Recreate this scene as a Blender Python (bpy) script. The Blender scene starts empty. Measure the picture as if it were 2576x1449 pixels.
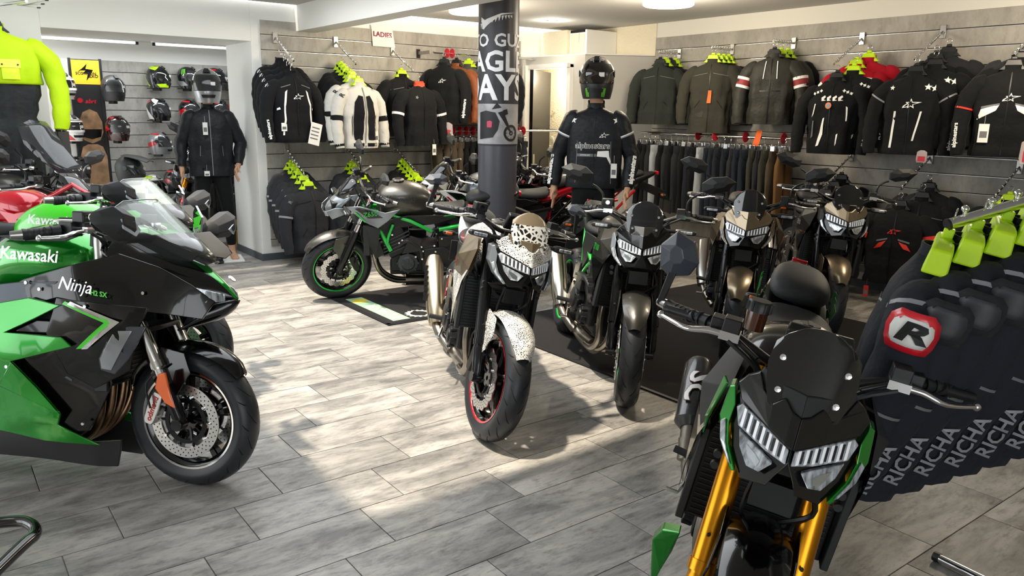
import bpy, bmesh, math, random
from mathutils import Vector, Matrix
V = Vector
PI = math.pi
R = math.radians
sc = bpy.context.scene
COL = sc.collection
random.seed(7)

# ---------------------------------------------------------------- camera
cam = bpy.data.cameras.new('camera')
cam.sensor_width = 36.0
cam.lens = 36.0 * 1969.6 / 2576
cam.clip_start = 0.05
camo = bpy.data.objects.new('camera', cam)
COL.objects.link(camo)
_r = V((0.59953444, 0.80021592, 0.01459218))
_u = V((-0.18328307, 0.11952518, 0.9757669))
_f = V((-0.77908008, 0.58768036, -0.21832549))
camo.matrix_world = Matrix(((_r.x, _u.x, -_f.x, 0), (_r.y, _u.y, -_f.y, 0), (_r.z, _u.z, -_f.z, 1.6), (0, 0, 0, 1)))
sc.camera = camo

# ---------------------------------------------------------------- daylight and exposure
w = bpy.data.worlds.new('sky')
sc.world = w
w.use_nodes = True
bg = w.node_tree.nodes['Background']
bg.inputs[0].default_value = (0.93, 0.97, 1.0, 1)
bg.inputs[1].default_value = 2.5
sun = bpy.data.lights.new('sun', 'SUN')
sun.energy = 3.6
sun.angle = R(2.2)
sun.color = (1.0, 0.87, 0.68)
suno = bpy.data.objects.new('sun', sun)
COL.objects.link(suno)
suno.rotation_euler = V((-0.12, -0.32, 1.0)).to_track_quat('Z', 'Y').to_euler()
sc.view_settings.view_transform = 'Standard'
sc.view_settings.look = 'None'
sc.view_settings.gamma = 1
sc.view_settings.use_curve_mapping = False
sc.view_settings.exposure = 0.62

# ---------------------------------------------------------------- materials
def lin(c):
    if isinstance(c, str):
        c = tuple(int(c[i:i + 2], 16) / 255 for i in (0, 2, 4))
    return tuple((x / 12.92 if x <= 0.04045 else ((x + 0.055) / 1.055) ** 2.4) for x in c[:3]) + (1,)

MATS = {}
def mat(name, col, rough=0.5, metal=0.0, coat=0.0, bump=0.0, bscale=200, var=0.0, vscale=6, trans=0.0, alpha=1.0, emit=0.0, sheen=0.0, stretch=None, spec=0.5):
    if name in MATS:
        return MATS[name]
    m = bpy.data.materials.new(name)
    m.use_nodes = True
    nt = m.node_tree
    b = nt.nodes['Principled BSDF']
    b.inputs['Base Color'].default_value = lin(col)
    b.inputs['Roughness'].default_value = rough
    b.inputs['Metallic'].default_value = metal
    b.inputs['Coat Weight'].default_value = coat
    b.inputs['Coat Roughness'].default_value = 0.05
    b.inputs['Specular IOR Level'].default_value = spec
    b.inputs['Transmission Weight'].default_value = trans
    b.inputs['Alpha'].default_value = alpha
    b.inputs['Sheen Weight'].default_value = sheen
    if emit:
        b.inputs['Emission Color'].default_value = lin(col)
        b.inputs['Emission Strength'].default_value = emit
    if bump or var:
        tc = nt.nodes.new('ShaderNodeTexCoord')
        mp = nt.nodes.new('ShaderNodeMapping')
        nt.links.new(tc.outputs['Object'], mp.inputs[0])
        if stretch:
            mp.inputs['Scale'].default_value = stretch
    if bump:
        n = nt.nodes.new('ShaderNodeTexNoise')
        n.inputs['Scale'].default_value = bscale
        n.inputs['Detail'].default_value = 3
        nt.links.new(mp.outputs[0], n.inputs['Vector'])
        bp = nt.nodes.new('ShaderNodeBump')
        bp.inputs['Strength'].default_value = bump
        bp.inputs['Distance'].default_value = 0.02 if bscale < 60 else 0.002
        nt.links.new(n.outputs[0], bp.inputs['Height'])
        nt.links.new(bp.outputs[0], b.inputs['Normal'])
    if var:
        n = nt.nodes.new('ShaderNodeTexNoise')
        n.inputs['Scale'].default_value = vscale
        n.inputs['Detail'].default_value = 6
        nt.links.new(mp.outputs[0], n.inputs['Vector'])
        r = nt.nodes.new('ShaderNodeValToRGB')
        c = lin(col)
        r.color_ramp.elements[0].position = 0.3
        r.color_ramp.elements[1].position = 0.7
        r.color_ramp.elements[0].color = tuple(x * (1 - var) for x in c[:3]) + (1,)
        r.color_ramp.elements[1].color = tuple(min(1, x * (1 + var)) for x in c[:3]) + (1,)
        nt.links.new(n.outputs[0], r.inputs[0])
        nt.links.new(r.outputs[0], b.inputs['Base Color'])
    MATS[name] = m
    return m

def board_material(name, ca, cb, stain, tile=False):
    m = bpy.data.materials.new(name); m.use_nodes = True
    nt = m.node_tree; N = nt.nodes.new; L = nt.links.new
    b = nt.nodes['Principled BSDF']
    tc = N('ShaderNodeTexCoord'); oi = N('ShaderNodeObjectInfo'); ge = N('ShaderNodeNewGeometry')
    ad = N('ShaderNodeMath'); ad.operation = 'ADD'
    L(oi.outputs['Random'], ad.inputs[0]); L(ge.outputs['Random Per Island'], ad.inputs[1])
    ml = N('ShaderNodeVectorMath'); ml.operation = 'SCALE'
    cmb = N('ShaderNodeCombineXYZ')
    for i in range(3): L(ad.outputs[0], cmb.inputs[i])
    L(cmb.outputs[0], ml.inputs[0]); ml.inputs['Scale'].default_value = 57.0 if tile else 0.6
    va = N('ShaderNodeVectorMath'); va.operation = 'ADD'
    L(ge.outputs['Position'], va.inputs[0]); L(ml.outputs[0], va.inputs[1])
    mp = N('ShaderNodeMapping'); L(va.outputs[0], mp.inputs[0])
    mp.inputs['Scale'].default_value = (4.2, 1.2, 1) if tile else (1.6, 1.6, 0.7)
    n1 = N('ShaderNodeTexNoise'); n1.inputs['Scale'].default_value = 1.5 if tile else 1.6; n1.inputs['Detail'].default_value = 8
    n1.inputs['Roughness'].default_value = 0.68; n1.inputs['Distortion'].default_value = 0.5
    L(mp.outputs[0], n1.inputs['Vector'])
    r1 = N('ShaderNodeValToRGB'); L(n1.outputs[0], r1.inputs[0])
    e = r1.color_ramp.elements
    e[0].position = 0.36; e[0].color = lin(ca); e[1].position = 0.62; e[1].color = lin(cb)
    n2 = N('ShaderNodeTexNoise'); n2.inputs['Scale'].default_value = 8 if tile else 9; n2.inputs['Detail'].default_value = 10
    n2.inputs['Roughness'].default_value = 0.75
    L(mp.outputs[0], n2.inputs['Vector'])
    r2 = N('ShaderNodeValToRGB'); L(n2.outputs[0], r2.inputs[0])
    r2.color_ramp.elements[0].position = 0.30; r2.color_ramp.elements[0].color = lin(stain)
    r2.color_ramp.elements[1].position = 0.50; r2.color_ramp.elements[1].color = (1, 1, 1, 1)
    mx = N('ShaderNodeMix'); mx.data_type = 'RGBA'; mx.blend_type = 'MULTIPLY'; mx.inputs[0].default_value = 0.8 if tile else .5
    L(r1.outputs[0], mx.inputs[6]); L(r2.outputs[0], mx.inputs[7])
    hs = N('ShaderNodeHueSaturation'); L(mx.outputs[2], hs.inputs['Color'])
    mr = N('ShaderNodeMapRange'); L(ad.outputs[0], mr.inputs[0]); mr.inputs[2].default_value = 2.0
    mr.inputs[3].default_value = 0.80; mr.inputs[4].default_value = 1.18
    L(mr.outputs[0], hs.inputs['Value'])
    L(hs.outputs[0], b.inputs['Base Color'])
    b.inputs['Roughness'].default_value = 0.42 if tile else 0.6
    if tile:
        b.inputs['Specular IOR Level'].default_value = 0.35
    bp = N('ShaderNodeBump'); bp.inputs['Strength'].default_value = 0.12; bp.inputs['Distance'].default_value = 0.003
    L(n2.outputs[0], bp.inputs['Height']); L(bp.outputs[0], b.inputs['Normal'])
    return m

M_TILE = board_material('floor_tile_stone', '767472', 'bbb7b1', '8f8c88', True)
M_BOARD = board_material('concrete_look_board', '96918a', 'b2aea5', 'b9b4aa')
M_BOARD2 = board_material('pale_concrete_look_board', 'a6a49f', 'c4c2bc', 'b3aea4')
M_WALL = mat('white_plaster', 'dedbd2', 0.9, bump=0.25, bscale=90)
M_WALLW = mat('bright_white_plaster', 'eeeeea', 0.85, bump=0.15, bscale=90)
M_CREAM = mat('cream_rough_plaster', 'e6dcc4', 0.9, bump=0.6, bscale=45)
M_GREYWALL = mat('light_grey_wallpaper', 'bcbab4', 0.85)
M_CEIL = mat('ceiling_paint', 'bdbbb8', 0.9)
M_CEILW = mat('ceiling_white_paint', 'e4e2dc', 0.9)
M_GROUT = mat('pale_grout', 'b0aca6', 0.9)
M_SKIRT = mat('grey_skirting', '4d5358', 0.5)
M_ALU = mat('brushed_aluminium', 'd8d8d6', 0.28, 1.0)
M_CHROME = mat('chrome', 'e8e8ea', 0.08, 1.0)
M_STEEL = mat('satin_steel', 'a9a7a3', 0.3, 1.0)
M_DARKM = mat('dark_metal', '2a2b2d', 0.35, 0.8)
M_BLACKP = mat('black_plastic', '17181a', 0.42)
M_MATTE = mat('matte_black_plastic', '202123', 0.6, bump=0.05, bscale=400)
M_RUBBER = mat('black_rubber', '1d1f22', 0.5, bump=0.08, bscale=300)
M_GROOVE = mat('groove_black', '050505', 0.8)
M_LIME = mat('lime_plastic', 'c6ee1c', 0.38)
M_RED = mat('red_plastic', 'c8182c', 0.35)
M_WHITE = mat('white_print', 'f2f2ee', 0.6)
M_PAPER = mat('white_card', 'ecebe6', 0.8)
M_SKIN = mat('mannequin_skin', 'c79a7c', 0.55)
M_GLASS = mat('clear_glass', 'ffffff', 0.02, trans=1.0)
M_GREY = mat('grey_print', '8e8f92', 0.6)

# ---------------------------------------------------------------- mesh helpers
class MB:
    def __init__(s): s.v = []; s.f = []; s.mi = []; s.m = 0
    def add(s, vs, fs):
        o = len(s.v)
        s.v += [V(p) for p in vs]
        for f in fs:
            s.f.append([i + o for i in f]); s.mi.append(s.m)
        return s
    def box(s, c, d, rot=None):
        x, y, z = d[0] / 2, d[1] / 2, d[2] / 2
        ps = [V((a, b, e)) for a in (-x, x) for b in (-y, y) for e in (-z, z)]
        if rot is not None: ps = [rot @ p for p in ps]
        c = V(c)
        return s.add([p + c for p in ps], [(0, 1, 3, 2), (4, 6, 7, 5), (0, 4, 5, 1), (2, 3, 7, 6), (0, 2, 6, 4), (1, 5, 7, 3)])
    def loft(s, rings, cap=True, closed=False):
        n = len(rings[0]); vs = [p for r in rings for p in r]; fs = []
        m = len(rings)
        for i in range(m if closed else m - 1):
            j2 = (i + 1) % m
            for k in range(n):
                a, b = i * n + k, i * n + (k + 1) % n
                fs.append((a, b, j2 * n + (k + 1) % n, j2 * n + k))
        if cap and not closed:
            fs.append(tuple(range(n))[::-1]); fs.append(tuple((m - 1) * n + k for k in range(n)))
        return s.add(vs, fs)
    def tube(s, pts, r, n=8, cap=True, sm=0, flat=1.0, up=None, closed=False):
        pts = [V(p) for p in pts]
        rs = [r] * len(pts) if not isinstance(r, (list, tuple)) else list(r)
        if sm:
            q = []; qr = []; L = len(pts)
            for i in range(L if closed else L - 1):
                g = (lambda k: pts[k % L]) if closed else (lambda k: pts[max(0, min(L - 1, k))])
                p0, p1, p2, p3 = g(i - 1), g(i), g(i + 1), g(i + 2)
                for t in range(sm):
                    t = t / sm
                    q.append(0.5 * ((2 * p1) + (p2 - p0) * t + (2 * p0 - 5 * p1 + 4 * p2 - p3) * t * t + (3 * p1 - p0 - 3 * p2 + p3) * t ** 3))
                    qr.append(rs[i] * (1 - t) + rs[(i + 1) % L] * t)
            if not closed: q.append(pts[-1]); qr.append(rs[-1])
            pts, rs = q, qr
        rings = []; nrm = None; L = len(pts)
        for i, p in enumerate(pts):
            if closed: t = pts[(i + 1) % L] - pts[i - 1]
            else: t = (pts[min(i + 1, L - 1)] - pts[max(i - 1, 0)])
            if t.length < 1e-9: t = V((0, 0, 1))
            t.normalize()
            if nrm is None:
                a = V(up) if up else (V((0, 0, 1)) if abs(t.z) < 0.9 else V((1, 0, 0)))
                nrm = (a - t * a.dot(t)).normalized()
            else:
                nrm = nrm - t * nrm.dot(t)
                nrm = nrm.normalized() if nrm.length > 1e-6 else t.orthogonal().normalized()
            b = t.cross(nrm)
            rings.append([p + (nrm * math.cos(2 * PI * k / n) * flat + b * math.sin(2 * PI * k / n)) * rs[i] for k in range(n)])
        return s.loft(rings, cap, closed)
    def lathe(s, prof, c=(0, 0, 0), axis=(0, 1, 0), n=24, closed=False, a0=0.0, a1=2 * PI):
        ax = V(axis).normalized(); e1 = ax.orthogonal().normalized()
        if abs(ax.y) > 0.99: e1 = V((1, 0, 0))
        if abs(ax.z) > 0.99: e1 = V((1, 0, 0))
        e2 = ax.cross(e1); c = V(c); full = abs(a1 - a0 - 2 * PI) < 1e-6
        cnt = n if full else n + 1
        rings = []
        for k in range(cnt):
            a = a0 + (a1 - a0) * k / n
            d = e1 * math.cos(a) + e2 * math.sin(a)
            rings.append([c + d * p[0] + ax * p[1] for p in prof])
        m = len(prof); vs = [p for r in rings for p in r]; fs = []
        for i in range(cnt if full else cnt - 1):
            j = (i + 1) % cnt
            for k in range(m if closed else m - 1):
                k2 = (k + 1) % m
                fs.append((i * m + k, j * m + k, j * m + k2, i * m + k2))
        return s.add(vs, fs)
    def plate(s, pts, off):
        pts = [V(p) for p in pts]; off = V(off); n = len(pts)
        vs = pts + [p + off for p in pts]
        fs = [tuple(range(n)), tuple(range(2 * n - 1, n - 1, -1))] + [(i, i + n, (i + 1) % n + n, (i + 1) % n) for i in range(n)]
        return s.add(vs, fs)
    def ell(s, c, r, n=12, m=8, rot=None):
        c = V(c); rings = []
        for i in range(m + 1):
            la = -PI / 2 + PI * i / m
            rr = max(math.cos(la), 0.02)
            ring = [V((r[0] * rr * math.cos(2 * PI * k / n), r[1] * rr * math.sin(2 * PI * k / n), r[2] * math.sin(la))) for k in range(n)]
            if rot is not None: ring = [rot @ p for p in ring]
            rings.append([c + p for p in ring])
        return s.loft(rings)
    def mir(s):
        n = len(s.v); fs = list(s.f); mi = list(s.mi)
        s.v += [V((p.x, -p.y, p.z)) for p in s.v]
        for f, m in zip(fs, mi):
            s.f.append([i + n for i in f][::-1]); s.mi.append(m)
        return s
    def build(s, name, mats, parent=None, smooth=True, ang=38, bevel=0.0, sub=0, xf=None, wn=False):
        me = bpy.data.meshes.new(name)
        vs = [xf(p) for p in s.v] if xf else s.v
        me.from_pydata([tuple(p) for p in vs], [], s.f)
        mats = mats if isinstance(mats, (list, tuple)) else [mats]
        for m in mats: me.materials.append(m)
        if len(mats) > 1:
            me.polygons.foreach_set('material_index', [min(i, len(mats) - 1) for i in s.mi])
        bm = bmesh.new(); bm.from_mesh(me)
        bmesh.ops.recalc_face_normals(bm, faces=bm.faces)
        bm.to_mesh(me); bm.free()
        if smooth:
            me.shade_smooth()
            if not sub: me.set_sharp_from_angle(angle=R(ang))
        o = bpy.data.objects.new(name, me); COL.objects.link(o)
        if parent is not None: o.parent = parent
        if bevel:
            b = o.modifiers.new('bevel', 'BEVEL'); b.width = bevel; b.segments = 2; b.limit_method = 'ANGLE'; b.angle_limit = R(30)
        if sub:
            b = o.modifiers.new('sub', 'SUBSURF'); b.levels = sub; b.render_levels = sub
        return o

def tag(o, label=None, cat=None, group=None, kind=None):
    if label: o['label'] = label
    if cat: o['category'] = cat
    if group: o['group'] = group
    if kind: o['kind'] = kind
    return o
def empty(name, loc=(0, 0, 0), rot=(0, 0, 0), label=None, cat=None, group=None, scale=1.0):
    o = bpy.data.objects.new(name, None); COL.objects.link(o)
    o.location = loc; o.rotation_euler = rot; o.scale = (scale,) * 3
    o.empty_display_size = 0.1
    return tag(o, label, cat, group)
def copy_tree(o, parent=None):
    c = o.copy(); COL.objects.link(c); c.parent = parent
    for ch in list(o.children): copy_tree(ch, c)
    return c
def boxo(name, lo, hi, m, parent=None, kind=None, bevel=0, label=None, cat=None, group=None):
    lo = V(lo); hi = V(hi)
    o = MB().box((lo + hi) / 2, hi - lo).build(name, m, parent, smooth=False, bevel=bevel)
    return tag(o, label, cat, group, kind)

TXT = {}
def text_geo(s, size=1.0, ext=0.002, bold=0.0, shear=0.0, fine=0):
    """vertices and faces of a lettering, centred, lying in XY"""
    k = (s, bold, shear, fine)
    if k not in TXT:
        cu = bpy.data.curves.new('lettering', 'FONT'); cu.body = s; cu.align_x = 'CENTER'; cu.align_y = 'CENTER'
        cu.size = 1.0; cu.resolution_u = 2; cu.offset = bold; cu.shear = shear; cu.extrude = 0.0
        o = bpy.data.objects.new('lettering', cu); COL.objects.link(o)
        dg = bpy.context.evaluated_depsgraph_get(); dg.update()
        me = bpy.data.meshes.new_from_object(o.evaluated_get(dg))
        if fine:
            bm = bmesh.new(); bm.from_mesh(me)
            for _ in range(fine):
                bmesh.ops.triangulate(bm, faces=bm.faces)
                es = [e for e in bm.edges if e.calc_length() > 0.07]
                if es: bmesh.ops.subdivide_edges(bm, edges=es, cuts=1)
            bm.to_mesh(me); bm.free()
        TXT[k] = ([v.co.copy() for v in me.vertices], [tuple(p.vertices) for p in me.polygons])
        bpy.data.objects.remove(o); bpy.data.curves.remove(cu); bpy.data.meshes.remove(me)
    vs, fs = TXT[k]
    return [v * size for v in vs], fs
def add_text(mb, s, size, o, ux, uy, bold=0.0, shear=0.0, fn=None, wid=1.0):
    vs, fs = text_geo(s, size, 0, bold, shear)
    o = V(o); ux = V(ux).normalized(); uy = V(uy).normalized()
    if fn: mb.add([fn(v.x * wid, v.y) for v in vs], fs)
    else: mb.add([o + ux * v.x * wid + uy * v.y for v in vs], fs)
    return mb

# ================================================================ SETTING
CZ = 2.657; XL = -8.26; YR = 7.18
floor = boxo('floor', (-13, -3.2, -0.06), (3.0, 7.3, -0.0075), M_GROUT, kind='structure')
TW, TL = 0.3065, 0.622
tiles = []
k0 = -33
for k in range(-33, 20):
    x0 = -3.335 + k * TW
    off = 0.455 + 0.415 * k
    j0 = math.ceil((-3.2 - off) / TL)
    y = off + j0 * TL
    while y + TL < 7.3:
        if x0 > -12.9 and x0 + TW < 2.9:
            tiles.append((x0, y))
        y += TL
def vis(t):
    c = V((t[0] + TW / 2, t[1] + TL / 2, 0)) - V((0, 0, 1.6))
    z = c.dot(_f)
    if z < 0.6: return 99
    px, py = c.dot(_r) / z * 1969.6, -c.dot(_u) / z * 1969.6
    if abs(px) > 1500 or py > 950: return 50 + z
    return z
tiles.sort(key=vis)
proto = None
for i, (x, y) in enumerate(tiles[:295]):
    if proto is None:
        mb = MB().box((TW / 2, TL / 2, -0.005), (TW - 0.004, TL - 0.004, 0.01))
        proto = mb.build('tile', M_TILE, floor, smooth=False, bevel=0.0012); o = proto
    else:
        o = proto.copy(); COL.objects.link(o)
    o.location = (x, y, 0)
mb = MB()
for x, y in tiles[295:]:
    mb.box((x + TW / 2, y + TL / 2, -0.005), (TW - 0.004, TL - 0.004, 0.01))
tag(mb.build('tile_field', M_TILE, floor, smooth=False), kind='stuff')

# ceiling with roof lights (openings let the sun in)
def slab_with_holes(name, x0, x1, y0, y1, z0, z1, holes, m):
    xs = sorted({x0, x1, *[h[0] for h in holes], *[h[1] for h in holes]})
    ys = sorted({y0, y1, *[h[2] for h in holes], *[h[3] for h in holes]})
    mb = MB()
    for a, b in zip(xs, xs[1:]):
        for c, d in zip(ys, ys[1:]):
            if any(h[0] <= a and b <= h[1] and h[2] <= c and d <= h[3] for h in holes): continue
            mb.box(((a + b) / 2, (c + d) / 2, (z0 + z1) / 2), (b - a, d - c, z1 - z0))
    return tag(mb.build(name, m, smooth=False), kind='structure')
HOLES = [(-7.4, -2.95, 0.4, 3.0), (-3.9, -3.2, -1.5, -0.95)]
slab_with_holes('ceiling', -8.2, 3.0, -3.2, 7.3, CZ, CZ + 0.12, HOLES, M_CEIL)
boxo('trim_1', (XL, 3.33, 2.40), (3.0, 3.55, CZ), M_CEILW, kind='structure')            # beam
# left wall with the passage
PW = 0.82
def wall_part(name, lo, hi, m): return boxo(name, lo, hi, m, kind='structure')
wl = MB()
for lo, hi in (((XL - PW, -3.2, 0), (XL, 1.0, CZ)), ((XL - PW, 1.0, 2.273), (XL, 2.857, CZ)), ((XL - PW, 2.857, 0), (XL, 6.31, CZ)), ((XL - .1, 6.31, 2.28), (XL, 7.3, CZ))):
    lo = V(lo); hi = V(hi); wl.box((lo + hi) / 2, hi - lo)
wall_left = tag(wl.build('wall_left', M_WALLW, smooth=False, bevel=0.004), kind='structure')
wall_right = boxo('wall_right', (-9.6, YR, 0), (3.0, YR + 0.15, CZ), M_WALL, kind='structure')
# street fronts behind and beside the camera: open glazing, rear wall partly closed to cut sky reflections
for i, (lo, hi) in enumerate((((-8.2, -3.2, 0), (-2.6, -3.1, 0.35)), ((-8.2, -3.2, 2.45), (-2.6, -3.1, CZ)), ((2.9, 0.6, 0), (3, 7.3, 2.3)), ((2.9, -3.2, 2.3), (3, 7.3, CZ)))):
    boxo('wall_%s' % ('front', 'front_top', 'rear', 'rear_top')[i], lo, hi, M_WALL, kind='structure')
boxo('wall_front_side', (-2.6, -3.2, 0), (3, -3.1, CZ), M_WALL, kind='structure')  # unseen solid stretch, added to reduce bright window reflections in the gloss paint
mb = MB()
for x in (-8.1, -6.2, -4.4, -2.7): mb.box((x, -3.15, 1.4), (0.07, 0.07, 2.1))
tag(mb.build('window_1', M_SKIRT, smooth=False), kind='structure')
mb = MB()
for y in (-3, -1.2, .55): mb.box((2.95, y, 1.4), (0.07, 0.07, 2.1))
tag(mb.build('window_2', M_SKIRT, smooth=False), kind='structure')
# helmet room beyond the passage
XH = -11.3
boxo('wall_back', (XH - 0.1, -0.6, 0), (XH, 5.2, 2.6), M_WALLW, kind='structure')
boxo('wall_back_right', (XH, 4.6, 0), (XL - PW, 4.7, 2.6), M_WALLW, kind='structure')
boxo('trim_2', (XH - 0.1, -0.6, 2.42), (XL - PW, 5.2, 2.5), M_CEILW, kind='structure')   # ceiling of the back room

def slats(wall, axis, pos, a0, a1, z0, ztop, m, step=0.1515, first=0.147, face=1, holes=None):
    """boards of a slat wall with dark grooves and aluminium inserts"""
    zs = [ztop, ztop - first]
    while zs[-1] - step > z0: zs.append(zs[-1] - step)
    zs.append(z0)
    for i in range(len(zs) - 1):
        hi, lo = zs[i], zs[i + 1] + 0.010
        if hi - lo < 0.02: continue
        if axis == 'x': o = MB().box((pos + face * 0.009, (a0 + a1) / 2, (hi + lo) / 2), (0.018, a1 - a0, hi - lo))
        else: o = MB().box(((a0 + a1) / 2, pos + face * 0.009, (hi + lo) / 2), (a1 - a0, 0.018, hi - lo))
        o.build('board', m, wall, smooth=False, bevel=0.0015)
    mb = MB(); mb2 = MB()
    for z in zs[1:-1]:
        for k, (dz, h, t, q) in enumerate(((0.005, 0.012, 0.004, mb), (0.0015, 0.003, 0.016, mb2))):
            if axis == 'x': q.box((pos + face * t / 2, (a0 + a1) / 2, z + dz), (t, a1 - a0, h))
            else: q.box(((a0 + a1) / 2, pos + face * t / 2, z + dz), (a1 - a0, t, h))
    mb.build('groove', M_GROOVE, wall, smooth=False)
    mb2.build('groove_insert', M_ALU, wall, smooth=False)
slats(wall_left, 'x', XL, 2.953, 6.30, 0.14, 2.488, M_BOARD)
slats(wall_right, 'y', YR, -6.735, 1.2, 0.14, 2.49, M_BOARD, face=-1)
hw = bpy.data.objects['wall_back']
slats(hw, 'x', XH, 1.84, 4.6, 0.3, 2.17, M_BOARD2, step=0.157)
boxo('baseboard_left', (XL, 2.857, 0), (XL + 0.012, 6.3, 0.075), M_SKIRT, kind='structure')
boxo('baseboard_reveal', (XL - PW, 2.845, 0), (XL + 0.012, 2.857, 0.075), M_SKIRT, kind='structure')
boxo('baseboard_right', (-6.7, YR - 0.012, 0), (1.2, YR, 0.075), M_SKIRT, kind='structure')
# box room in the far corner with the open door, upper wall, fuse cupboard
mb = MB()
fx = -0.108
def wallseg(a, b, z0, z1, t=0.1):
    a = V(a); b = V(b); d = (b - a).normalized(); nn = V((-d.y, d.x)) * t
    q = [a, b, b + nn, a + nn]
    mb.plate([(p.x, p.y, z0) for p in q], (0, 0, z1 - z0))
FA = (-8.26, 6.30); FB = (-7.15, 6.42); FC = (-6.735, 7.18)
def fp(x): return (x, 6.30 + (x + 8.26) * 0.108)
wallseg(FA, fp(-8.09), 0, 2.284); wallseg(fp(-8.09), fp(-7.35), 2.15, 2.284); wallseg(fp(-7.35), FB, 0, 2.284)
wallseg(FB, FC, 0, 2.284)
tag(mb.build('wall_box_room', M_GREYWALL, smooth=False), kind='structure')
mb = MB(); mb.plate([(p[0], p[1], 2.274) for p in (FA, FB, FC, (-8.26, 7.18))], (0, 0, 0.02))
tag(mb.build('trim_3', M_WALLW, smooth=False), kind='structure')
mb = MB()
for x in (-8.12, -7.36): mb.box((x, fp(x)[1] + 0.03, 1.09), (0.06, 0.16, 2.18))
mb.box((-7.74, 6.38, 2.165), (0.82, 0.16, 0.05))
tag(mb.build('door_frame_1', M_WALLW, smooth=False, bevel=0.003), kind='structure')
dr = MB().box((-8.27, 6.66, 1.07), (0.045, 0.74, 2.13), Matrix.Rotation(R(33), 3, 'Z')).build('door_1', M_DARKM, smooth=False, bevel=0.002); tag(dr, kind='structure')
MB().box((-8.065, 6.40, 1.0), (0.012, 0.03, 0.16)).build('door_plate', M_ALU, dr)
MB().tube([(-8.40, 6.92, 1.03), (-8.36, 6.95, 1.03), (-8.30, 6.87, 1.03)], 0.009).build('door_handle', M_ALU, dr)
tag(MB().box((-8.15, 7.165, 1.14), (2.7, 0.02, 2.26)).box((-9.5, 6.75, 1.14), (0.02, 0.9, 2.26)).box((-9.0, 6.32, 1.14), (1.0, 0.02, 2.26)).box((-8.9, 6.75, 2.30), (1.3, .95, .02)).build('wall_box_inside', M_CREAM, smooth=False), kind='structure')
tag(MB().box((-7.5, 7.172, 2.47), (1.52, 0.016, 0.37)).build('wall_upper_right', M_CREAM, smooth=False), kind='structure')
boxo('trim_4', (-8.26, 6.62, 2.294), (-7.72, 7.17, 2.61), M_CREAM, kind='structure')
fc = boxo('fuse_cupboard', (-7.715, 6.66, 2.30), (-7.40, 7.16, 2.60), M_WALLW, bevel=0.003, label='small white fuse cupboard above the box room near the ceiling', cat='cupboard')
MB().box((-7.56, 6.655, 2.43), (0.25, 0.01, 0.24)).build('door', M_CREAM, fc, bevel=0.002)
MB().box((-7.56, 6.655, 2.585), (0.26, 0.012, 0.03)).build('dark_slot', M_GROOVE, fc)
MB().tube([(-7.53, 6.645, 2.56), (-7.53, 6.643, 2.45)], 0.008).build('cable', M_ALU, fc)
h = tag(MB().tube([(-8.55, 7.15, 1.62), (-8.55, 7.11, 1.62), (-8.55, 7.10, 1.64)], 0.007).build('wall_hook', M_CHROME), 'small coat hook inside the open door of the box room', 'hook')
tag(MB().tube([(-8.6, 7.14, 1.28) for t in (0,)] + [(-8.6 + 0.07 * math.sin(a), 7.13, 1.22 + 0.07 * math.cos(a)) for a in [k * 0.5 for k in range(12)]], 0.004).build('cable_ring', M_WHITE), 'thin white cable loop on the cream wall inside the box room', 'cable')

# ceiling lamps
M_SHADE = mat('lamp_shade_glow', 'fff3d6', 0.6, emit=4.0)
def drum_lamp(x, y, lab):
    o = empty('ceiling_lamp', (x, y, CZ), label=lab, cat='lamp', group='round ceiling lamps')
    MB().lathe([(0.0, -0.095), (0.215, -0.095), (0.23, -0.085), (0.23, -0.01)], axis=(0, 0, 1), n=40).build('shade', M_SHADE, o)
    MB().lathe([(0.0, -0.012), (0.236, -0.012), (0.236, 0.0), (0, 0)], axis=(0, 0, 1), n=40).build('ceiling_plate', M_ALU, o)
    l = bpy.data.lights.new('lamp_light', 'POINT'); l.energy = 36; l.color = (1, 0.86, 0.66); l.shadow_soft_size = 0.22
    lo = bpy.data.objects.new('lamp_light', l); COL.objects.link(lo); lo.location = (x, y, CZ - 0.36)
drum_lamp(-5.14, 5.60, 'large round glowing drum lamp on the ceiling right of the poster column')
drum_lamp(-6.86, 4.62, 'round glowing drum lamp on the ceiling behind the beam, left of the column')
drum_lamp(-2.2, 5.9, 'round glowing drum lamp outside the right edge of the photo')
s = empty('spotlight', (-7.39, 6.1, CZ), label='small round recessed white spotlight in the ceiling', cat='lamp')
MB().lathe([(0, -0.012), (0.055, -0.012), (0.07, -0.002), (0.07, 0)], axis=(0, 0, 1), n=24).build('rim', M_ALU, s)
MB().lathe([(0, -0.014), (0.052, -0.014), (0.052, -0.01)], axis=(0, 0, 1), n=24).build('lens', mat('spot_glow', 'ffffff', emit=3.0), s)
for i, (y, z) in enumerate(((1.7, 2.36), (3.05, 2.36))):
    t = empty('tube_light', (-10.6, y, 2.36), label=('left', 'right')[i] + ' slim white fluorescent batten under the ceiling of the helmet room', cat='lamp')
    MB().box((0, 0, 0.03), (0.08, 1.2, 0.04)).build('batten', M_WALLW, t, bevel=0.005)
    MB().tube([(0, -0.56, -0.005), (0, 0.56, -0.005)], 0.014).build('tube', mat('tube_glow', 'ffffff', emit=1.2), t)
    MB().box((0, -0.58, 0), (0.03, 0.03, 0.05)).box((0, 0.58, 0), (0.03, 0.03, 0.05)).build('end_cap', M_BLACKP, t)

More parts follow.
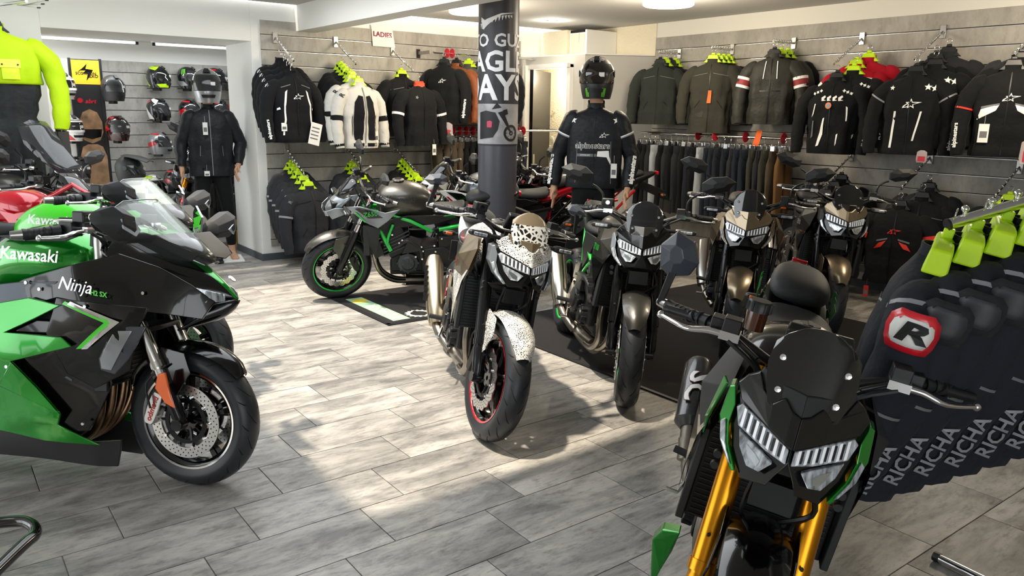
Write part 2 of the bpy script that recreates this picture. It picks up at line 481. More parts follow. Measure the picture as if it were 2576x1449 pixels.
# printed advertising column
CX, CY, CR = -5.47, 3.95, 0.165
M_COLB = mat('column_dark_grey', '4b4b52', 0.32)
M_POST = mat('poster_dark', '3a3a40', 0.4, var=0.45, vscale=4)
M_POSTL = mat('poster_pale_sky', 'a3a1a4', 0.45, var=0.35, vscale=7)
column = empty('column', (CX, CY, 0), label='round column wrapped in a black and white motorcycle poster', cat='column')
MB().lathe([(CR, 0), (CR, CZ)], axis=(0, 0, 1), n=48).build('shaft', M_COLB, column)
MB().lathe([(CR + 0.002, 1.33), (CR + 0.003, 1.335), (CR + 0.003, CZ - 0.01)], axis=(0, 0, 1), n=48).build('poster', M_POST, column)
ca = math.atan2(-CY, -CX)          # direction from the column towards the viewer
def cyl(u, z, k=0.0055):
    """u metres to the viewer's right along the poster, z height"""
    a = ca + u / CR
    return V(((CR + k) * math.cos(a), (CR + k) * math.sin(a), z))
def cpoly(mb, pts, k=0.0055):
    q = []
    for (a, b) in zip(pts, pts[1:] + pts[:1]):
        n = max(1, int(abs(b[0] - a[0]) / 0.03))
        q += [(a[0] + (b[0] - a[0]) * t / n, a[1] + (b[1] - a[1]) * t / n) for t in range(n)]
    bm = bmesh.new(); f = bm.faces.new([bm.verts.new((x, y, 0)) for x, y in q]); bmesh.ops.triangulate(bm, faces=[f])
    for _ in range(3):
        es = [e for e in bm.edges if abs(e.verts[0].co.x - e.verts[1].co.x) > .03]
        if es: bmesh.ops.subdivide_edges(bm, edges=es, cuts=1); bmesh.ops.triangulate(bm, faces=bm.faces)
    bm.verts.index_update(); mb.add([cyl(v.co.x, v.co.y, k) for v in bm.verts], [[v.index for v in f.verts] for f in bm.faces]); bm.free()
MB().lathe([(CR + .0038, 1.345), (CR + .0038, 1.67)], axis=(0, 0, 1), n=48).build('poster_sky', M_POSTL, column)
M_CLET = mat('poster_white_letters', 'e9e9ec', 0.5, var=0.06, vscale=30)
mb = MB()
def ctext(s, size, u, z, bold, wid=1.0):
    vs, fs = text_geo(s, size, 0, bold, 0.0, 4)
    mb.add([cyl(u + v.x * wid, z + v.y) for v in vs], fs)
ctext('MOTO GUZZI', 0.14, -0.06, 2.165, 0.02)
ctext('EAGLE', 0.225, -0.055, 1.998, 0.025, 1.0)
ctext('DAYS', 0.28, -0.06, 1.79, 0.025, 0.95)
mb.build('lettering', M_CLET, column)
mb = MB()
for k in range(9):                                   # spread wing, feather by feather
    u = -0.10 + k * 0.024
    mb.add([cyl(u, 2.315 + 0.012 * k - 0.0008 * k * k), cyl(u + 0.020, 2.320 + 0.012 * k - 0.0008 * k * k), cyl(u - 0.012 + 0.004 * k, 2.285 + 0.007 * k)], [(0, 1, 2)])
cpoly(mb, [(-0.16, 2.35), (-0.12, 2.325), (-0.06, 2.345), (0.02, 2.375), (0.14, 2.385), (0.02, 2.362), (-0.05, 2.315), (-0.10, 2.28), (-0.13, 2.255), (-0.15, 2.26), (-0.14, 2.29), (-0.16, 2.31)])
for k in range(5): cpoly(mb, [(-0.17 + 0.01 * k, 2.30), (-0.16 + 0.01 * k, 2.30), (-0.165 + 0.01 * k, 2.26 - 0.004 * k)])
mb.build('bird_emblem', M_CLET, column)
mb = MB()
def cring(u, z, r, t, n=28, k=0.0065):
    for i in range(n):
        a, b = 2 * PI * i / n, 2 * PI * (i + 1) / n
        mb.add([cyl(u + rr * math.cos(x), z + rr * math.sin(x), k) for rr, x in ((r, a), (r, b), (r - t, b), (r - t, a))], [(0, 1, 2, 3)])
cring(0.115, 1.435, 0.068, 0.02); cring(0.115, 1.435, 0.02, 0.012)
for k in range(8):
    a = k * PI / 4
    mb.add([cyl(0.115 + 0.02 * math.cos(a), 1.435 + 0.02 * math.sin(a), .0062), cyl(0.115 + 0.05 * math.cos(a + .06), 1.435 + 0.05 * math.sin(a + .06), .0062), cyl(0.115 + 0.05 * math.cos(a - .06), 1.435 + 0.05 * math.sin(a - .06), .0062)], [(0, 1, 2)])
cpoly(mb, [(-0.17, 1.38), (-0.04, 1.40), (0.0, 1.46), (0.015, 1.53), (-0.02, 1.60), (-0.10, 1.615), (-0.17, 1.60)], .006)
cpoly(mb, [(0.0, 1.60), (0.045, 1.615), (0.06, 1.575), (0.118, 1.44), (0.108, 1.435), (0.04, 1.54)], .0065)
cpoly(mb, [(0.04, 1.62), (0.075, 1.63), (0.085, 1.59), (0.05, 1.575)], .0065)
cpoly(mb, [(-0.05, 1.625), (0.0, 1.655), (0.03, 1.64), (-0.01, 1.68), (-0.03, 1.65)], .0065)
mb.build('motorcycle_print', mat('poster_black', '17171b', 0.5), column)
mb = MB(); cpoly(mb, [(-0.09, 1.48), (-0.05, 1.48), (-0.045, 1.525), (-0.06, 1.535), (-0.09, 1.53)], .0075)
mb.build('red_print', mat('poster_red', 'c2405a', 0.5), column)

# mats
def star_poly(cx, cy, r0, r1, n, a0=0):
    return [(cx + (r0 if k % 2 == 0 else r1) * math.cos(a0 + PI * k / n), cy + (r0 if k % 2 == 0 else r1) * math.sin(a0 + PI * k / n)) for k in range(2 * n)]
M_MAT = mat('black_carpet_mat', '1b191b', 0.95, bump=0.5, bscale=500)
m1 = empty('floor_mat', (-5.72, 3.45, 0), label='black display mat with a printed strip under the graphite naked bike with green frame', cat='mat')
MB().box((0, 0, 0.004), (1.12, 1.46, 0.008)).build('carpet', M_MAT, m1, bevel=0.003)
MB().box((0.53, 0, 0.0085), (0.03, 1.46, 0.002)).box((-0.0, -0.716, 0.0085), (1.12, 0.03, 0.002)).build('edging', M_RUBBER, m1)
m2c = mat('mat_print_green', '9dc4a2', 0.9); m2y = mat('mat_print_yellow', 'd6c440', 0.9)
MB().box((0.05, -0.57, 0.0095), (0.86, 0.15, 0.002)).build('printed_strip', m2c, m1)
mb = MB(); add_text(mb, 'YUASA', 0.17, (0.18, -0.57, 0.0112), (-1, 0, 0), (0, -1, 0), bold=0.02); mb.build('lettering', mat('mat_print_cream', 'e9e6c6', 0.9), m1)
MB().lathe([(0, 0), (0.07, 0)], (-0.26, -0.57, 0.0113), (0, 0, 1), 20).build('round_print', m2y, m1)
mb = MB(); mb.add([(x, y, 0.0095) for x, y in star_poly(0.38, -0.36, 0.12, 0.095, 16)], [tuple(range(32))]); mb.build('badge_print', mat('mat_print_white', 'cfd8c8', 0.9), m1)
mb = MB(); mb.lathe([(0.0, 0), (0.07, 0)], (0.38, -0.36, 0.0105), (0, 0, 1), 20); mb.box((0.38, -0.36, 0.0115), (0.17, 0.03, 0.001)); mb.build('badge_centre', M_MAT, m1)
m2 = empty('floor_mat', (-2.86, 4.60, 0), label='long black carpet mat under the row of naked bikes on the right', cat='mat')
MB().box((-0.35, 0.0, 0.004), (3.3, 2.60, 0.008)).build('carpet', M_MAT, m2, bevel=0.003)
MB().box((-0.35, -1.29, 0.0085), (3.3, 0.025, 0.002)).build('edging', M_RUBBER, m2)

# black tubular paddock stand, bottom left
ps = empty('paddock_stand', (-2.95, 0.05, 0), label='black tubular paddock stand lying on the floor at the bottom left corner', cat='stand')
MB().tube([(-0.4, -0.62, 0.12), (-0.22, -0.10, 0.14), (-0.16, 0.06, 0.145), (-0.10, 0.115, 0.145), (-0.02, 0.12, 0.14), (0.06, 0.05, 0.13), (0.45, -0.30, 0.06), (0.7, -0.55, 0.03)], 0.021, 14, sm=6).build('frame', mat('glossy_black_tube', '0b0c0e', 0.15, coat=0.6), ps)
MB().tube([(-0.35, -0.5, 0.12), (-0.35, -0.5, 0.0)], 0.015).tube([(0.7, -0.56, 0.03), (0.7, -0.50, 0.03)], 0.03).build('foot', M_RUBBER, ps)
ct = empty('chrome_rack_foot', (-1.03, 2.83, 0), label='end of a chrome tube of the clothes rack foot, bottom right corner', cat='rack')
MB().tube([(-0.10, 0.01, 0.02), (0.35, -0.03, 0.02)], 0.016, 14).build('tube', M_CHROME, ct)
MB().tube([(-0.112, 0.011, 0.02), (-0.09, 0.009, 0.02)], 0.018, 14).build('end_cap', M_BLACKP, ct)
# LADIES notice
ln = empty('paper_notice', (XL + 0.025, 4.33, 2.42), label='white paper notice reading LADIES above the left rails', cat='sign')
MB().plate([(0, -0.13, 0.11), (0.002, 0.13, 0.095), (0.03, 0.15, -0.12), (0.012, -0.12, -0.115)], (0.001, 0, 0)).build('sheet', M_PAPER, ln)
mb = MB(); add_text(mb, 'LADIES', 0.075, (0.016, 0.003, 0.01), (0, 1, -0.05), (0, 0, 1), bold=0.02); mb.build('lettering', mat('plum_ink', '8e1c4a', 0.7), ln)

def bulb(x, y, z, e, c=(1, .95, .86), r=.15, name='room_light'):
    l = bpy.data.lights.new(name, 'POINT'); l.energy = e; l.color = c; l.shadow_soft_size = r
    o = bpy.data.objects.new(name, l); COL.objects.link(o); o.location = (x, y, z)
bulb(-8.0, 6.85, 2.05, 30, (1, .88, .68), .1)          # lamp in the box room
for y in (1.7, 3.05):                                   # light given by the two fluorescent battens
    l = bpy.data.lights.new('batten_light', 'AREA'); l.shape = 'RECTANGLE'; l.size = .08; l.size_y = 1.2; l.energy = 9; l.color = (.95, .98, 1)
    o = bpy.data.objects.new('batten_light', l); COL.objects.link(o); o.location = (-10.6, y, 2.33)
bulb(-7.39, 6.1, CZ - .12, 5, (1, .93, .8), .05)
# ================================================================ MOTORCYCLES
M_GBLACK = mat('gloss_black_paint', '060607', 0.16, coat=.7, spec=.25)
M_GREEN = mat('candy_green_paint', '0a8c1c', 0.22, 0.55, coat=1.0)
M_LGREEN = mat('lime_green_paint', '3fd01c', 0.3, coat=0.8)
M_FGREEN = mat('green_frame_paint', '0fae38', 0.3, coat=0.6)
M_GRAPH = mat('graphite_metallic_paint', '55534f', 0.33, 0.75, coat=0.3)
M_MBLACK = mat('matte_metal_black_paint', '1a1b1d', 0.45, 0.2)
M_BRONZE = mat('titanium_brown_paint', '8f8069', 0.3, 0.8, coat=0.4)
M_REDP = mat('red_paint', 'c00a22', 0.22, 0.1, coat=1.0)
M_SILVER = mat('silver_grey_paint', '8d949b', 0.3, 0.7, coat=0.5)
M_WHITEP = mat('white_paint', 'e9e7e2', 0.3, coat=0.6)
M_GOLD = mat('gold_anodised', 'd8901c', 0.28, 0.9)
M_FORK = mat('fork_dark', '1c1d20', 0.25, 0.6, coat=0.3)
M_LENS = mat('headlight_glass', 'a9b0b8', 0.08, 0.2, coat=1.0, spec=1.0, var=.75, vscale=26, stretch=(3, 3, .35))
M_REFL = mat('headlight_reflector', 'c9d0d8', 0.12, 1.0)
M_SMOKE = mat('smoked_screen', '15161a', 0.06, coat=1.0, alpha=0.86)
M_CLEARS = mat('clear_screen', 'cfd6d4', 0.04, alpha=0.28, coat=1.0, spec=0.9)
M_SEAT = mat('seat_vinyl', '202124', 0.6, bump=0.25, bscale=500)
M_ENG = mat('engine_black', '232427', 0.42, 0.5, bump=0.05, bscale=150)
M_ENG2 = mat('engine_grey', '44474c', 0.4, 0.6)
M_TI = mat('brushed_titanium_pipe', '9c958c', 0.3, 1.0, var=0.3, vscale=9)
M_HEAT = mat('heat_tinted_pipe', '80664e', 0.3, 1.0, var=0.35, vscale=12)
M_CARBON = mat('carbon_fibre', '24262a', 0.3, coat=0.6, var=0.5, vscale=90)
M_MIRROR = mat('mirror_glass', 'eef2f5', 0.03, 1.0)
M_AMBER = mat('amber_lens', 'e8641c', 0.2, coat=0.8)
M_RESV = mat('brake_fluid_brown', '4a2412', 0.15, coat=0.8)
M_RAD = mat('radiator_fins', '0b0b0c', 0.6)
M_TYRE = mat('tyre_rubber', '23262b', 0.42, bump=0.05, bscale=500)
M_TREAD = mat('tread_groove', '08080a', 0.9)
def dots_material(name, base, ink, scale, top=None, zt=0):
    m = mat(name, base, 0.35, coat=0.5); nt = m.node_tree; N = nt.nodes.new; L = nt.links.new
    b = nt.nodes['Principled BSDF']
    tc = N('ShaderNodeTexCoord'); vo = N('ShaderNodeTexVoronoi'); vo.feature = 'DISTANCE_TO_EDGE'; vo.inputs['Scale'].default_value = scale
    L(tc.outputs['Object'], vo.inputs['Vector'])
    no = N('ShaderNodeTexNoise'); no.inputs['Scale'].default_value = 7; L(tc.outputs['Object'], no.inputs['Vector'])
    mr = N('ShaderNodeMapRange'); L(no.outputs[0], mr.inputs[0]); mr.inputs[1].default_value = 0.30; mr.inputs[2].default_value = 0.66
    mr.inputs[3].default_value = 0.26; mr.inputs[4].default_value = 0.07
    gt = N('ShaderNodeMath'); gt.operation = 'GREATER_THAN'; L(vo.outputs[0], gt.inputs[0]); L(mr.outputs[0], gt.inputs[1])
    mx = N('ShaderNodeMix'); mx.data_type = 'RGBA'; L(gt.outputs[0], mx.inputs[0]); mx.inputs[6].default_value = lin(base); mx.inputs[7].default_value = lin(ink)
    if top:
        sp = N('ShaderNodeSeparateXYZ'); L(tc.outputs['Object'], sp.inputs[0]); g2 = N('ShaderNodeMath'); g2.operation = 'GREATER_THAN'; L(sp.outputs[2], g2.inputs[0]); g2.inputs[1].default_value = zt
        m2 = N('ShaderNodeMix'); m2.data_type = 'RGBA'; L(g2.outputs[0], m2.inputs[0]); L(mx.outputs[2], m2.inputs[6]); m2.inputs[7].default_value = lin(top); L(m2.outputs[2], b.inputs['Base Color'])
    else: L(mx.outputs[2], b.inputs['Base Color'])
    return m
M_DOTW = dots_material('white_with_black_dots', 'eceae5', '1c1c20', 125)
M_CELL = dots_material('white_cell_net_on_black', 'efeeea', '15151a', 42, '8f8069', 1.055)

AXP = V((0.11, 0, 0)); AXD = V((-0.456, 0, 1)).normalized()
SMALL = {'bolt', 'light_guide', 'radiator_fin', 'disc_carrier', 'cylinder_fin', 'screen_bolt', 'fairing_bolt', 'heat_shield_slot', 'coolant_hose', 'chain', 'side_cover', 'frame', 'headlight_bracket', 'lettering', 'lettering_small', 'tail_stripe', 'rim_stripe'}
class Bike:
    def __init__(s, name, label, pos, yaw, lean, steer, scale=1.03, cat='motorcycle', group=None):
        s.o = empty(name, (pos[0], pos[1], 0), (0, 0, 0), label, cat, group, scale)
        s.o.rotation_mode = 'XYZ'
        s.o.rotation_euler = (Matrix.Rotation(R(yaw), 3, 'Z') @ Matrix.Rotation(-R(lean), 3, 'X')).to_euler()
        s.S = Matrix.Rotation(R(steer), 3, AXD); s.wf = None
        s.sx = lambda p: AXP + s.S @ (V(p) - AXP)
    def p(s, mb, name, m, parent=None, st=False, **k):
        side = [0] * len(mb.f)
        for i, f in enumerate(mb.f):
            ys = [mb.v[j].y for j in f]
            side[i] = 1 if min(ys) > 1e-4 else (-1 if max(ys) < -1e-4 else 0)
        wf = s.wf
        xf = (lambda q: s.sx(wf(q) if wf else q)) if st else (wf if wf else None)
        kw = dict(xf=xf, **k); par = parent or s.o
        if name in SMALL or 0 in side or len(set(side)) < 2:
            o = mb.build(name, m, par, **kw)
            if name in SMALL: o['kind'] = 'stuff'
            return o
        out = []
        for sg in (-1, 1):
            q = MB(); mp = {}
            for i, f in enumerate(mb.f):
                if side[i] == sg:
                    q.f.append([mp.setdefault(j, len(mp)) for j in f]); q.mi.append(mb.mi[i])
            q.v = [mb.v[j] for j in mp]
            out.append(q.build(name, m, par, **kw))
        return out[-1]

def tyre_point(cx, cz, ro, hw, th, u):
    """point on the tyre tread, u in -1..1 across"""
    a = u * 1.25
    rr = ro - (1 - math.cos(a)) * hw * 1.05
    return V((cx + rr * math.cos(th), math.sin(a) * hw / math.sin(1.25), cz + rr * math.sin(th)))
def make_wheel(b, cx, cz, ro, hw, st, rimm, stripe=None, spokes=5, disc='petal', name='front_wheel', twin=True, discr=0.155, tread=True, discm=None, n=48, spoke_m=None):
    mb = MB(); c = (cx, 0, cz); h = hw
    ri = 0.212
    mb.lathe([(ri, -h * .80), (ri + .012, -h * .82), (ri + .014, -h * .74), (ri - .008, -h * .55), (ri - .014, 0), (ri - .008, h * .55), (ri + .014, h * .74), (ri + .012, h * .82), (ri, h * .80), (ri - .022, h * .5), (ri - .026, 0), (ri - .022, -h * .5)], c, n=n, closed=True)
    mb.lathe([(0.012, -.05), (0.042, -.05), (0.046, -.02), (0.046, .02), (0.042, .05), (0.012, .05)], c, n=20, closed=True)
    for k in range(spokes):
        a = 2 * PI * k / spokes + 0.35
        for da in ((-0.09, 0.09) if spokes <= 5 else (0,)):
            d = V((math.cos(a + da), 0, math.sin(a + da))); t = V((-d.z, 0, d.x)); d0 = V((math.cos(a + da * .3), 0, math.sin(a + da * .3)))
            C = V(c)
            ra, rb = 0.04, ri - 0.02
            def ring(dd, r, w, y): return [C + dd * r + t * w + V((0, y, 0)), C + dd * r + t * w - V((0, y, 0)), C + dd * r - t * w - V((0, y, 0)), C + dd * r - t * w + V((0, y, 0))]
            mb.loft([ring(d0, ra, .011, .022), ring(d, (ra + rb) / 2, .008, .014), ring(d, rb, .013, .02)])
    wh = b.p(mb, name, rimm, st=st)
    # tyre
    prof = [(ri + .004, -h * .80), (ri + .03, -h * .98)]
    for k in range(-8, 9):
        u = k / 8; a = u * 1.25
        prof.append((ro - (1 - math.cos(a)) * h * 1.05, math.sin(a) * h / math.sin(1.25)))
    prof += [(ri + .03, h * .98), (ri + .004, h * .80)]
    mb = MB(); mb.lathe(prof, c, n=n)
    if tread:
        mb.m = 1; cnt = 16
        for k in range(cnt):
            for sgn in (-1, 1):
                th0 = 2 * PI * (k + (0.5 if sgn > 0 else 0)) / cnt
                for (ua, ub, ta, tb, wd) in ((0.12, 0.62, 0.0, 0.22, .0045), (0.55, 0.92, 0.30, 0.40, .004)):
                    L = []
                    for q in range(5):
                        f = q / 4; u = sgn * (ua + (ub - ua) * f); th = th0 + ta + (tb - ta) * f ** 1.5
                        w_ = wd * math.sin(PI * (0.12 + 0.76 * f)) / ro
                        p0 = tyre_point(cx, cz, ro + .0009, h + .0004, th - w_, u); p1 = tyre_point(cx, cz, ro + .0009, h + .0004, th + w_, u)
                        L.append((p0, p1))
                    vs = [p for pr in L for p in pr]
                    mb.add(vs, [(2 * i, 2 * i + 1, 2 * i + 3, 2 * i + 2) for i in range(4)])
    b.p(mb, 'tyre', [M_TYRE, M_TREAD], wh, st=st, ang=60)
    if stripe:
        mb = MB()
        for sg in (-1, 1):
            mb.lathe([(ri + .0045, sg * (h * .835)), (ri - .004, sg * (h * .81)), (ri - .006, sg * (h * .75))], c, n=n)
        b.p(mb, 'rim_stripe', stripe, wh, st=st)
    # discs
    for sg in ((-1, 1) if twin else (-1,)):
        y = sg * .068; mb = MB(); rings = []; nn = 72
        for k in range(nn):
            a = 2 * PI * k / nn
            rr = discr * (1 + (0.035 * math.cos(a * 18) if disc == 'petal' else 0)); r2 = discr * .72 * (1 + (0.02 * math.cos(a * 18) if disc == 'petal' else 0))
            d = V((math.cos(a), 0, math.sin(a)))
            rings.append([V(c) + d * rr + V((0, y - .0025, 0)), V(c) + d * rr + V((0, y + .0025, 0)), V(c) + d * r2 + V((0, y + .0025, 0)), V(c) + d * r2 + V((0, y - .0025, 0))])
        mb.loft(rings, closed=True)
        mb.m = 1
        for rr, off in ((.94, 0), (.86, .5), (.78, 0)):
            for k in range(36):
                a = 2 * PI * (k + off) / 36
                cc = V(c) + V((math.cos(a), 0, math.sin(a))) * discr * rr
                for s2 in (-1, 1):
                    mb.add([cc + V((0.0032 * math.cos(q * PI / 3), y - c[1] + s2 * .0029, 0.0032 * math.sin(q * PI / 3))) for q in range(6)], [tuple(range(6))])
        di = b.p(mb, 'brake_disc', [discm or M_ALU, M_GROOVE], wh, st=st)
    mb = MB()
    for sg in ((-1, 1) if twin else (-1,)):
        y = sg * .062
        mb.lathe([(discr * .5, y - .004), (discr * .5, y + .004), (discr * .62, y + .004), (discr * .62, y - .004)], c, n=36, closed=True)
        for k in range(10):
            a = 2 * PI * k / 10
            d = V((math.cos(a), 0, math.sin(a)))
            mb.tube([V(c) + d * discr * .6 + V((0, y, 0)), V(c) + d * discr * .74 + V((0, y + sg * .004, 0))], .006, 6)
        for k in range(5):
            a = 2 * PI * k / 5; d = V((math.cos(a), 0, math.sin(a)))
            mb.tube([V(c) + d * .03 + V((0, y * .7, 0)), V(c) + d * discr * .55 + V((0, y, 0))], .008, 6)
    mb.m = 1
    for sg in (-1, 1):
        for k in range(10):
            a = 2 * PI * k / 10; d = V((math.cos(a), 0, math.sin(a)))
            mb.lathe([(0, .005), (.006, .005), (.006, -.005), (0, -.005)], V(c) + d * discr * .7 + V((0, sg * .072, 0)), n=8)
        mb.lathe([(0.007, .006), (.015, .006), (.016, -.006), (0.007, -.006)], V(c) + V((0, sg * .115, 0)), n=14)
    b.p(mb, 'disc_carrier', [M_DARKM, M_CHROME], wh, st=st)
    return wh

def make_forks(b, leg_m, tube_m, caliper_m, top=.93, lower=.44, r0=.027, r1=.031, usd=True, cal_text=None, fm=None):
    """two fork legs with calipers, triple clamps"""
    for sg in (-1, 1):
        y = sg * .105
        P = lambda z: V((-.456 * (z - .30) * .98 + .012, y, z))
        mb = MB(); mb.tube([P(lower), P(lower + .02), P(top)], [r1 * .94, r1, r1] if usd else [r0 * .8, r0 * .8, r0 * .8], 18)
        if usd: mb.tube([P(lower + .005), P(lower + .03)], r1 * 1.12, 18)
        leg = b.p(mb, 'fork_leg', leg_m, st=True)
        mb = MB(); mb.tube([P(.40), P(lower + .02)], r0 * .8 if usd else r0 * 1.15, 14)
        b.p(mb, 'stanchion', tube_m, leg, st=True)
        mb = MB(); a = P(.42); c = V((0, y, .30))
        mb.tube([P(.46), a, c + V((.0, 0, .03)), c + V((0.004, 0, -.025))], [.026, .03, .03, .018], 12)
        mb.lathe([(0, -.028), (.026, -.028), (.028, .02), (0, .02)], c, n=18)
        b.p(mb, 'fork_foot', fm or M_FORK, leg, st=True, bevel=.002)
        mb = MB()
        ca = R(158)
        d = V((math.cos(ca), 0, math.sin(ca))); t = V((-d.z, 0, d.x)); C = V((0, sg * .075, .30))
        rings = []
        for q, wq in ((-.075, .018), (-.055, .026), (0, .029), (.055, .026), (.075, .016)):
            m_ = C + d * .142 + t * q
            rings.append([m_ + d * wq + V((0, .026, 0)), m_ + d * wq + V((0, -.026, 0)), m_ - d * wq + V((0, -.026, 0)), m_ - d * wq + V((0, .026, 0))])
        mb.loft(rings)
        cal = b.p(mb, 'brake_caliper', caliper_m, leg, st=True, bevel=.004)
        if cal_text and sg < 0:
            mb = MB(); add_text(mb, cal_text, .036, C + d * .142 + V((0, -.0275, 0)), -t * -1, d, bold=.02)
            b.p(mb, 'caliper_lettering', mat('red_lettering', 'c0392f', .5), leg, st=True)
        mb = MB(); mb.tube([V((-.05, y * 1.05, .55)), V((-.14, y * 1.15, .47)), V((-.13, y * 1.1, .36))], .005, 6, sm=3)
        b.p(mb, 'brake_hose', M_RUBBER, leg, st=True)
    mb = MB()
    for z in (top - .03, top - .22):
        x = -.456 * (z - .30) + .005
        mb = MB(); mb.plate([(x + .03, -.10, z), (x + .035, 0, z), (x + .03, .10, z), (x - .01, .14, z), (x - .06, .05, z), (x - .06, -.05, z), (x - .01, -.14, z)], (0.012, 0, .025))
        b.p(mb, 'triple_clamp', M_DARKM, st=True, bevel=.003)

def front_fender(b, m, ro=.315, a0=36, a1=138, hw=.075, legs=True, beak=.0, m2=None, cz=.30, drop=.0):
    mb = MB(); n = 14; rings = []
    for k in range(n + 1):
        t = k / n; a = R(a0 + (a1 - a0) * t)
        taper = 1 - .55 * abs(2 * t - 1) ** 3
        w_ = hw * taper; rr = ro + (.012 if 0 < t < 1 else 0)
        d = V((math.cos(a), 0, math.sin(a))); C = V((0, 0, cz))
        ring = []
        for u in (-1, -.75, -.35, 0, .35, .75, 1):
            ring.append(C + d * (rr + .012 - .03 * abs(u) ** 2.2) + V((0, u * w_, 0)))
        for u in (1, .75, .35, 0, -.35, -.75, -1):
            ring.append(C + d * (rr + .008 - .03 * abs(u) ** 2.2) + V((0, u * w_ * .97, 0)))
        rings.append(ring)
    mb.loft(rings)
    f = b.p(mb, 'front_fender', m, st=True, ang=50)
    mb = MB()
    mb.plate([(.02, .083, .60), (-.09, .083, .62), (-.14, .088, .50), (-.05, .10, .36), (-.01, .10, .42), (.05, .09, .52)], (0, .006, 0)); mb.mir()
    b.p(mb, 'fender_stay', m2 or m, f, st=True, bevel=.002)
    return f

def rect_rad(b, z0=.47, z1=.74, w=.36, x0=-.27, tilt=.10):
    mb = MB(); mb.box((x0 - .02, 0, (z0 + z1) / 2), (.035, w, z1 - z0), Matrix.Rotation(-tilt, 3, 'Y'))
    ra = b.p(mb, 'radiator', M_RAD, bevel=.004)
    mb = MB()
    for k in range(18):
        z = z0 + .01 + (z1 - z0 - .02) * k / 17
        mb.box((x0 + .0 + tilt * (z - (z0 + z1) / 2) * -1, 0, z), (.004, w * .94, .003))
    b.p(mb, 'radiator_fin', M_ENG2, ra)
    mb = MB(); mb.lathe([(.03, 0), (.045, 0), (.048, .012), (.03, .012)], (x0 + .03, .0, z1 - .045), (1, 0, 0), 18)
    mb.box((x0 + .02, w / 2 + .01, (z0 + z1) / 2), (.05, .02, z1 - z0)); mb.box((x0 + .02, -w / 2 - .01, (z0 + z1) / 2), (.05, .02, z1 - z0))
    b.p(mb, 'radiator_frame', M_MATTE, ra, bevel=.003)
    mb = MB(); mb.tube([(x0 + .05, .06, z1 - .05), (x0 + .06, .08, z1 - .14), (x0 + .02, .06, z0 - .03)], .008, 8, sm=4)
    mb.tube([(x0 - .03, -.12, z1 - .02), (x0 + .04, -.14, z1 + .03), (x0 - .08, -.15, z1 + .08)], .012, 8, sm=4)
    b.p(mb, 'coolant_hose', M_RUBBER, ra)

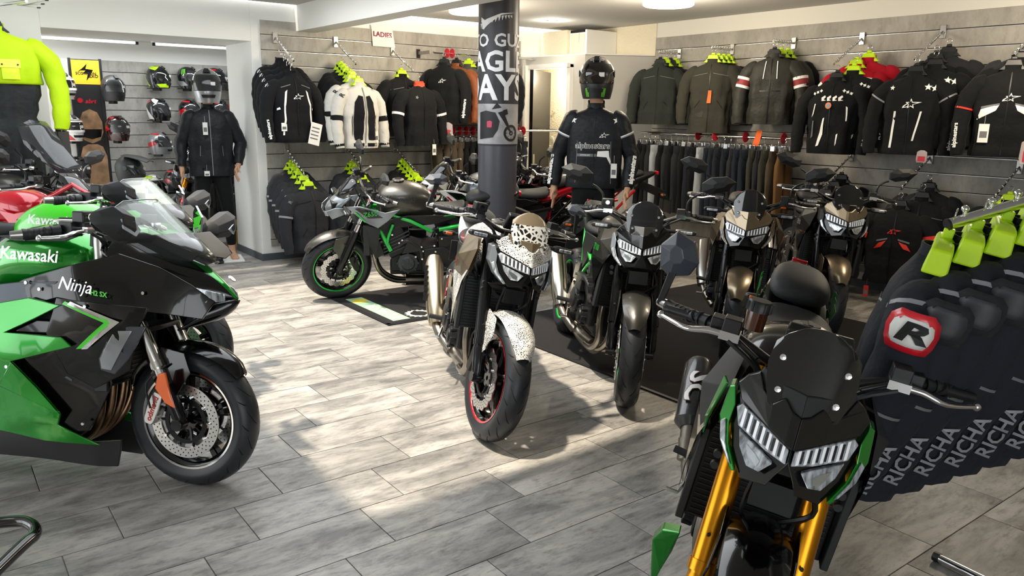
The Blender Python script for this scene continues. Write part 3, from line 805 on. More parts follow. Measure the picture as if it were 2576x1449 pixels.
def engine(b, ex_m=M_TI, four=True, can='right', green_cover=False, kick=True, eng=M_ENG, can_m=None):
    mb = MB()
    mb.box((-.68, 0, .40), (.44, .27, .22)); mb.box((-.60, 0, .29), (.30, .2, .08))
    mb.box((-.50, 0, .57), (.20, .34, .24), Matrix.Rotation(R(25), 3, 'Y'))
    mb.box((-.43, 0, .70), (.20, .33, .09), Matrix.Rotation(R(25), 3, 'Y'))
    e = b.p(mb, 'engine', eng, bevel=.015)
    mb = MB()
    for k in range(5): mb.box((-.505 + .02 * k * 0, 0, .50 + .03 * k), (.23, .355, .008), Matrix.Rotation(R(25), 3, 'Y'))
    b.p(mb, 'cylinder_fin', M_ENG2, e)
    for (x, y, z, r, nm) in ((-.60, .16, .38, .085, 'generator_cover'), (-.78, -.165, .40, .10, 'clutch_cover'), (-.60, -.155, .33, .06, 'pulse_cover')):
        sg = 1 if y > 0 else -1
        mb = MB(); mb.lathe([(0, sg * .022), (r * .6, sg * .022), (r * .7, sg * .012), (r, sg * .008), (r * 1.08, -sg * .03), (0, -sg * .03)], (x, y, z), n=26)
        for k in range(8):
            a = k * PI / 4; mb.lathe([(0, sg * .012), (.009, sg * .012), (.009, -sg * .02), (0, -sg * .02)], (x + r * 1.02 * math.cos(a), y, z + r * 1.02 * math.sin(a)), n=8)
        if y > 0:
            for k in range(3): mb.box((x, y + .024, z), (.012, .006, r * 1.2), Matrix.Rotation(k * PI / 3, 3, 'Y'))
        b.p(mb, nm, M_ENG2 if y > 0 else eng, e, bevel=.002)
    mb = MB()
    mb.plate([(-.72, .15, .30), (-.98, .14, .33), (-1.0, .14, .46), (-.90, .15, .52), (-.72, .155, .50)], (0, .02, 0))
    mb.plate([(-.55, .17, .47), (-.70, .165, .49), (-.72, .165, .60), (-.62, .17, .63)], (0, .02, 0))
    mb.tube([(-.52, .15, .52), (-.60, .17, .58), (-.70, .17, .52), (-.72, .165, .42)], .022, 10, sm=4)
    mb.tube([(-.50, -.16, .52), (-.60, -.18, .56), (-.72, -.17, .50)], .018, 10, sm=4)
    mb.box((-.70, -.17, .52), (.14, .04, .1)); mb.box((-.92, .12, .55), (.12, .08, .12)); mb.box((-.92, -.12, .55), (.12, .08, .12))
    b.p(mb, 'side_cover', M_BLACKP, e, bevel=.004)
    mb = MB()
    for k in range(14):
        random.seed(k); x = random.uniform(-.95, -.45); z = random.uniform(.28, .66)
        for sg in (-1, 1): mb.lathe([(0, .012), (.008, .012), (.009, 0), (0, 0)], (x, sg * .175, z), (0, sg, 0), 8)
    b.p(mb, 'bolt', M_CHROME, e)
    mb = MB(); ys = (-.12, -.04, .04, .12) if four else (-.06, .06)
    for y in ys:
        mb.tube([(-.40, y, .55), (-.33, y, .50), (-.325, y * .95, .38), (-.37, y * .7, .25), (-.48, y * .55 - .01, .17), (-.62, y * .4 - .03, .15)], .0195, 12, sm=5)
    mb.tube([(-.58, -.03, .155), (-.80, -.05, .15), (-.92, -.10, .19)], [.05, .045, .03], 14, sm=4)
    ex = b.p(mb, 'exhaust_headers', ex_m, ang=60)
    if kick:
        mb = MB(); mb.tube([(-.80, .14, .30), (-.78, .26, .10), (-.77, .30, .01)], [.013, .010, .010], 8); mb.box((-.76, .31, .008), (.07, .035, .012))
        b.p(mb, 'side_stand', M_BLACKP)
    # rear frame hangers and pegs
    for sg in (-1, 1):
        mb = MB(); mb.plate([(-.86, sg * .135, .52), (-.98, sg * .14, .48), (-1.02, sg * .15, .36), (-.95, sg * .15, .30), (-.88, sg * .14, .36)], (0, sg * .012, 0))
        pg = b.p(mb, 'peg_bracket', M_ALU if sg > 0 else M_STEEL, bevel=.002)
        mb = MB(); mb.tube([(-.90, sg * .15, .345), (-.915, sg * .25, .35)], .014, 8); b.p(mb, 'foot_peg', M_RUBBER, pg)
        mb = MB(); mb.tube([(-.93, sg * .16, .30), (-.80, sg * .19, .275), (-.76, sg * .20, .27), (-.76, sg * .24, .27)], .007, 8); b.p(mb, 'pedal', M_ALU, pg)
    return e, ex

def swing_rear(b, rimm, stripe, ro=.315, hw=.09, sa_m=M_DARKM, cover=None):
    wh = make_wheel(b, -1.455, ro, ro, hw, False, rimm, stripe, name='rear_wheel', twin=False, discr=.11, discm=M_STEEL, n=40)
    mb = MB()
    mb.loft([[V((x, y + s1 * w_, z + s2 * h_)) for s1, s2 in ((-1, -1), (1, -1), (1, 1), (-1, 1))] for x, y, z, w_, h_ in ((-.90, .10, .42, .018, .045), (-1.2, .125, .37, .016, .04), (-1.50, .13, .315, .014, .028))]); mb.mir()
    mb.box((-.98, 0, .41), (.12, .24, .07))
    b.p(mb, 'swingarm', sa_m, bevel=.005)
    mb = MB(); mb.tube([(-.98, .03, .36), (-.86, .03, .62)], .03, 12)
    for k in range(7): mb.lathe([(.03, -.006), (.042, -.003), (.042, .003), (.03, .006)], (-.975 + .017 * k, .03, .37 + .035 * k), (.43, 0, .9), 12)
    b.p(mb, 'rear_shock', M_ENG2)
    mb = MB()
    n = 24; ch = [V((-.93, .115, .45)), V((-1.455, .115, .315 + .075)), ] ; 
    mb.tube([(-.93, .105, .46), (-1.455, .105, .395)], .008, 6); mb.tube([(-.93, .105, .38), (-1.455, .105, .235)], .008, 6)
    mb.lathe([(.03, -.004), (.078, -.004), (.078, .004), (.03, .004)], (-1.455, .105, .315), n=28, closed=True)
    b.p(mb, 'chain', M_STEEL)
    return wh

def exhaust_can(b, ex, pts, r, m, band=M_STEEL, text=None, n=18):
    mb = MB(); mb.tube(pts, r, n); c = b.p(mb, 'silencer', m, ex, ang=50)
    return c

def handlebar(b, z=1.03, lever_m=M_CHROME, mirror='stalk', res=True, x=-.27, mirror_m=None, clip=False, grip_m=M_RUBBER, ind=True, drop=0, hw=.385, bar_m=M_BLACKP, levr=1.0, right_mirror=True, left_mirror=True, mup=.12, mrot=14, msc=1.0, msv=None):
    B = V
    mb = MB()
    if not clip:
        mb.tube([(x + .02, 0, z - .05), (x + .02, .07, z - .05), (x + .02, .15, z - .02), (x - .0, .22, z), (x - .04, .30, z - .005), (x - .075, hw, z - .012)], .0125, 10, sm=4)
        mb.mir(); mb.box((x + .02, 0, z - .07), (.05, .10, .05))
    else:
        for sg in (-1, 1): mb.tube([(x + .0, sg * .11, z - .06), (x + .01, sg * .12, z), (x - .02, sg * .20, z), (x - .09, sg * hw, z - .02)], .0125, 10)
    hb = b.p(mb, 'handlebar', bar_m, st=True)
    for sg in (-1, 1):
        P = lambda y: V((x - .04 - (y - .30) * .88, sg * y, z - .006 - (y - .30) * .08)) if y >= .30 else V((x - (y - .22) * .5, sg * y, z))
        mb = MB(); mb.tube([P(.262), P(.27), P(hw - .012), P(hw)], [.019, .0165, .0165, .019], 14)
        for k in range(6): mb.tube([P(.285 + .014 * k), P(.291 + .014 * k)], .0178, 14)
        g = b.p(mb, 'grip', grip_m, hb, st=True)
        mb = MB(); mb.tube([P(hw), P(hw + .03)], [.016, .013], 14); b.p(mb, 'bar_end', M_STEEL, hb, st=True)
        mb = MB(); mb.box(P(.225) + B((0, 0, .004)), (.055, .06, .05)); mb.box(P(.20) + B((.02, 0, .025)), (.05, .045, .035))
        mb.tube([P(.19) + B((.03, 0, .0)), P(.12) + B((.03, 0, -.03))], .006, 6)
        b.p(mb, 'switch_block', M_BLACKP, hb, st=True, bevel=.006)
        mb = MB()
        a = P(.20) + B((.045, 0, 0)); t = P(.255) + B((.06, 0, -.004)); e_ = P(hw + .005) + B((.075, 0, -.01)); mid = P(.31) + B((.085, 0, -.01))
        mb.tube([a, t, mid, e_], [.011, .012, .009, .007], 10, sm=4, flat=.75); mb.ell(e_, (.011, .011, .011), 10, 8)
        mb.box(a + B((-.012, 0, 0)), (.05, .05, .022))
        b.p(mb, 'lever', lever_m, hb, st=True, ang=60)
        mb = MB(); mb.tube([a, V((x + .05, sg * .12, z - .05)), V((x + .02, sg * .07, z - .16)), V((-.16, sg * .06, .70))], .005, 6, sm=4)
        mb.tube([a + B((.01, 0, -.01)), V((x + .07, sg * .10, z - .08)), V((x + .0, sg * .11, z - .24))], .006, 6, sm=4)
        b.p(mb, 'cable', M_RUBBER, hb, st=True)
        if sg < 0 and res:
            q = P(.205) + B((.03, 0, .045))
            if res == 'cup':
                mb = MB(); q = P(.15) + B((.045, 0, .07)); mb.lathe([(0, -.03), (.024, -.03), (.026, .02), (0, .02)], q, (0, 0, 1), 18); r_ = b.p(mb, 'fluid_reservoir', M_RESV, hb, st=True)
                mb = MB(); mb.lathe([(0, .045), (.026, .045), (.030, .04), (.031, .018), (0, .018)], q, (0, 0, 1), 18)
                for k in range(12): mb.box(q + V((.031 * math.cos(k * PI / 6), .031 * math.sin(k * PI / 6), .03)), (.004, .004, .022))
                b.p(mb, 'reservoir_cap', M_BLACKP, hb, st=True)
            else:
                mb = MB(); mb.box(q, (.05, .065, .04)); b.p(mb, 'fluid_reservoir', M_BLACKP, hb, st=True, bevel=.006)
                mb = MB(); mb.lathe([(0, .004), (.012, .004), (.012, -.004), (0, -.004)], q + B((.026, 0, 0)), (1, 0, 0), 14); b.p(mb, 'sight_glass', M_CHROME, hb, st=True)
        if mirror and not ((sg < 0 and not right_mirror) or (sg > 0 and not left_mirror)):
            mm = mirror_m or M_MATTE
            if mirror == 'stalk':
                q = P(.235) + B((.0, 0, .02)); top = V((x - .02, sg * .30, z + .13)); cc = V((x - .045, sg * .385, z + .185))
                mb = MB(); mb.tube([q, q + B((0, 0, .06)), top - B((.0, sg * .03, .015)), top], .0065, 8, sm=4); s_ = b.p(mb, 'mirror_stalk', M_BLACKP, hb, st=True)
                head_from = top
            elif mirror == 'bar_end':
                q = P(hw + .02); cc = q + B((.0, -sg * .01, mup))
                mb = MB(); mb.plate([q + B((0, 0, -.012)), q + B((0, sg * .016, .0)), cc + B((0.005, sg * .012, -.02)), cc + B((0.005, -sg * .012, -.02))], (.012, 0, 0)); s_ = b.p(mb, 'mirror_stalk', M_BLACKP, hb, st=True, bevel=.003)
            pts = [(-.085, -.022), (-.045, -.045), (.05, -.042), (.105, .0), (.06, .04), (-.03, .048), (-.08, .025)]
            tl = R(mrot)
            def mp(u, v, d):
                u *= msc; v *= msv or msc
                uu = u * math.cos(tl) - v * math.sin(tl); vv = u * math.sin(tl) + v * math.cos(tl)
                return cc + V((d, sg * uu, vv))
            n_ = len(pts); mb = MB()
            mb.add([mp(u, v, -.012) for u, v in pts] + [mp(u * .96, v * .96, .008) for u, v in pts] + [mp(u * .4 + .01, v * .35, .034) for u, v in pts],
                   [tuple(range(n_))[::-1]] + [(i, (i + 1) % n_, n_ + (i + 1) % n_, n_ + i) for i in range(n_)] + [(n_ + i, n_ + (i + 1) % n_, 2 * n_ + (i + 1) % n_, 2 * n_ + i) for i in range(n_)] + [tuple(range(2 * n_, 3 * n_))])
            b.p(mb, 'mirror_housing', mm, s_, st=True, smooth=False, bevel=.002)
            mb = MB(); mb.plate([mp(u * .9, v * .86, -.0125) for u, v in pts], (-.001, 0, 0)); b.p(mb, 'mirror_glass', M_MIRROR, s_, st=True, smooth=False)
    return hb

def indicator(b, p, sg, m=None, L=.09, st=True):
    p = V(p); mb = MB(); mb.tube([p, p + V((0, sg * .05, 0)), p + V((.0, sg * .06, 0))], [.011, .009, .009], 8)
    mb.loft([[p + V((a * w_, sg * y, e * h_)) for a, e in ((-1, -.7), (-.6, -1), (.6, -1), (1, -.5), (1, .5), (.6, 1), (-.6, 1), (-1, .7))] for y, w_, h_ in ((.05, .014, .013), (.07, .02, .017), (.06 + L, .016, .012), (.07 + L, .006, .006))])
    o = b.p(mb, 'indicator', M_BLACKP, st=st)
    mb = MB(); mb.box(p + V((.018, sg * (.06 + L / 2), 0)), (.012, L * .75, .016)); b.p(mb, 'indicator_lens', m or M_LENS, o, st=st, bevel=.004)
HZ = .865
def FX(y, z, d=0.0):
    z *= .80
    return V((.075 - .50 * abs(y) - 1.6 * y * y - .45 * z + d, y, HZ + z))
def faceplate(mb, pts, d0, d1, both=True):
    """outline in (y, z) on the swept-back headlight face, front depth d0, back depth d1"""
    n = len(pts)
    for sg in ((1, -1) if both else (1,)):
        vs = [FX(sg * y, z, d0) for y, z in pts] + [FX(sg * y, z, d1) for y, z in pts]
        mb.add(vs, [tuple(range(n)), tuple(range(2 * n - 1, n - 1, -1))] + [(i, i + n, (i + 1) % n + n, (i + 1) % n) for i in range(n)])
def z9_face(b, cowl, accent, screen, pod, pod2=None, cowl2=None):
    mb = MB(); faceplate(mb, [(0, -.03), (.02, -.075), (.03, -.105), (.085, -.125), (.115, -.08), (.135, -.02), (.145, .05), (.13, .085), (.02, .04), (0, .02)], -.012, -.11)
    hl = b.p(mb, 'headlight', M_GBLACK, st=True, ang=25, bevel=.002)
    mb = MB(); faceplate(mb, [(.006, -.028), (.006, .008), (.04, .024), (.122, .052), (.134, .036), (.120, -.004), (.05, -.022)], .004, -.012)
    b.p(mb, 'upper_lens', M_LENS, hl, st=True, smooth=False, bevel=.002)
    mb = MB()
    for k in range(7):                                  # vertical light guides behind the lens
        y0 = .014 + k * .016; zt = .008 + y0 * .34; zb = -.026 + y0 * .22
        faceplate(mb, [(y0, zb), (y0, zt), (y0 + .006, zt + .002), (y0 + .006, zb + .002)], .0062, .003)
    mb.m = 1
    for k in range(6):
        y0 = .022 + k * .016; zt = .006 + y0 * .32; zb = -.022 + y0 * .22
        faceplate(mb, [(y0, zb), (y0, zt), (y0 + .004, zt), (y0 + .004, zb)], .0058, .003)
    b.p(mb, 'light_guide', [mat('led_reflector_white', 'f3f6fa', .2, .3, emit=.15), M_BLACKP], hl, st=True, smooth=False)
    mb = MB(); faceplate(mb, [(.03, -.042), (.052, -.032), (.115, -.012), (.104, -.05), (.080, -.082), (.052, -.078)], .003, -.014)
    b.p(mb, 'lower_lens', M_LENS, hl, st=True, smooth=False, bevel=.002)
    mb = MB(); faceplate(mb, [(.056, -.052), (.068, -.042), (.092, -.032), (.086, -.052), (.074, -.070), (.060, -.068)], .0045, 0)
    b.p(mb, 'inner_reflector', M_REFL, hl, st=True, smooth=False)
    # nose cowl with the M shaped upper edge
    mb = MB(); faceplate(mb, [(0, .012), (.02, .020), (.06, .036), (.13, .062), (.145, .10), (.128, .132), (.105, .155), (.088, .118), (.062, .098), (.040, .125), (.018, .100), (0, .096)], .012, .0)
    b.p(mb, 'nose_cowl', cowl, hl, st=True, smooth=False, bevel=.003)
    mb = MB(); faceplate(mb, [(0, .080), (.018, .084), (.040, .110), (.064, .080), (.092, .100), (.108, .140), (.100, .168), (.05, .150), (0, .150)], .004, -.006)
    b.p(mb, 'screen_base', cowl2 or M_GBLACK, hl, st=True, smooth=False, bevel=.002)
    # fly screen
    def SX(y, z, d=0):
        z = z * .92 - .012
        return V((.045 - 2.6 * y * y - .50 * (z - .10) - .45 * .1 + d, y, HZ + z))
    cols = 9; rows = [(.095, .075), (.13, .088), (.18, .098), (.23, .092), (.265, .072), (.285, .045)]
    mb = MB(); g = []
    for z, hw_ in rows:
        g.append([SX(-hw_ + 2 * hw_ * k / (cols - 1), z + (.012 * math.cos(PI * 3 * (k / (cols - 1) - .5)) if z < .1 else 0) - (.012 * abs(2 * k / (cols - 1) - 1) ** 2 if z > .25 else 0), .012) for k in range(cols)])
    vs = [p for r in g for p in r]; nn = len(vs); vs2 = [p - V((.005, 0, 0)) for p in vs]
    fs = []
    for i in range(len(rows) - 1):
        for k in range(cols - 1):
            a = i * cols + k; fs.append((a, a + 1, a + cols + 1, a + cols)); fs.append((nn + a, nn + a + cols, nn + a + cols + 1, nn + a + 1))
    rim = [k for k in range(cols)] + [cols * (i + 1) - 1 for i in range(1, len(rows))] + [nn - 1 - k for k in range(1, cols)] + [cols * i for i in range(len(rows) - 2, 0, -1)]
    for a, c in zip(rim, rim[1:] + rim[:1]): fs.append((a, c, nn + c, nn + a))
    mb.add(vs + vs2, fs)
    scn = b.p(mb, 'fly_screen', screen, hl, st=True, ang=60)
    mb = MB()
    for sg in (-1, 1):
        for z, y in ((.13, .062), (.20, .07)): mb.lathe([(0, .006), (.007, .005), (.008, 0), (0, 0)], SX(sg * y, z, .013), (1, 0, .3), 10)
    b.p(mb, 'screen_bolt', M_CHROME, hl, st=True)
    # side pods
    mb = MB(); faceplate(mb, [(.138, .04), (.150, .085), (.162, .075), (.166, -.01), (.142, -.075), (.108, -.115), (.098, -.110), (.128, -.06), (.140, -.01)], .006, -.05)
    pd = b.p(mb, 'side_pod', pod, hl, st=True, smooth=False, bevel=.003)
    mb = MB(); faceplate(mb, [(.150, -.005), (.160, -.02), (.150, -.06), (.120, -.098), (.112, -.10), (.136, -.06)], .012, 0)
    b.p(mb, 'pod_insert', pod2 or M_LENS, pd, st=True, smooth=False, bevel=.002)
    mb = MB()
    mb.box((-.10, 0, HZ - .02), (.12, .15, .16)); mb.box((-.06, 0, HZ - .16), (.05, .10, .07))
    mb.tube([(-.05, .08, HZ - .12), (-.10, .10, HZ - .2), (-.12, .03, HZ - .26)], .007, 6, sm=4); mb.tube([(-.05, -.05, HZ - .12), (-.09, -.05, HZ - .26), (-.11, .05, HZ - .28)], .006, 6, sm=4)
    for sg in (-1, 1):
        for z in (-.135, -.105): mb.lathe([(0, .012), (.010, .012), (.011, 0), (0, 0)], (-.10, sg * .145, HZ + z - .02), (1, 0, 0), 10)
    b.p(mb, 'headlight_bracket', M_BLACKP, hl, st=True)
    mb = MB(); mb.box((-.19, 0, 1.045), (.03, .15, .09), Matrix.Rotation(R(35), 3, 'Y'))
    ins = b.p(mb, 'instrument_panel', M_BLACKP, st=True, bevel=.006)
    mb = MB(); mb.box((-.206, 0, 1.05), (.004, .12, .065), Matrix.Rotation(R(35), 3, 'Y')); b.p(mb, 'display_glass', M_GBLACK, ins, st=True)

def body_loft(b, name, secs, m, parent=None, sub=1, k=1.0, **kw):
    """secs: x, list of half outline (y, z) from top centre down to bottom; mirrored"""
    mb = MB(); rings = []
    for x, half in secs:
        ring = [V((x, y, z)) for y, z in half] + [V((x, -y, z)) for y, z in reversed(half) if y > 1e-4]
        rings.append(ring)
    mb.loft(rings)
    return b.p(mb, name, m, parent, sub=sub, **kw)

def tank_z9(b, m, inset=None, cap=True, text=None, tm=None, zt=1.0, w=.155, ext=1.0):
    s = [(-.345, [(0, zt - .10), (.06, zt - .10), (.11, zt - .115), (.13, zt - .17), (.11, zt - .24), (0, zt - .25)]),
         (-.40, [(0, zt - .03), (.06, zt - .035), (.13, zt - .06), (w, zt - .13), (.14, zt - .24), (0, zt - .26)]),
         (-.52, [(0, zt), (.07, zt - .008), (.15, zt - .045), (w + .03, zt - .11), (.15, zt - .24), (0, zt - .27)]),
         (-.64, [(0, zt - .01), (.07, zt - .02), (.145, zt - .05), (w + .02, zt - .12), (.13, zt - .25), (0, zt - .28)]),
         (-.76, [(0, zt - .055), (.06, zt - .06), (.11, zt - .08), (.125, zt - .15), (.11, zt - .25), (0, zt - .28)]),
         (-.84, [(0, zt - .14), (.05, zt - .145), (.08, zt - .16), (.09, zt - .19), (.08, zt - .25), (0, zt - .27)])]
    s = [(x, [(y, z if z > zt - .12 else zt - .12 - (zt - .12 - z) * ext) for y, z in h]) for x, h in s]
    t = body_loft(b, 'fuel_tank', s, m, sub=2)
    if cap:
        mb = MB(); mb.lathe([(0, .012), (.035, .012), (.048, .008), (.05, 0), (.0, 0)], (-.53, 0, zt - .002), (.05, 0, 1), 24); c = b.p(mb, 'fuel_cap', M_STEEL, t)
        mb = MB(); mb.lathe([(0, .013), (.028, .013), (.03, .009)], (-.53, 0, zt), (.05, 0, 1), 20); mb.box((-.53, 0, zt + .013), (.05, .012, .006)); b.p(mb, 'cap_lock', M_BLACKP, t)
    if text:
        for sg in (-1, 1):
            mb = MB(); add_text(mb, text, .062, (-.55, sg * (w + .019), zt - .115), (sg * -1, 0, .04 * -1), (0, -.25 * sg, 1), bold=.015)
            b.p(mb, 'lettering', tm or M_WHITE, t)
    return t

def seats_z9(b, m_seat, m_tail, accent=None, zs=.0, stripe=None):
    s = [(-.78, [(0, .87 + zs), (.05, .868 + zs), (.09, .85 + zs), (.10, .82 + zs), (.09, .79 + zs), (0, .785 + zs)]),
         (-.90, [(0, .855 + zs), (.07, .855 + zs), (.13, .845 + zs), (.145, .82 + zs), (.13, .79 + zs), (0, .785 + zs)]),
         (-1.03, [(0, .862 + zs), (.07, .862 + zs), (.135, .85 + zs), (.145, .82 + zs), (.12, .80 + zs), (0, .795 + zs)]),
         (-1.10, [(0, .90 + zs), (.06, .90 + zs), (.11, .88 + zs), (.12, .84 + zs), (.10, .81 + zs), (0, .805 + zs)])]
    st_ = body_loft(b, 'rider_seat', s, m_seat, sub=2)
    s = [(-1.09, [(0, .945 + zs), (.05, .945 + zs), (.095, .93 + zs), (.105, .90 + zs), (.09, .87 + zs), (0, .865 + zs)]),
         (-1.20, [(0, .985 + zs), (.06, .983 + zs), (.105, .965 + zs), (.115, .93 + zs), (.10, .90 + zs), (0, .89 + zs)]),
         (-1.36, [(0, .99 + zs), (.05, .988 + zs), (.085, .975 + zs), (.09, .95 + zs), (.08, .93 + zs), (0, .92 + zs)]),
         (-1.42, [(0, .975 + zs), (.035, .975 + zs), (.055, .965 + zs), (.06, .95 + zs), (.05, .94 + zs), (0, .94 + zs)])]
    ps_ = body_loft(b, 'passenger_seat', s, m_seat, sub=2)
    mb = MB(); mb.lathe([(.0, 0)], n=3) if False else None
    s = [(-.98, [(0, .80 + zs), (.09, .80 + zs), (.13, .80 + zs), (.14, .77 + zs), (.11, .72 + zs), (0, .72 + zs)]),
         (-1.18, [(0, .89 + zs), (.09, .89 + zs), (.125, .885 + zs), (.135, .85 + zs), (.10, .79 + zs), (0, .79 + zs)]),
         (-1.38, [(0, .945 + zs), (.07, .945 + zs), (.09, .945 + zs), (.095, .92 + zs), (.07, .87 + zs), (0, .87 + zs)]),
         (-1.56, [(0, .975 + zs), (.03, .975 + zs), (.04, .97 + zs), (.045, .955 + zs), (.03, .94 + zs), (0, .94 + zs)])]
    tl = body_loft(b, 'tail_cowl', s, m_tail, sub=1)
    if stripe:
        mb = MB()
        for k, (x0, x1) in enumerate(((-1.16, -1.21), (-1.23, -1.26), (-1.28, -1.30))):
            zz = lambda x: .84 + zs + (x + 1.16) * -.33
            mb.plate([(x0, .1365, zz(x0) + .045), (x1, .131, zz(x1) + .045), (x1 - .03, .128, zz(x1) - .0), (x0 - .03, .133, zz(x0) - .0)], (0, .002, 0))
        mb.mir(); b.p(mb, 'tail_stripe', stripe, tl, smooth=False)
    mb = MB(); mb.box((-1.56, 0, .955 + zs), (.02, .06, .03)); b.p(mb, 'tail_light', mat('tail_light_red', 'c0101c', .2, coat=.8), tl, bevel=.003)
    mb = MB(); mb.plate([(-1.40, -.03, .88 + zs), (-1.66, -.03, .78 + zs), (-1.72, -.03, .68 + zs), (-1.64, -.03, .70 + zs), (-1.35, -.03, .82 + zs)], (0, .06, 0)); mb.box((-1.71, 0, .63 + zs), (.006, .16, .14))
    b.p(mb, 'plate_holder', M_BLACKP, bevel=.003)
    for sg in (-1, 1): indicator(b, (-1.60, sg * .03, .76 + zs), sg, M_AMBER, .06, st=False)
    return tl

def z900(name, label, pos, yaw, lean, steer, group=None, cowl=M_GBLACK, pod=M_SILVER, screen=None, tank=M_MBLACK, shroud=M_GRAPH, shroud2=M_GBLACK, fender=M_GRAPH,
         frame=M_MATTE, stripe=None, rim=M_GBLACK, seat=M_SEAT, tail=M_MBLACK, forks=(M_FORK, M_CHROME), mirror='stalk', res=True, text='900', text_m=None, tank_text=None, tt_m=None,
         can=M_CARBON, cowl2=None, lever=M_CHROME, accent=None, tstripe=None, pod2=None, inds=True, caliper=None, zs=0.0, hz=1.035, shw=1.08, kw={}):
    b = Bike(name, label, pos, yaw, lean, steer, group=group)
    make_wheel(b, 0, .30, .30, .062, True, rim, stripe)
    make_forks(b, forks[0], forks[1], caliper or M_DARKM, fm=forks[0] if forks[0] is not M_FORK else None)
    front_fender(b, fender, m2=fender)
    handlebar(b, hz, lever, mirror, res, **kw)
    z9_face(b, cowl, accent or pod, screen or M_SMOKE, pod, pod2, cowl2)
    if inds:
        for sg in (-1, 1): indicator(b, (-.10, sg * .12, .965), sg)
    rect_rad(b)
    # radiator shrouds, faceted
    mb = MB()
    mb.add([(-.13, .155, .90), (-.16, .175, .79), (-.23, .185, .72), (-.42, .205, .74), (-.46, .20, .80), (-.40, .17, .93), (-.28, .215, .84), (-.26, .14, .95)],
           [(0, 1, 6), (1, 2, 6), (2, 3, 6), (3, 4, 6), (4, 5, 6), (5, 7, 6), (7, 0, 6)])
    mb.add([(-.14, .145, .90), (-.17, .155, .79), (-.24, .165, .72), (-.42, .18, .74), (-.46, .18, .80), (-.40, .15, .93), (-.26, .12, .95)], [(0, 1, 2, 3, 4, 5, 6)])
    mb.v = [V((p.x, p.y * shw, p.z)) for p in mb.v]; mb.mir(); sh = b.p(mb, 'radiator_shroud', shroud, smooth=False, bevel=.003)
    mb = MB()
    mb.add([(-.16, .178, .785), (-.22, .19, .715), (-.30, .195, .58), (-.36, .19, .46), (-.41, .19, .56), (-.43, .205, .73)], [(0, 1, 5), (1, 2, 4, 5), (2, 3, 4)])
    mb.add([(-.16, .17, .785), (-.22, .18, .715), (-.30, .185, .58), (-.36, .18, .46), (-.41, .18, .56), (-.43, .195, .73)], [(0, 5, 1), (1, 5, 4, 2), (2, 4, 3)])
    mb.v = [V((p.x, p.y * shw, p.z)) for p in mb.v]; mb.mir(); b.p(mb, 'lower_shroud', shroud2, sh, smooth=False, bevel=.003)
    if accent:
        mb = MB(); mb.plate([(-.125, .160 * shw, .91), (-.155, .178 * shw, .80), (-.20, .176 * shw, .735), (-.18, .180 * shw, .79), (-.145, .17 * shw, .92)], (0, .006, 0)); mb.v = [V((p.x, -p.y, p.z)) for p in mb.v]; b.p(mb, 'shroud_accent', accent, sh, smooth=False, bevel=.002)
        mb = MB(); mb.plate([(-.40, .165, .33), (-.42, .215, .31), (-.43, .235, .26), (-.45, .215, .16), (-.45, .195, .08), (-.43, .185, .17), (-.42, .17, .25)], (-.05, 0, 0)); mb.mir(); b.p(mb, 'belly_spoiler', accent, smooth=False, bevel=.004)
    mb = MB()
    for sg in ((-1, 1) if shw < 1.09 else (-1,)):
        add_text(mb, text, .05, (-.335, sg * .2135 * shw, .79), (-sg, 0, -.2 * sg * sg if False else 0), (0, 0, 1), bold=.01) if sg < 0 else add_text(mb, text, .05, (-.335, .2135 * shw, .79), (-1, 0, 0), (0, 0, 1), bold=.01)
    b.p(mb, 'lettering', text_m or M_FGREEN, sh, smooth=False)
    tank_z9(b, tank, text=tank_text, tm=tt_m)
    mb = MB()
    for sg in (-1, 1):
        mb.tube([(-.26, sg * .05, .84), (-.45, sg * .13, .74), (-.70, sg * .15, .62), (-.88, sg * .13, .48), (-.90, sg * .12, .40)], .018, 10, sm=3)
        mb.tube([(-.32, sg * .06, .72), (-.55, sg * .15, .66), (-.80, sg * .14, .70)], .014, 10, sm=3)
        mb.tube([(-.80, sg * .13, .66), (-1.10, sg * .10, .78), (-1.40, sg * .06, .90)], .014, 10, sm=3)
        mb.tube([(-.88, sg * .12, .50), (-1.05, sg * .11, .68), (-1.2, sg * .09, .82)], .012, 10, sm=3)
    b.p(mb, 'frame', frame)
    mb = MB(); mb.plate([(-.70, .13, .80), (-.98, .13, .80), (-1.02, .12, .70), (-.84, .14, .58), (-.72, .15, .66)], (0, .012, 0)); mb.mir(); b.p(mb, 'side_panel', M_MBLACK, bevel=.003)
    seats_z9(b, seat, tail, stripe=tstripe, zs=zs)
    e, ex = engine(b)
    swing_rear(b, rim, stripe)
    mb = MB(); mb.tube([(-.86, -.10, .17), (-.96, -.17, .24), (-1.04, -.20, .31)], .028, 14, sm=3); b.p(mb, 'link_pipe', M_TI, ex)
    return b, ex
M_BLACKINK = mat('black_print', '121214', .6)
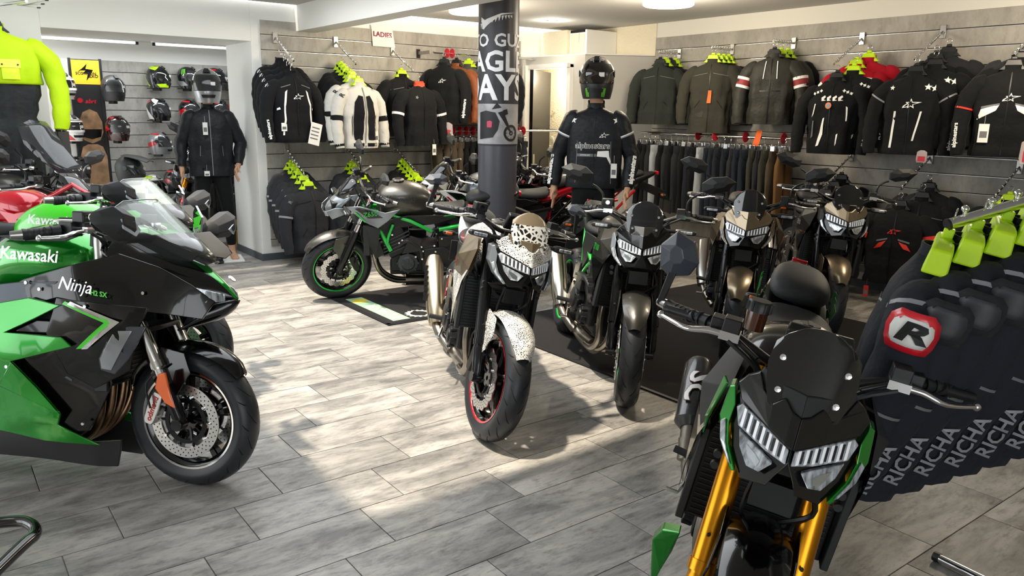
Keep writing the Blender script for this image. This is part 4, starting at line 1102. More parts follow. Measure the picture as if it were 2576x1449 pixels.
# ---- white naked bike
b, ex = z900('motorcycle', 'white and black dotted naked motorcycle with a red rim stripe, middle of the floor', (-3.025, 2.128), -26, 9, 11,
    cowl=M_DOTW, pod=M_SILVER, screen=M_CELL, tank=M_DOTW, shroud=M_BRONZE, shroud2=M_DOTW, fender=M_DOTW, stripe=M_REDP, tail=M_WHITEP, mirror='bar_end',
    text='NAV', text_m=M_REDP, tank_text='Kawasaki', tt_m=M_REDP, can=M_STEEL, cowl2=M_BRONZE, group='naked bikes parked nose out on the right', kw=dict(mirror_m=mat('mirror_slate', '3c424c', .4, coat=.3), mup=.13, mrot=-12, msc=.62))
mb = MB(); mb.tube([(-1.0, -.19, .28), (-1.06, -.20, .36), (-1.30, -.22, .58), (-1.34, -.22, .62)], [.045, .058, .058, .045], 18); c = b.p(mb, 'silencer', mat('champagne_steel', 'b9ab93', .28, 1.0), ex)
mb = MB()
for k in range(6): mb.box((-1.10 - .03 * k, -.27, .42 + .028 * k), (.006, .02, .05))
b.p(mb, 'heat_shield_slot', M_BLACKP, ex)
mb = MB(); mb.plate([(.03, -.090, .56), (-.06, -.095, .58), (-.10, -.10, .47), (-.05, -.105, .40), (.01, -.10, .44)], (0, -.002, 0)); b.p(mb, 'fork_guard', M_DOTW, st=True)
# ---- graphite / green bike
b, ex = z900('motorcycle', 'graphite naked motorcycle with green frame and lettering, next to the white dotted bike', (-2.969, 3.008), -29, 11, -17,
    cowl=M_GBLACK, pod=M_SILVER, tank=M_GRAPH, shroud=M_GRAPH, fender=M_GRAPH, frame=M_FGREEN, stripe=M_FGREEN, tail=M_MBLACK, cowl2=M_GRAPH,
    text='Z900', group='naked bikes parked nose out on the right', tank_text='Kawasaki', tt_m=M_BLACKINK)
mb = MB(); mb.tube([(-1.0, -.19, .28), (-1.06, -.20, .36), (-1.28, -.22, .56), (-1.32, -.22, .60)], [.045, .058, .06, .045], 18); b.p(mb, 'silencer', mat('polished_steel_can', 'c4beb2', .22, 1.0), ex)
# ---- bronze / red bike
b, ex = z900('motorcycle', 'bronze and black naked motorcycle with red frame, third from the poster column', (-3.095, 4.124), -50, 5.5, -6,
    cowl=M_BRONZE, pod=M_BRONZE, tank=M_GBLACK, shroud=M_BRONZE, fender=M_BRONZE, frame=M_REDP, stripe=M_REDP, tail=M_GBLACK, cowl2=M_BRONZE,
    text='900', text_m=M_REDP, group='naked bikes parked nose out on the right')
mb = MB(); mb.tube([(-1.0, -.19, .28), (-1.06, -.20, .36), (-1.28, -.22, .56)], [.045, .058, .055], 18); b.p(mb, 'silencer', M_STEEL, ex)
# ---- bronze bike far right
b, ex = z900('motorcycle', 'bronze nosed black naked motorcycle, last of the row beside the black and red jacket', (-3.037, 5.083), -46, 6.7, 0,
    cowl=M_BRONZE, pod=M_MBLACK, tank=M_GBLACK, shroud=M_MBLACK, fender=M_BRONZE, stripe=M_REDP, tail=M_GBLACK, cowl2=M_GBLACK, text='Z900', text_m=M_GREY, group='naked bikes parked nose out on the right')
mb = MB(); mb.tube([(-1.0, -.19, .28), (-1.06, -.20, .36), (-1.28, -.22, .56)], [.045, .058, .055], 18); b.p(mb, 'silencer', M_STEEL, ex)
# ---- foreground bike with golden forks
b, ex = z900('motorcycle', 'gloss black naked motorcycle with golden forks and green trim, large in the right foreground', (-1.09, 1.425), -55, 12.3, -3.5, hz=1.0, shw=1.10,
    cowl=M_GBLACK, pod=M_GREEN, screen=mat('black_screen', '0a0a0b', .1, coat=1.0), tank=M_GBLACK, shroud=M_MATTE, fender=M_GBLACK, stripe=M_FGREEN, tail=M_GBLACK, cowl2=M_MATTE, accent=M_GREEN,
    forks=(M_GOLD, M_GOLD), mirror='bar_end', res='cup', text='900', tstripe=M_FGREEN, inds=False, caliper=M_STEEL, zs=.05, kw=dict(left_mirror=False, grip_m=M_RUBBER, mup=.14, mrot=75, msc=.68, msv=1.15, mirror_m=mat('mirror_slate', '3c424c', .4, coat=.3)))
mb = MB(); mb.tube([(-1.0, -.20, .28), (-1.05, -.215, .34)], [.03, .034], 18); mb.tube([(-1.0, -.20, .28), (-1.04, -.21, .335), (-1.08, -.22, .38)], .033, 18); b.p(mb, 'can_inlet', M_TI, ex)
mb = MB(); mb.tube([(-1.07, -.22, .375), (-1.09, -.225, .39), (-1.30, -.25, .54), (-1.32, -.253, .555)], [.035, .058, .058, .045], 20); b.p(mb, 'silencer', M_CARBON, ex)
for m_, k_, bo in ((mat('dark_red_print', '5a1218', .5), .0595, .05), (M_WHITE, .0605, .025)):
    mb = MB(); n_ = V((.57, 0, .82)); c_ = V((-1.19, -.2375, .465)); vs, fs = text_geo('SC', .125, 0, bo, 0, 2)
    mb.add([c_ + V((.82, 0, -.57)) * v.x + n_ * (k_ * math.cos(v.y / .062)) + V((0, 1, 0)) * (k_ * math.sin(v.y / .062)) for v in vs], fs); b.p(mb, 'lettering', m_, ex)
# ================================================================ the green sports tourer and its neighbours
def spanel(b, name, pts, m, parent=None, th=.012, both=True, bev=.003, faces=None, **k):
    """one-piece side panel from 3D points with y>0 = left; faces optional"""
    bm = bmesh.new(); vv = [bm.verts.new(p) for p in pts]
    for f in (faces or [tuple(range(len(pts)))]): bm.faces.new([vv[i] for i in f])
    for _ in range(3):
        bmesh.ops.triangulate(bm, faces=bm.faces)
        es = [e for e in bm.edges if e.calc_length() > .07]
        if not es: break
        bmesh.ops.subdivide_edges(bm, edges=es, cuts=1)
    bmesh.ops.triangulate(bm, faces=bm.faces)
    for v in bm.verts: v.co.y += .007 * math.sin(v.co.x * 15 + v.co.z * 9) + .006 * math.sin(v.co.z * 19 - v.co.x * 4 + 1)
    bm.verts.index_update(); mb = MB(); P = [v.co.copy() for v in bm.verts]; n = len(P)
    fs = [tuple(v.index for v in f.verts) for f in bm.faces]; rim = [e for e in bm.edges if len(e.link_faces) == 1]
    fs += [tuple(i + n for i in reversed(f)) for f in fs] + [(e.verts[0].index, e.verts[0].index + n, e.verts[1].index + n, e.verts[1].index) for e in rim]
    bm.free(); mb.add(P + [V((p.x, p.y - th, p.z)) for p in P], fs)
    if both: mb.mir()
    return b.p(mb, name, m, parent, smooth=True, ang=34, bevel=bev, **k)

def grid_shell(rows, th=.006):
    """rows: lists of points; closed thin shell"""
    mb = MB(); c = len(rows[0]); vs = [V(p) for r in rows for p in r]; n = len(vs)
    cen = sum(vs, V()) / n
    fs = []
    for i in range(len(rows) - 1):
        for k in range(c - 1):
            a = i * c + k; fs.append((a, a + 1, a + c + 1, a + c))
    mb.add(vs, fs)
    return mb

def sport_bike(name, label, pos, yaw, lean, steer, col, col2, group=None, text=None, detail=True, screen=M_CLEARS, model=''):
    b = Bike(name, label, pos, yaw, lean, steer, 1.0, group=group)
    make_wheel(b, 0, .30, .30, .062, True, M_GBLACK, M_CHROME if detail else None, disc='round', spokes=5, discr=.16, n=64)
    make_forks(b, mat('polished_fork_tube', 'c9c8c4', .16, 1.0), M_CHROME, M_ALU if detail else M_DARKM, top=.90, lower=.53, r0=.028, r1=.030, fm=M_FORK, cal_text='brembo' if detail else None)
    front_fender(b, M_GBLACK, a0=40, a1=160, hw=.082, m2=M_GBLACK)
    if detail:
        mb = MB(); mb.plate([(.015, -.145, .38), (-.03, -.145, .40), (-.075, -.145, .46), (-.06, -.145, .52), (-.025, -.145, .53), (-.005, -.145, .44)], (0, -.012, 0)); b.p(mb, 'reflector', M_AMBER, st=True, bevel=.004)
    b.wf = lambda p: V((p.x * 1.1 if p.x < 0 else p.x, p.y, p.z if p.z < .35 else .35 + (p.z - .35) * 1.19))
    rect_rad(b, .42, .70, .34, -.30)
    # nose: pointed fairing, halves meeting on the centre ridge
    rows = []
    for (x, zc, w_, zs) in ((.20, .745, .035, .735), (.15, .80, .10, .76), (.04, .875, .15, .80), (-.08, .945, .175, .86), (-.20, 1.0, .19, .90)):
        rows.append([V((x - .10 * (abs(u)) ** 1.6, u * w_, zc * (1 - abs(u) ** 2.2) + zs * abs(u) ** 2.2)) for u in (-1, -.8, -.55, -.28, 0, .28, .55, .8, 1)])
    mb = grid_shell(rows); mb.mi = [0 if 3 <= (i % 8) <= 4 or (i >= 24 and 2 <= (i % 8) <= 5) else 1 for i in range(len(mb.mi))]
    o = b.p(mb, 'nose_fairing', [col, col2], sub=2); o.modifiers.new('solid', 'SOLIDIFY').thickness = .006
    rows = []
    for (x, zc, w_, zs) in ((.205, .742, .036, .732), (.19, .715, .07, .70), (.15, .685, .10, .66), (.08, .66, .11, .63)):
        rows.append([V((x - .12 * abs(u) ** 1.4, u * w_, zc * (1 - abs(u) ** 2) + zs * abs(u) ** 2)) for u in (-1, -.7, -.35, 0, .35, .7, 1)])
    mb = grid_shell(rows); o2 = b.p(mb, 'chin_fairing', M_GBLACK, sub=1); o2.modifiers.new('solid', 'SOLIDIFY').thickness = .008
    spanel(b, 'headlight', [(.16, .055, .765), (.13, .095, .775), (.07, .13, .79), (.06, .132, .765), (.11, .11, .735), (.165, .06, .74)], M_LENS, th=.01)
    mb = MB(); mb.lathe([(0, .004), (.016, .003), (.018, 0)], (.165, 0, .815), (.6, 0, .8), 16); b.p(mb, 'round_emblem', M_ALU)
    # big side fairing (left y>0, mirrored)
    spanel(b, 'upper_side_fairing', [(.14, .09, .74), (.06, .14, .80), (-.06, .18, .86), (-.20, .20, .90), (-.36, .215, .86), (-.58, .20, .80), (-.70, .19, .745), (-.60, .20, .70), (-.42, .235, .745), (-.22, .235, .72), (-.02, .19, .70), (.10, .12, .68)],
           M_GBLACK, faces=[(0, 1, 10, 11), (1, 2, 3, 9, 10), (3, 4, 8, 9), (4, 5, 7, 8), (5, 6, 7)])
    spanel(b, 'side_fairing', [(-.08, .21, .72), (-.22, .24, .73), (-.42, .24, .745), (-.47, .23, .62), (-.40, .22, .48), (-.30, .20, .43), (-.16, .195, .50), (-.14, .20, .62)], M_GBLACK, faces=[(0, 1, 7), (1, 2, 3, 6, 7), (3, 4, 5, 6)])
    spanel(b, 'colour_side_panel', [(-.40, .245, .72), (-.54, .235, .74), (-.76, .22, .70), (-.70, .225, .60), (-.86, .215, .52), (-1.0, .20, .40), (-.96, .19, .30), (-.70, .20, .25), (-.50, .19, .215), (-.30, .17, .20), (-.44, .20, .29), (-.42, .225, .34), (-.66, .235, .43), (-.60, .235, .52), (-.36, .24, .58), (-.40, .24, .61), (-.62, .235, .62)],
           col, faces=[(0, 1, 2, 3, 16), (3, 4, 13, 14, 15, 16), (4, 5, 6, 7, 11, 12, 13), (7, 8, 10, 11), (8, 9, 10)])
    spanel(b, 'inner_side_panel', [(-.30, .205, .66), (-.62, .205, .66), (-.86, .19, .52), (-.90, .18, .40), (-.60, .175, .24), (-.34, .17, .26), (-.24, .18, .45)], M_GBLACK)
    spanel(b, 'belly_pan', [(-.24, .13, .215), (-.32, .165, .215), (-.55, .18, .23), (-.95, .185, .32), (-1.10, .17, .33), (-1.12, .16, .22), (-.80, .14, .13), (-.34, .11, .09), (-.27, .10, .09)], mat('belly_grey_paint', '3a3b3c', .35, .4, coat=.4), faces=[(0, 1, 8), (1, 2, 7, 8), (2, 3, 6, 7), (3, 4, 5, 6)])
    if detail:
        spanel(b, 'belly_stripe', [(-.34, .172, .222), (-.60, .189, .243), (-.95, .192, .328), (-.95, .192, .345), (-.60, .192, .262), (-.34, .172, .228)], M_CHROME, th=.003, bev=0)
        for k_, m_ in ((0, M_CHROME), (1, M_LGREEN)):
            q = .022 * k_
            spanel(b, 'arrow_stripe', [(-.36 - q, .2425, .735), (-.17 - q, .2425, .672), (-.30 - q, .2325, .575), (-.325 - q, .2325, .572), (-.205 - q, .2425, .668), (-.37 - q, .2455, .725)], m_, th=.004, bev=0)
        spanel(b, 'corner_lamp', [(-.09, .205, .655), (-.20, .215, .655), (-.27, .213, .54), (-.27, .209, .50), (-.215, .203, .485), (-.16, .205, .54)], mat('smoked_lamp_glass', '3a3f46', .08, coat=1.0), th=.012)
        spanel(b, 'lamp_reflector', [(-.14, .213, .64), (-.20, .220, .64), (-.262, .218, .54), (-.262, .214, .505), (-.225, .21, .50)], M_REFL, th=.004, bev=.001)
        for sg in (-1, 1):
            mb = MB(); add_text(mb, 'Ninja', .062, (-.34, sg * .2525, .79), (-sg, 0, 0) if sg > 0 else (1, 0, -.12), (0, 0, 1), shear=.4); b.p(mb, 'lettering', M_CHROME)
            mb = MB(); add_text(mb, 'H2 SX', .024, (-.245, sg * .2525, .765), (-sg, 0, 0) if sg > 0 else (1, 0, -.12), (0, 0, 1), bold=.03); b.p(mb, 'lettering_small', M_LGREEN)
        mb = MB()
        for (x, y, z) in ((-.30, .25, .72), (-.10, .205, .77), (-.56, .205, .79), (-.62, .24, .50), (-.34, .21, .30), (-.50, .215, .77)): mb.lathe([(0, .004), (.006, .004), (.007, 0)], (x, -y, z), (0, -1, 0), 8)
        b.p(mb, 'fairing_bolt', M_CHROME)
    # screen
    rows = []; rows2 = []
    for (x, z, w_) in ((.10, .875, .05), (.05, .92, .115), (-.02, .975, .15), (-.08, 1.025, .16), (-.135, 1.07, .15), (-.165, 1.09, .11)):
        r_ = [V((x - .55 * (u * w_) ** 2 / .15 - (.02 * abs(u) ** 3), u * w_, z - .012 * u * u)) for u in (-1, -.75, -.5, -.25, 0, .25, .5, .75, 1)]
        rows.append(r_)
    mb = grid_shell(rows); wsn = b.p(mb, 'windscreen', screen, ang=80); wsn.modifiers.new('solid', 'SOLIDIFY').thickness = .004
    mb = grid_shell([[p + V((.003, 0, .001)) for p in r_] for r_ in rows[:3]]); d_ = b.p(mb, 'screen_mask', mat('screen_mask_grey', '2a2b2b', .25, coat=.7), wsn, ang=80); d_.modifiers.new('solid', 'SOLIDIFY').thickness = .002
    edge = [r_[0] for r_ in rows] + rows[-1][1:-1] + [r_[-1] for r_ in reversed(rows)]
    mb = MB(); mb.tube(edge, .0025, 6); b.p(mb, 'screen_edge', mat('screen_edge_clear', '9aa3a5', .1, coat=1), wsn)
    # mirrors with indicators
    for sg in (-1, 1):
        mb = MB(); mb.loft([[V((x + a * w_, sg * (y + e * .012), z + e * h_ * 0 + c_ * h_)) for a, e, c_ in ((1, -1, 0), (.5, 1, .6), (-1, 1, .3), (-1, -1, -.3), (.5, -1, -.6))] for x, y, z, w_, h_ in ((.03, .16, .90, .07, .04), (-.08, .25, .96, .05, .03), (-.13, .33, .955, .045, .03))])
        st_ = b.p(mb, 'mirror_arm', M_MATTE, bevel=.006)
        hs = [(-.16, .32, .96, .012, .012), (-.12, .35, .98, .045, .036), (-.09, .405, 1.0, .062, .052), (-.10, .455, 1.015, .055, .045), (-.13, .485, 1.02, .025, .022)]
        mb = MB(); mb.loft([[V((x + .02 + w_ * math.cos(t), sg * y, z + h_ * math.sin(t))) for t in [PI / 6 + k * PI / 4 for k in range(8)]] for x, y, z, w_, h_ in hs])
        b.p(mb, 'mirror_housing', M_MATTE, st_, ang=30, bevel=.002)
        mb = MB(); mb.loft([[V((x + dx, sg * (y + dx), z)) for x, y, z in ((-.105, .32, .95), (-.17, .41, .945), (-.20, .455, .98), (-.20, .455, 1.05), (-.16, .395, 1.075), (-.105, .335, 1.03))] for dx in (-.012, -.018)])
        if sg < 0: mb = MB(); mb.plate([(-.15, -y, z) for y, z in ((.34, .97), (.42, .98), (.45, 1.0), (.44, 1.035), (.36, 1.02))], (-.003, 0, 0))
        b.p(mb, 'mirror_glass', M_MIRROR, st_)
        mb = MB(); mb.plate([(-.025, sg * .36, .985), (-.02, sg * .40, .965), (-.035, sg * .455, .99), (-.04, sg * .46, 1.02), (-.02, sg * .41, 1.012)], (.006, 0, 0)); b.p(mb, 'indicator_lens', mat('indicator_grey_lens', 'a9b2bf', .12, coat=1), st_, bevel=.002)
    handlebar(b, .985, M_CHROME, None, True, x=-.34, clip=True, hw=.36)
    mb = MB(); mb.box((-.17, 0, .90), (.03, .15, .07), Matrix.Rotation(R(35), 3, 'Y')); mb.tube([(-.1, .1, .86), (-.3, .1, .9)], .012); mb.tube([(-.1, -.1, .86), (-.3, -.1, .9)], .012)
    b.p(mb, 'instrument_panel', M_BLACKP, bevel=.005)
    mb = MB(); mb.plate([(-.33, .06, .905), (-.31, .0, .91), (-.33, -.06, .905), (-.40, -.05, .90), (-.40, .05, .90)], (0, 0, .03)); mb.tube([(-.31, .11, .86), (-.31, .11, .96)], .026, 16); mb.tube([(-.31, -.11, .86), (-.31, -.11, .96)], .026, 16)
    b.p(mb, 'top_clamp', M_STEEL, st=True, bevel=.003)
    t = tank_z9(b, col, text=text, tm=M_ALU, zt=1.0, w=.18)
    if detail:
        spanel(b, 'tank_inlay', [(-.36, .13, .965), (-.60, .155, .955), (-.74, .12, .945), (-.62, .178, .93), (-.42, .17, .935)], M_MATTE, th=.012)
    spanel(b, 'frame_cover', [(-.42, .225, .80), (-.60, .20, .79), (-.84, .17, .76), (-.92, .16, .66), (-.80, .17, .62), (-.66, .20, .68), (-.50, .21, .73)], mat('frame_cover_slate', '474c52', .35, .5), faces=[(0, 1, 5, 6), (1, 2, 3, 4, 5)])
    mb = MB()
    for sg in (-1, 1):
        mb.tube([(-.45, sg * .15, .74), (-.70, sg * .17, .62), (-.88, sg * .14, .48), (-.90, sg * .12, .40)], .018, 10, sm=3)
        mb.tube([(-.60, sg * .17, .74), (-.78, sg * .165, .58), (-.68, sg * .165, .46)], .015, 10)
        mb.tube([(-.80, sg * .13, .66), (-1.10, sg * .10, .78), (-1.40, sg * .06, .90)], .014, 10, sm=3)
    b.p(mb, 'frame', M_ENG2)
    seats_z9(b, M_SEAT, col2, zs=.01)
    e, ex = engine(b, M_HEAT)
    b.wf = None
    swing_rear(b, M_GBLACK, None)
    mb = MB(); mb.tube([(-.90, -.14, .19), (-1.0, -.20, .26), (-1.35, -.24, .40)], [.03, .05, .055], 16); b.p(mb, 'silencer', M_DARKM, ex)
    return b
sport_bike('motorcycle', 'green and black fully faired sports tourer with clear screen, large at the left', (-3.33, .80), 47, 8, -7, M_GREEN, M_GBLACK, text='Kawasaki')
g2 = sport_bike('motorcycle', 'lime green sports motorcycle standing behind the large green and black one', (-4.42, 1.02), 49, 8, 0, M_LGREEN, M_LGREEN, detail=False, text='Kawasaki')

# ---- naked middleweight seen from its side
def side_bike(name, label, pos, yaw, lean, steer, tank, shroud, fender, frame, stripe, cowl, text=None, text_m=None, tank_text=None, tt_m=None, screen=None, group=None, tail=None, full=True, zt=1.02, trellis=True, scale=1.0, mirror_m=None, gold=False, pod=None, mirrorz=1.03):
    b = Bike(name, label, pos, yaw, lean, steer, scale, group=group)
    make_wheel(b, 0, .30, .30, .062, True, M_GBLACK, stripe, spokes=5, n=64 if full else 36, tread=full)
    make_forks(b, M_GOLD if gold else M_CHROME, M_CHROME if gold else M_FORK, M_DARKM, lower=.64, usd=gold, r0=.03, r1=.027, fm=M_FORK)
    front_fender(b, fender, a0=35, a1=150)
    handlebar(b, mirrorz, M_CHROME, 'stalk', True, mirror_m=mirror_m)
    # nose
    mb = MB(); rows = []
    for (x, z, w_) in ((.07, .80, .06), (.10, .86, .10), (.04, .93, .12), (-.04, .985, .11)):
        rows.append([V((x - .10 * abs(u) ** 2, u * w_, z)) for u in (-1, -.6, -.2, .2, .6, 1)])
    mb = grid_shell(rows); o = b.p(mb, 'nose_cowl', cowl, st=True, sub=1); o.modifiers.new('solid', 'SOLIDIFY').thickness = .01
    mb = MB(); mb.plate([(.10, .03, .845), (.085, .085, .86), (.07, .095, .82), (.085, .04, .80)], (.004, 0, 0)); mb.mir(); b.p(mb, 'headlight_lens', M_LENS, st=True, bevel=.002)
    mb = MB(); mb.box((-.02, 0, .86), (.12, .16, .13)); b.p(mb, 'headlight_shell', M_BLACKP, st=True, bevel=.01)
    rows = []
    for (x, z, w_) in ((-.0, .965, .09), (-.04, 1.01, .105), (-.10, 1.07, .10), (-.15, 1.11, .07)):
        rows.append([V((x - .6 * (u * w_) ** 2 / .1, u * w_, z)) for u in (-1, -.5, 0, .5, 1)])
    mb = grid_shell(rows); o = b.p(mb, 'fly_screen', screen or M_SMOKE, st=True); o.modifiers.new('solid', 'SOLIDIFY').thickness = .004
    spanel(b, 'nose_side_panel', [(.09, .095, .86), (.02, .13, .90), (-.10, .12, .88), (-.06, .14, .84), (.05, .12, .80)], pod or M_SILVER, st=True)
    for sg in (-1, 1): indicator(b, (-.05, sg * .13, .90), sg)
    rect_rad(b, .46, .72, .34, -.28)
    sh = spanel(b, 'radiator_shroud', [(-.10, .17, .875), (-.22, .20, .885), (-.42, .215, .84), (-.54, .21, .865), (-.44, .23, .77), (-.36, .22, .71), (-.24, .20, .76)], shroud, faces=[(0, 1, 6), (1, 2, 4, 5, 6), (2, 3, 4)])
    spanel(b, 'shroud_insert', [(-.17, .206, .872), (-.30, .222, .86), (-.40, .228, .80), (-.28, .216, .79)], M_GBLACK, sh, th=.004, bev=.001)
    if stripe: spanel(b, 'shroud_accent', [(-.17, .20, .83), (-.19, .205, .83), (-.27, .21, .755), (-.25, .205, .755)], stripe, sh, th=.004, bev=.001)
    spanel(b, 'side_infill', [(-.30, .19, .74), (-.44, .20, .77), (-.60, .18, .80), (-.86, .15, .80), (-.98, .14, .76), (-.84, .15, .72), (-.60, .17, .70), (-.40, .18, .68)], M_MBLACK)
    spanel(b, 'lower_shroud', [(-.26, .19, .72), (-.38, .19, .70), (-.36, .18, .60), (-.40, .17, .46), (-.33, .18, .42), (-.28, .19, .56)], M_MATTE)
    if text:
        mb = MB(); add_text(mb, text, .055, (-.30, .237, .832), (-1, 0, 0.12), (0, 0, 1), bold=.01); add_text(mb, text, .055, (-.30, -.237, .832), (1, 0, -0.12), (0, 0, 1), bold=.01); b.p(mb, 'lettering', text_m, sh)
    tank_z9(b, tank, text=tank_text, tm=tt_m, zt=zt, w=.175, ext=1.45)
    mb = MB()
    for sg in (-1, 1):
        mb.tube([(-.24, sg * .05, .86), (-.34, sg * .14, .74), (-.46, sg * .19, .50)], .017, 12); mb.tube([(-.48, sg * .19, .73), (-.44, sg * .19, .62), (-.43, sg * .19, .56)], .012, 10)
        mb.tube([(-.30, sg * .07, .82), (-.62, sg * .185, .76), (-.80, sg * .165, .66)], .015, 12); mb.tube([(-.86, sg * .15, .67), (-1.12, sg * .13, .715)], .018, 12)
        mb.tube([(-1.0, sg * .14, .50), (-1.22, sg * .115, .72), (-1.30, sg * .11, .80)], .013, 10); mb.tube([(-.30, sg * .07, .72), (-.44, sg * .19, .56)], .013, 10)
    b.p(mb, 'frame', frame)
    spanel(b, 'side_panel', [(-.80, .165, .68), (-1.08, .14, .70), (-1.04, .14, .58), (-.90, .15, .54)], M_ENG2)
    spanel(b, 'pivot_plate', [(-.82, .17, .68), (-.90, .16, .68), (-.98, .155, .50), (-.93, .155, .34), (-.86, .16, .34), (-.88, .16, .50)], M_DARKM)
    seats_z9(b, M_SEAT, tail or M_MBLACK, zs=-.01)
    e, ex = engine(b, M_TI, four=False)
    swing_rear(b, M_GBLACK, stripe)
    mb = MB(); mb.tube([(-.90, -.12, .19), (-1.0, -.16, .20), (-1.2, -.17, .22)], [.04, .06, .05], 14); b.p(mb, 'silencer', M_STEEL, ex)
    return b
side_bike('motorcycle', 'graphite naked motorcycle with green tubular frame seen from its side on the printed mat', (-6.213, 2.793), -118, 10, 17, M_GRAPH, M_SILVER, M_GRAPH, M_FGREEN, M_FGREEN, M_SILVER,
    text='Z650', text_m=M_FGREEN, tank_text='Kawasaki', tt_m=M_BLACKINK, zt=1.06)
side_bike('motorcycle', 'white, red and silver motorcycle half hidden behind the poster column', (-6.35, 3.75), -118, 6, 10, M_SILVER, M_WHITEP, M_WHITEP, M_DARKM, M_REDP, M_WHITEP, full=False, scale=1.06, mirror_m=M_GRAPH, pod=M_REDP, tail=M_REDP)
side_bike('motorcycle', 'black and red naked motorcycle standing right behind the poster column', (-6.40, 4.62), -112, 6, 6, M_GBLACK, M_GBLACK, M_REDP, M_REDP, M_REDP, M_GBLACK, full=False, tank_text='Kawasaki', tt_m=M_WHITE, scale=1.08, mirror_m=M_GRAPH)
# red naked bike and the adventure bike behind the green ones (left)
rb = side_bike('motorcycle', 'red naked motorcycle behind the lime green one at the left edge', (-5.85, .86), 48, 8, -10, M_REDP, M_REDP, M_REDP, M_REDP, M_REDP, M_BLACKP, full=False, scale=1.05, pod=M_REDP)
mb = MB()
lp = [(.02, .14, .98), (-.06, .17, 1.03), (-.25, .18, .93), (-.30, .18, .82), (-.12, .16, .78), (.0, .14, .90)]
mb.tube([(p[0], p[1] * 1.0, p[2]) for p in lp], .016, 10, closed=True); mb.tube([lp[2], (-.10, .15, .90), lp[5]], .012, 8); mb.mir()
rb.p(mb, 'front_trellis', M_REDP)
ab = side_bike('motorcycle', 'dark adventure motorcycle with a tall smoked screen, far left behind the red bike', (-6.95, .93), 58, 8, 0, M_GRAPH, M_BLACKP, M_GRAPH, M_DARKM, None, M_BLACKP, full=False, scale=1.08)
rows = []
for (x, z, w_) in ((.06, .98, .13), (.0, 1.08, .17), (-.09, 1.2, .18), (-.18, 1.33, .16), (-.22, 1.38, .10)):
    rows.append([V((x - .6 * (u * w_) ** 2 / .1, u * w_, z)) for u in (-1, -.5, 0, .5, 1)])
mb = grid_shell(rows); o = ab.p(mb, 'tall_screen', mat('smoked_tall_screen', '2c2f33', .06, alpha=.7, coat=1.0)); o.modifiers.new('solid', 'SOLIDIFY').thickness = .004
# motorcycle with golden forks in the helmet room
gb = side_bike('motorcycle', 'dark motorcycle with golden forks behind the leather jacket mannequin in the passage', (-9.35, 2.30), -60, 6, 12, M_GBLACK, M_BLACKP, M_BLACKP, M_DARKM, None, M_BLACKP, full=False, gold=True, scale=1.08)
# ================================================================ CLOTHING AND RAILS
def cloth(name, col, rough=.85, **k): return mat(name, col, rough, bump=.35, bscale=k.pop('bscale', 24), sheen=k.pop('sheen', .03), spec=.2, **k)
C_BLACK = cloth('black_textile', '121315'); C_BLACK2 = cloth('charcoal_textile', '2a2b2f'); C_LEATH = cloth('black_leather', '202226', .45, sheen=0)
C_GREYL = cloth('dark_grey_leather', '33332f', .55, sheen=0); C_OLIVE = cloth('olive_grey_textile', '3b3a33'); C_GREEN = cloth('dark_green_grey_textile', '2e332f')
C_WHITE = cloth('off_white_mesh', 'cfccc4'); C_RED = cloth('red_textile', 'b01428'); C_BROWN = cloth('brown_leather', '7c4528', .5); C_GREY = cloth('mid_grey_textile', '4b4b49')
C_HIVIS = cloth('neon_yellow_nylon', 'b4d80e', .55, bscale=14); C_NAVY = cloth('dark_blue_denim', '232a33'); C_TAN = cloth('tan_canvas', '6b4e2e'); C_KHAKI = cloth('khaki_brown', '4c4234'); C_LGREY = cloth('pale_grey_textile', 'a5abb1')
C_MAROON = cloth('dark_maroon_textile', '44181a'); C_SLATE = cloth('blue_black_softshell', '23262e', .8)
P_REFL = mat('reflective_grey', '8b8d93', .45); P_WHITE = M_WHITE; P_RED = mat('vivid_red_print', 'e03424', .5); P_ORANGE = mat('orange_tag', 'f06a28', .6); P_GREY = mat('soft_grey_print', '6d6e70', .6)
P_BLACK = M_BLACKINK

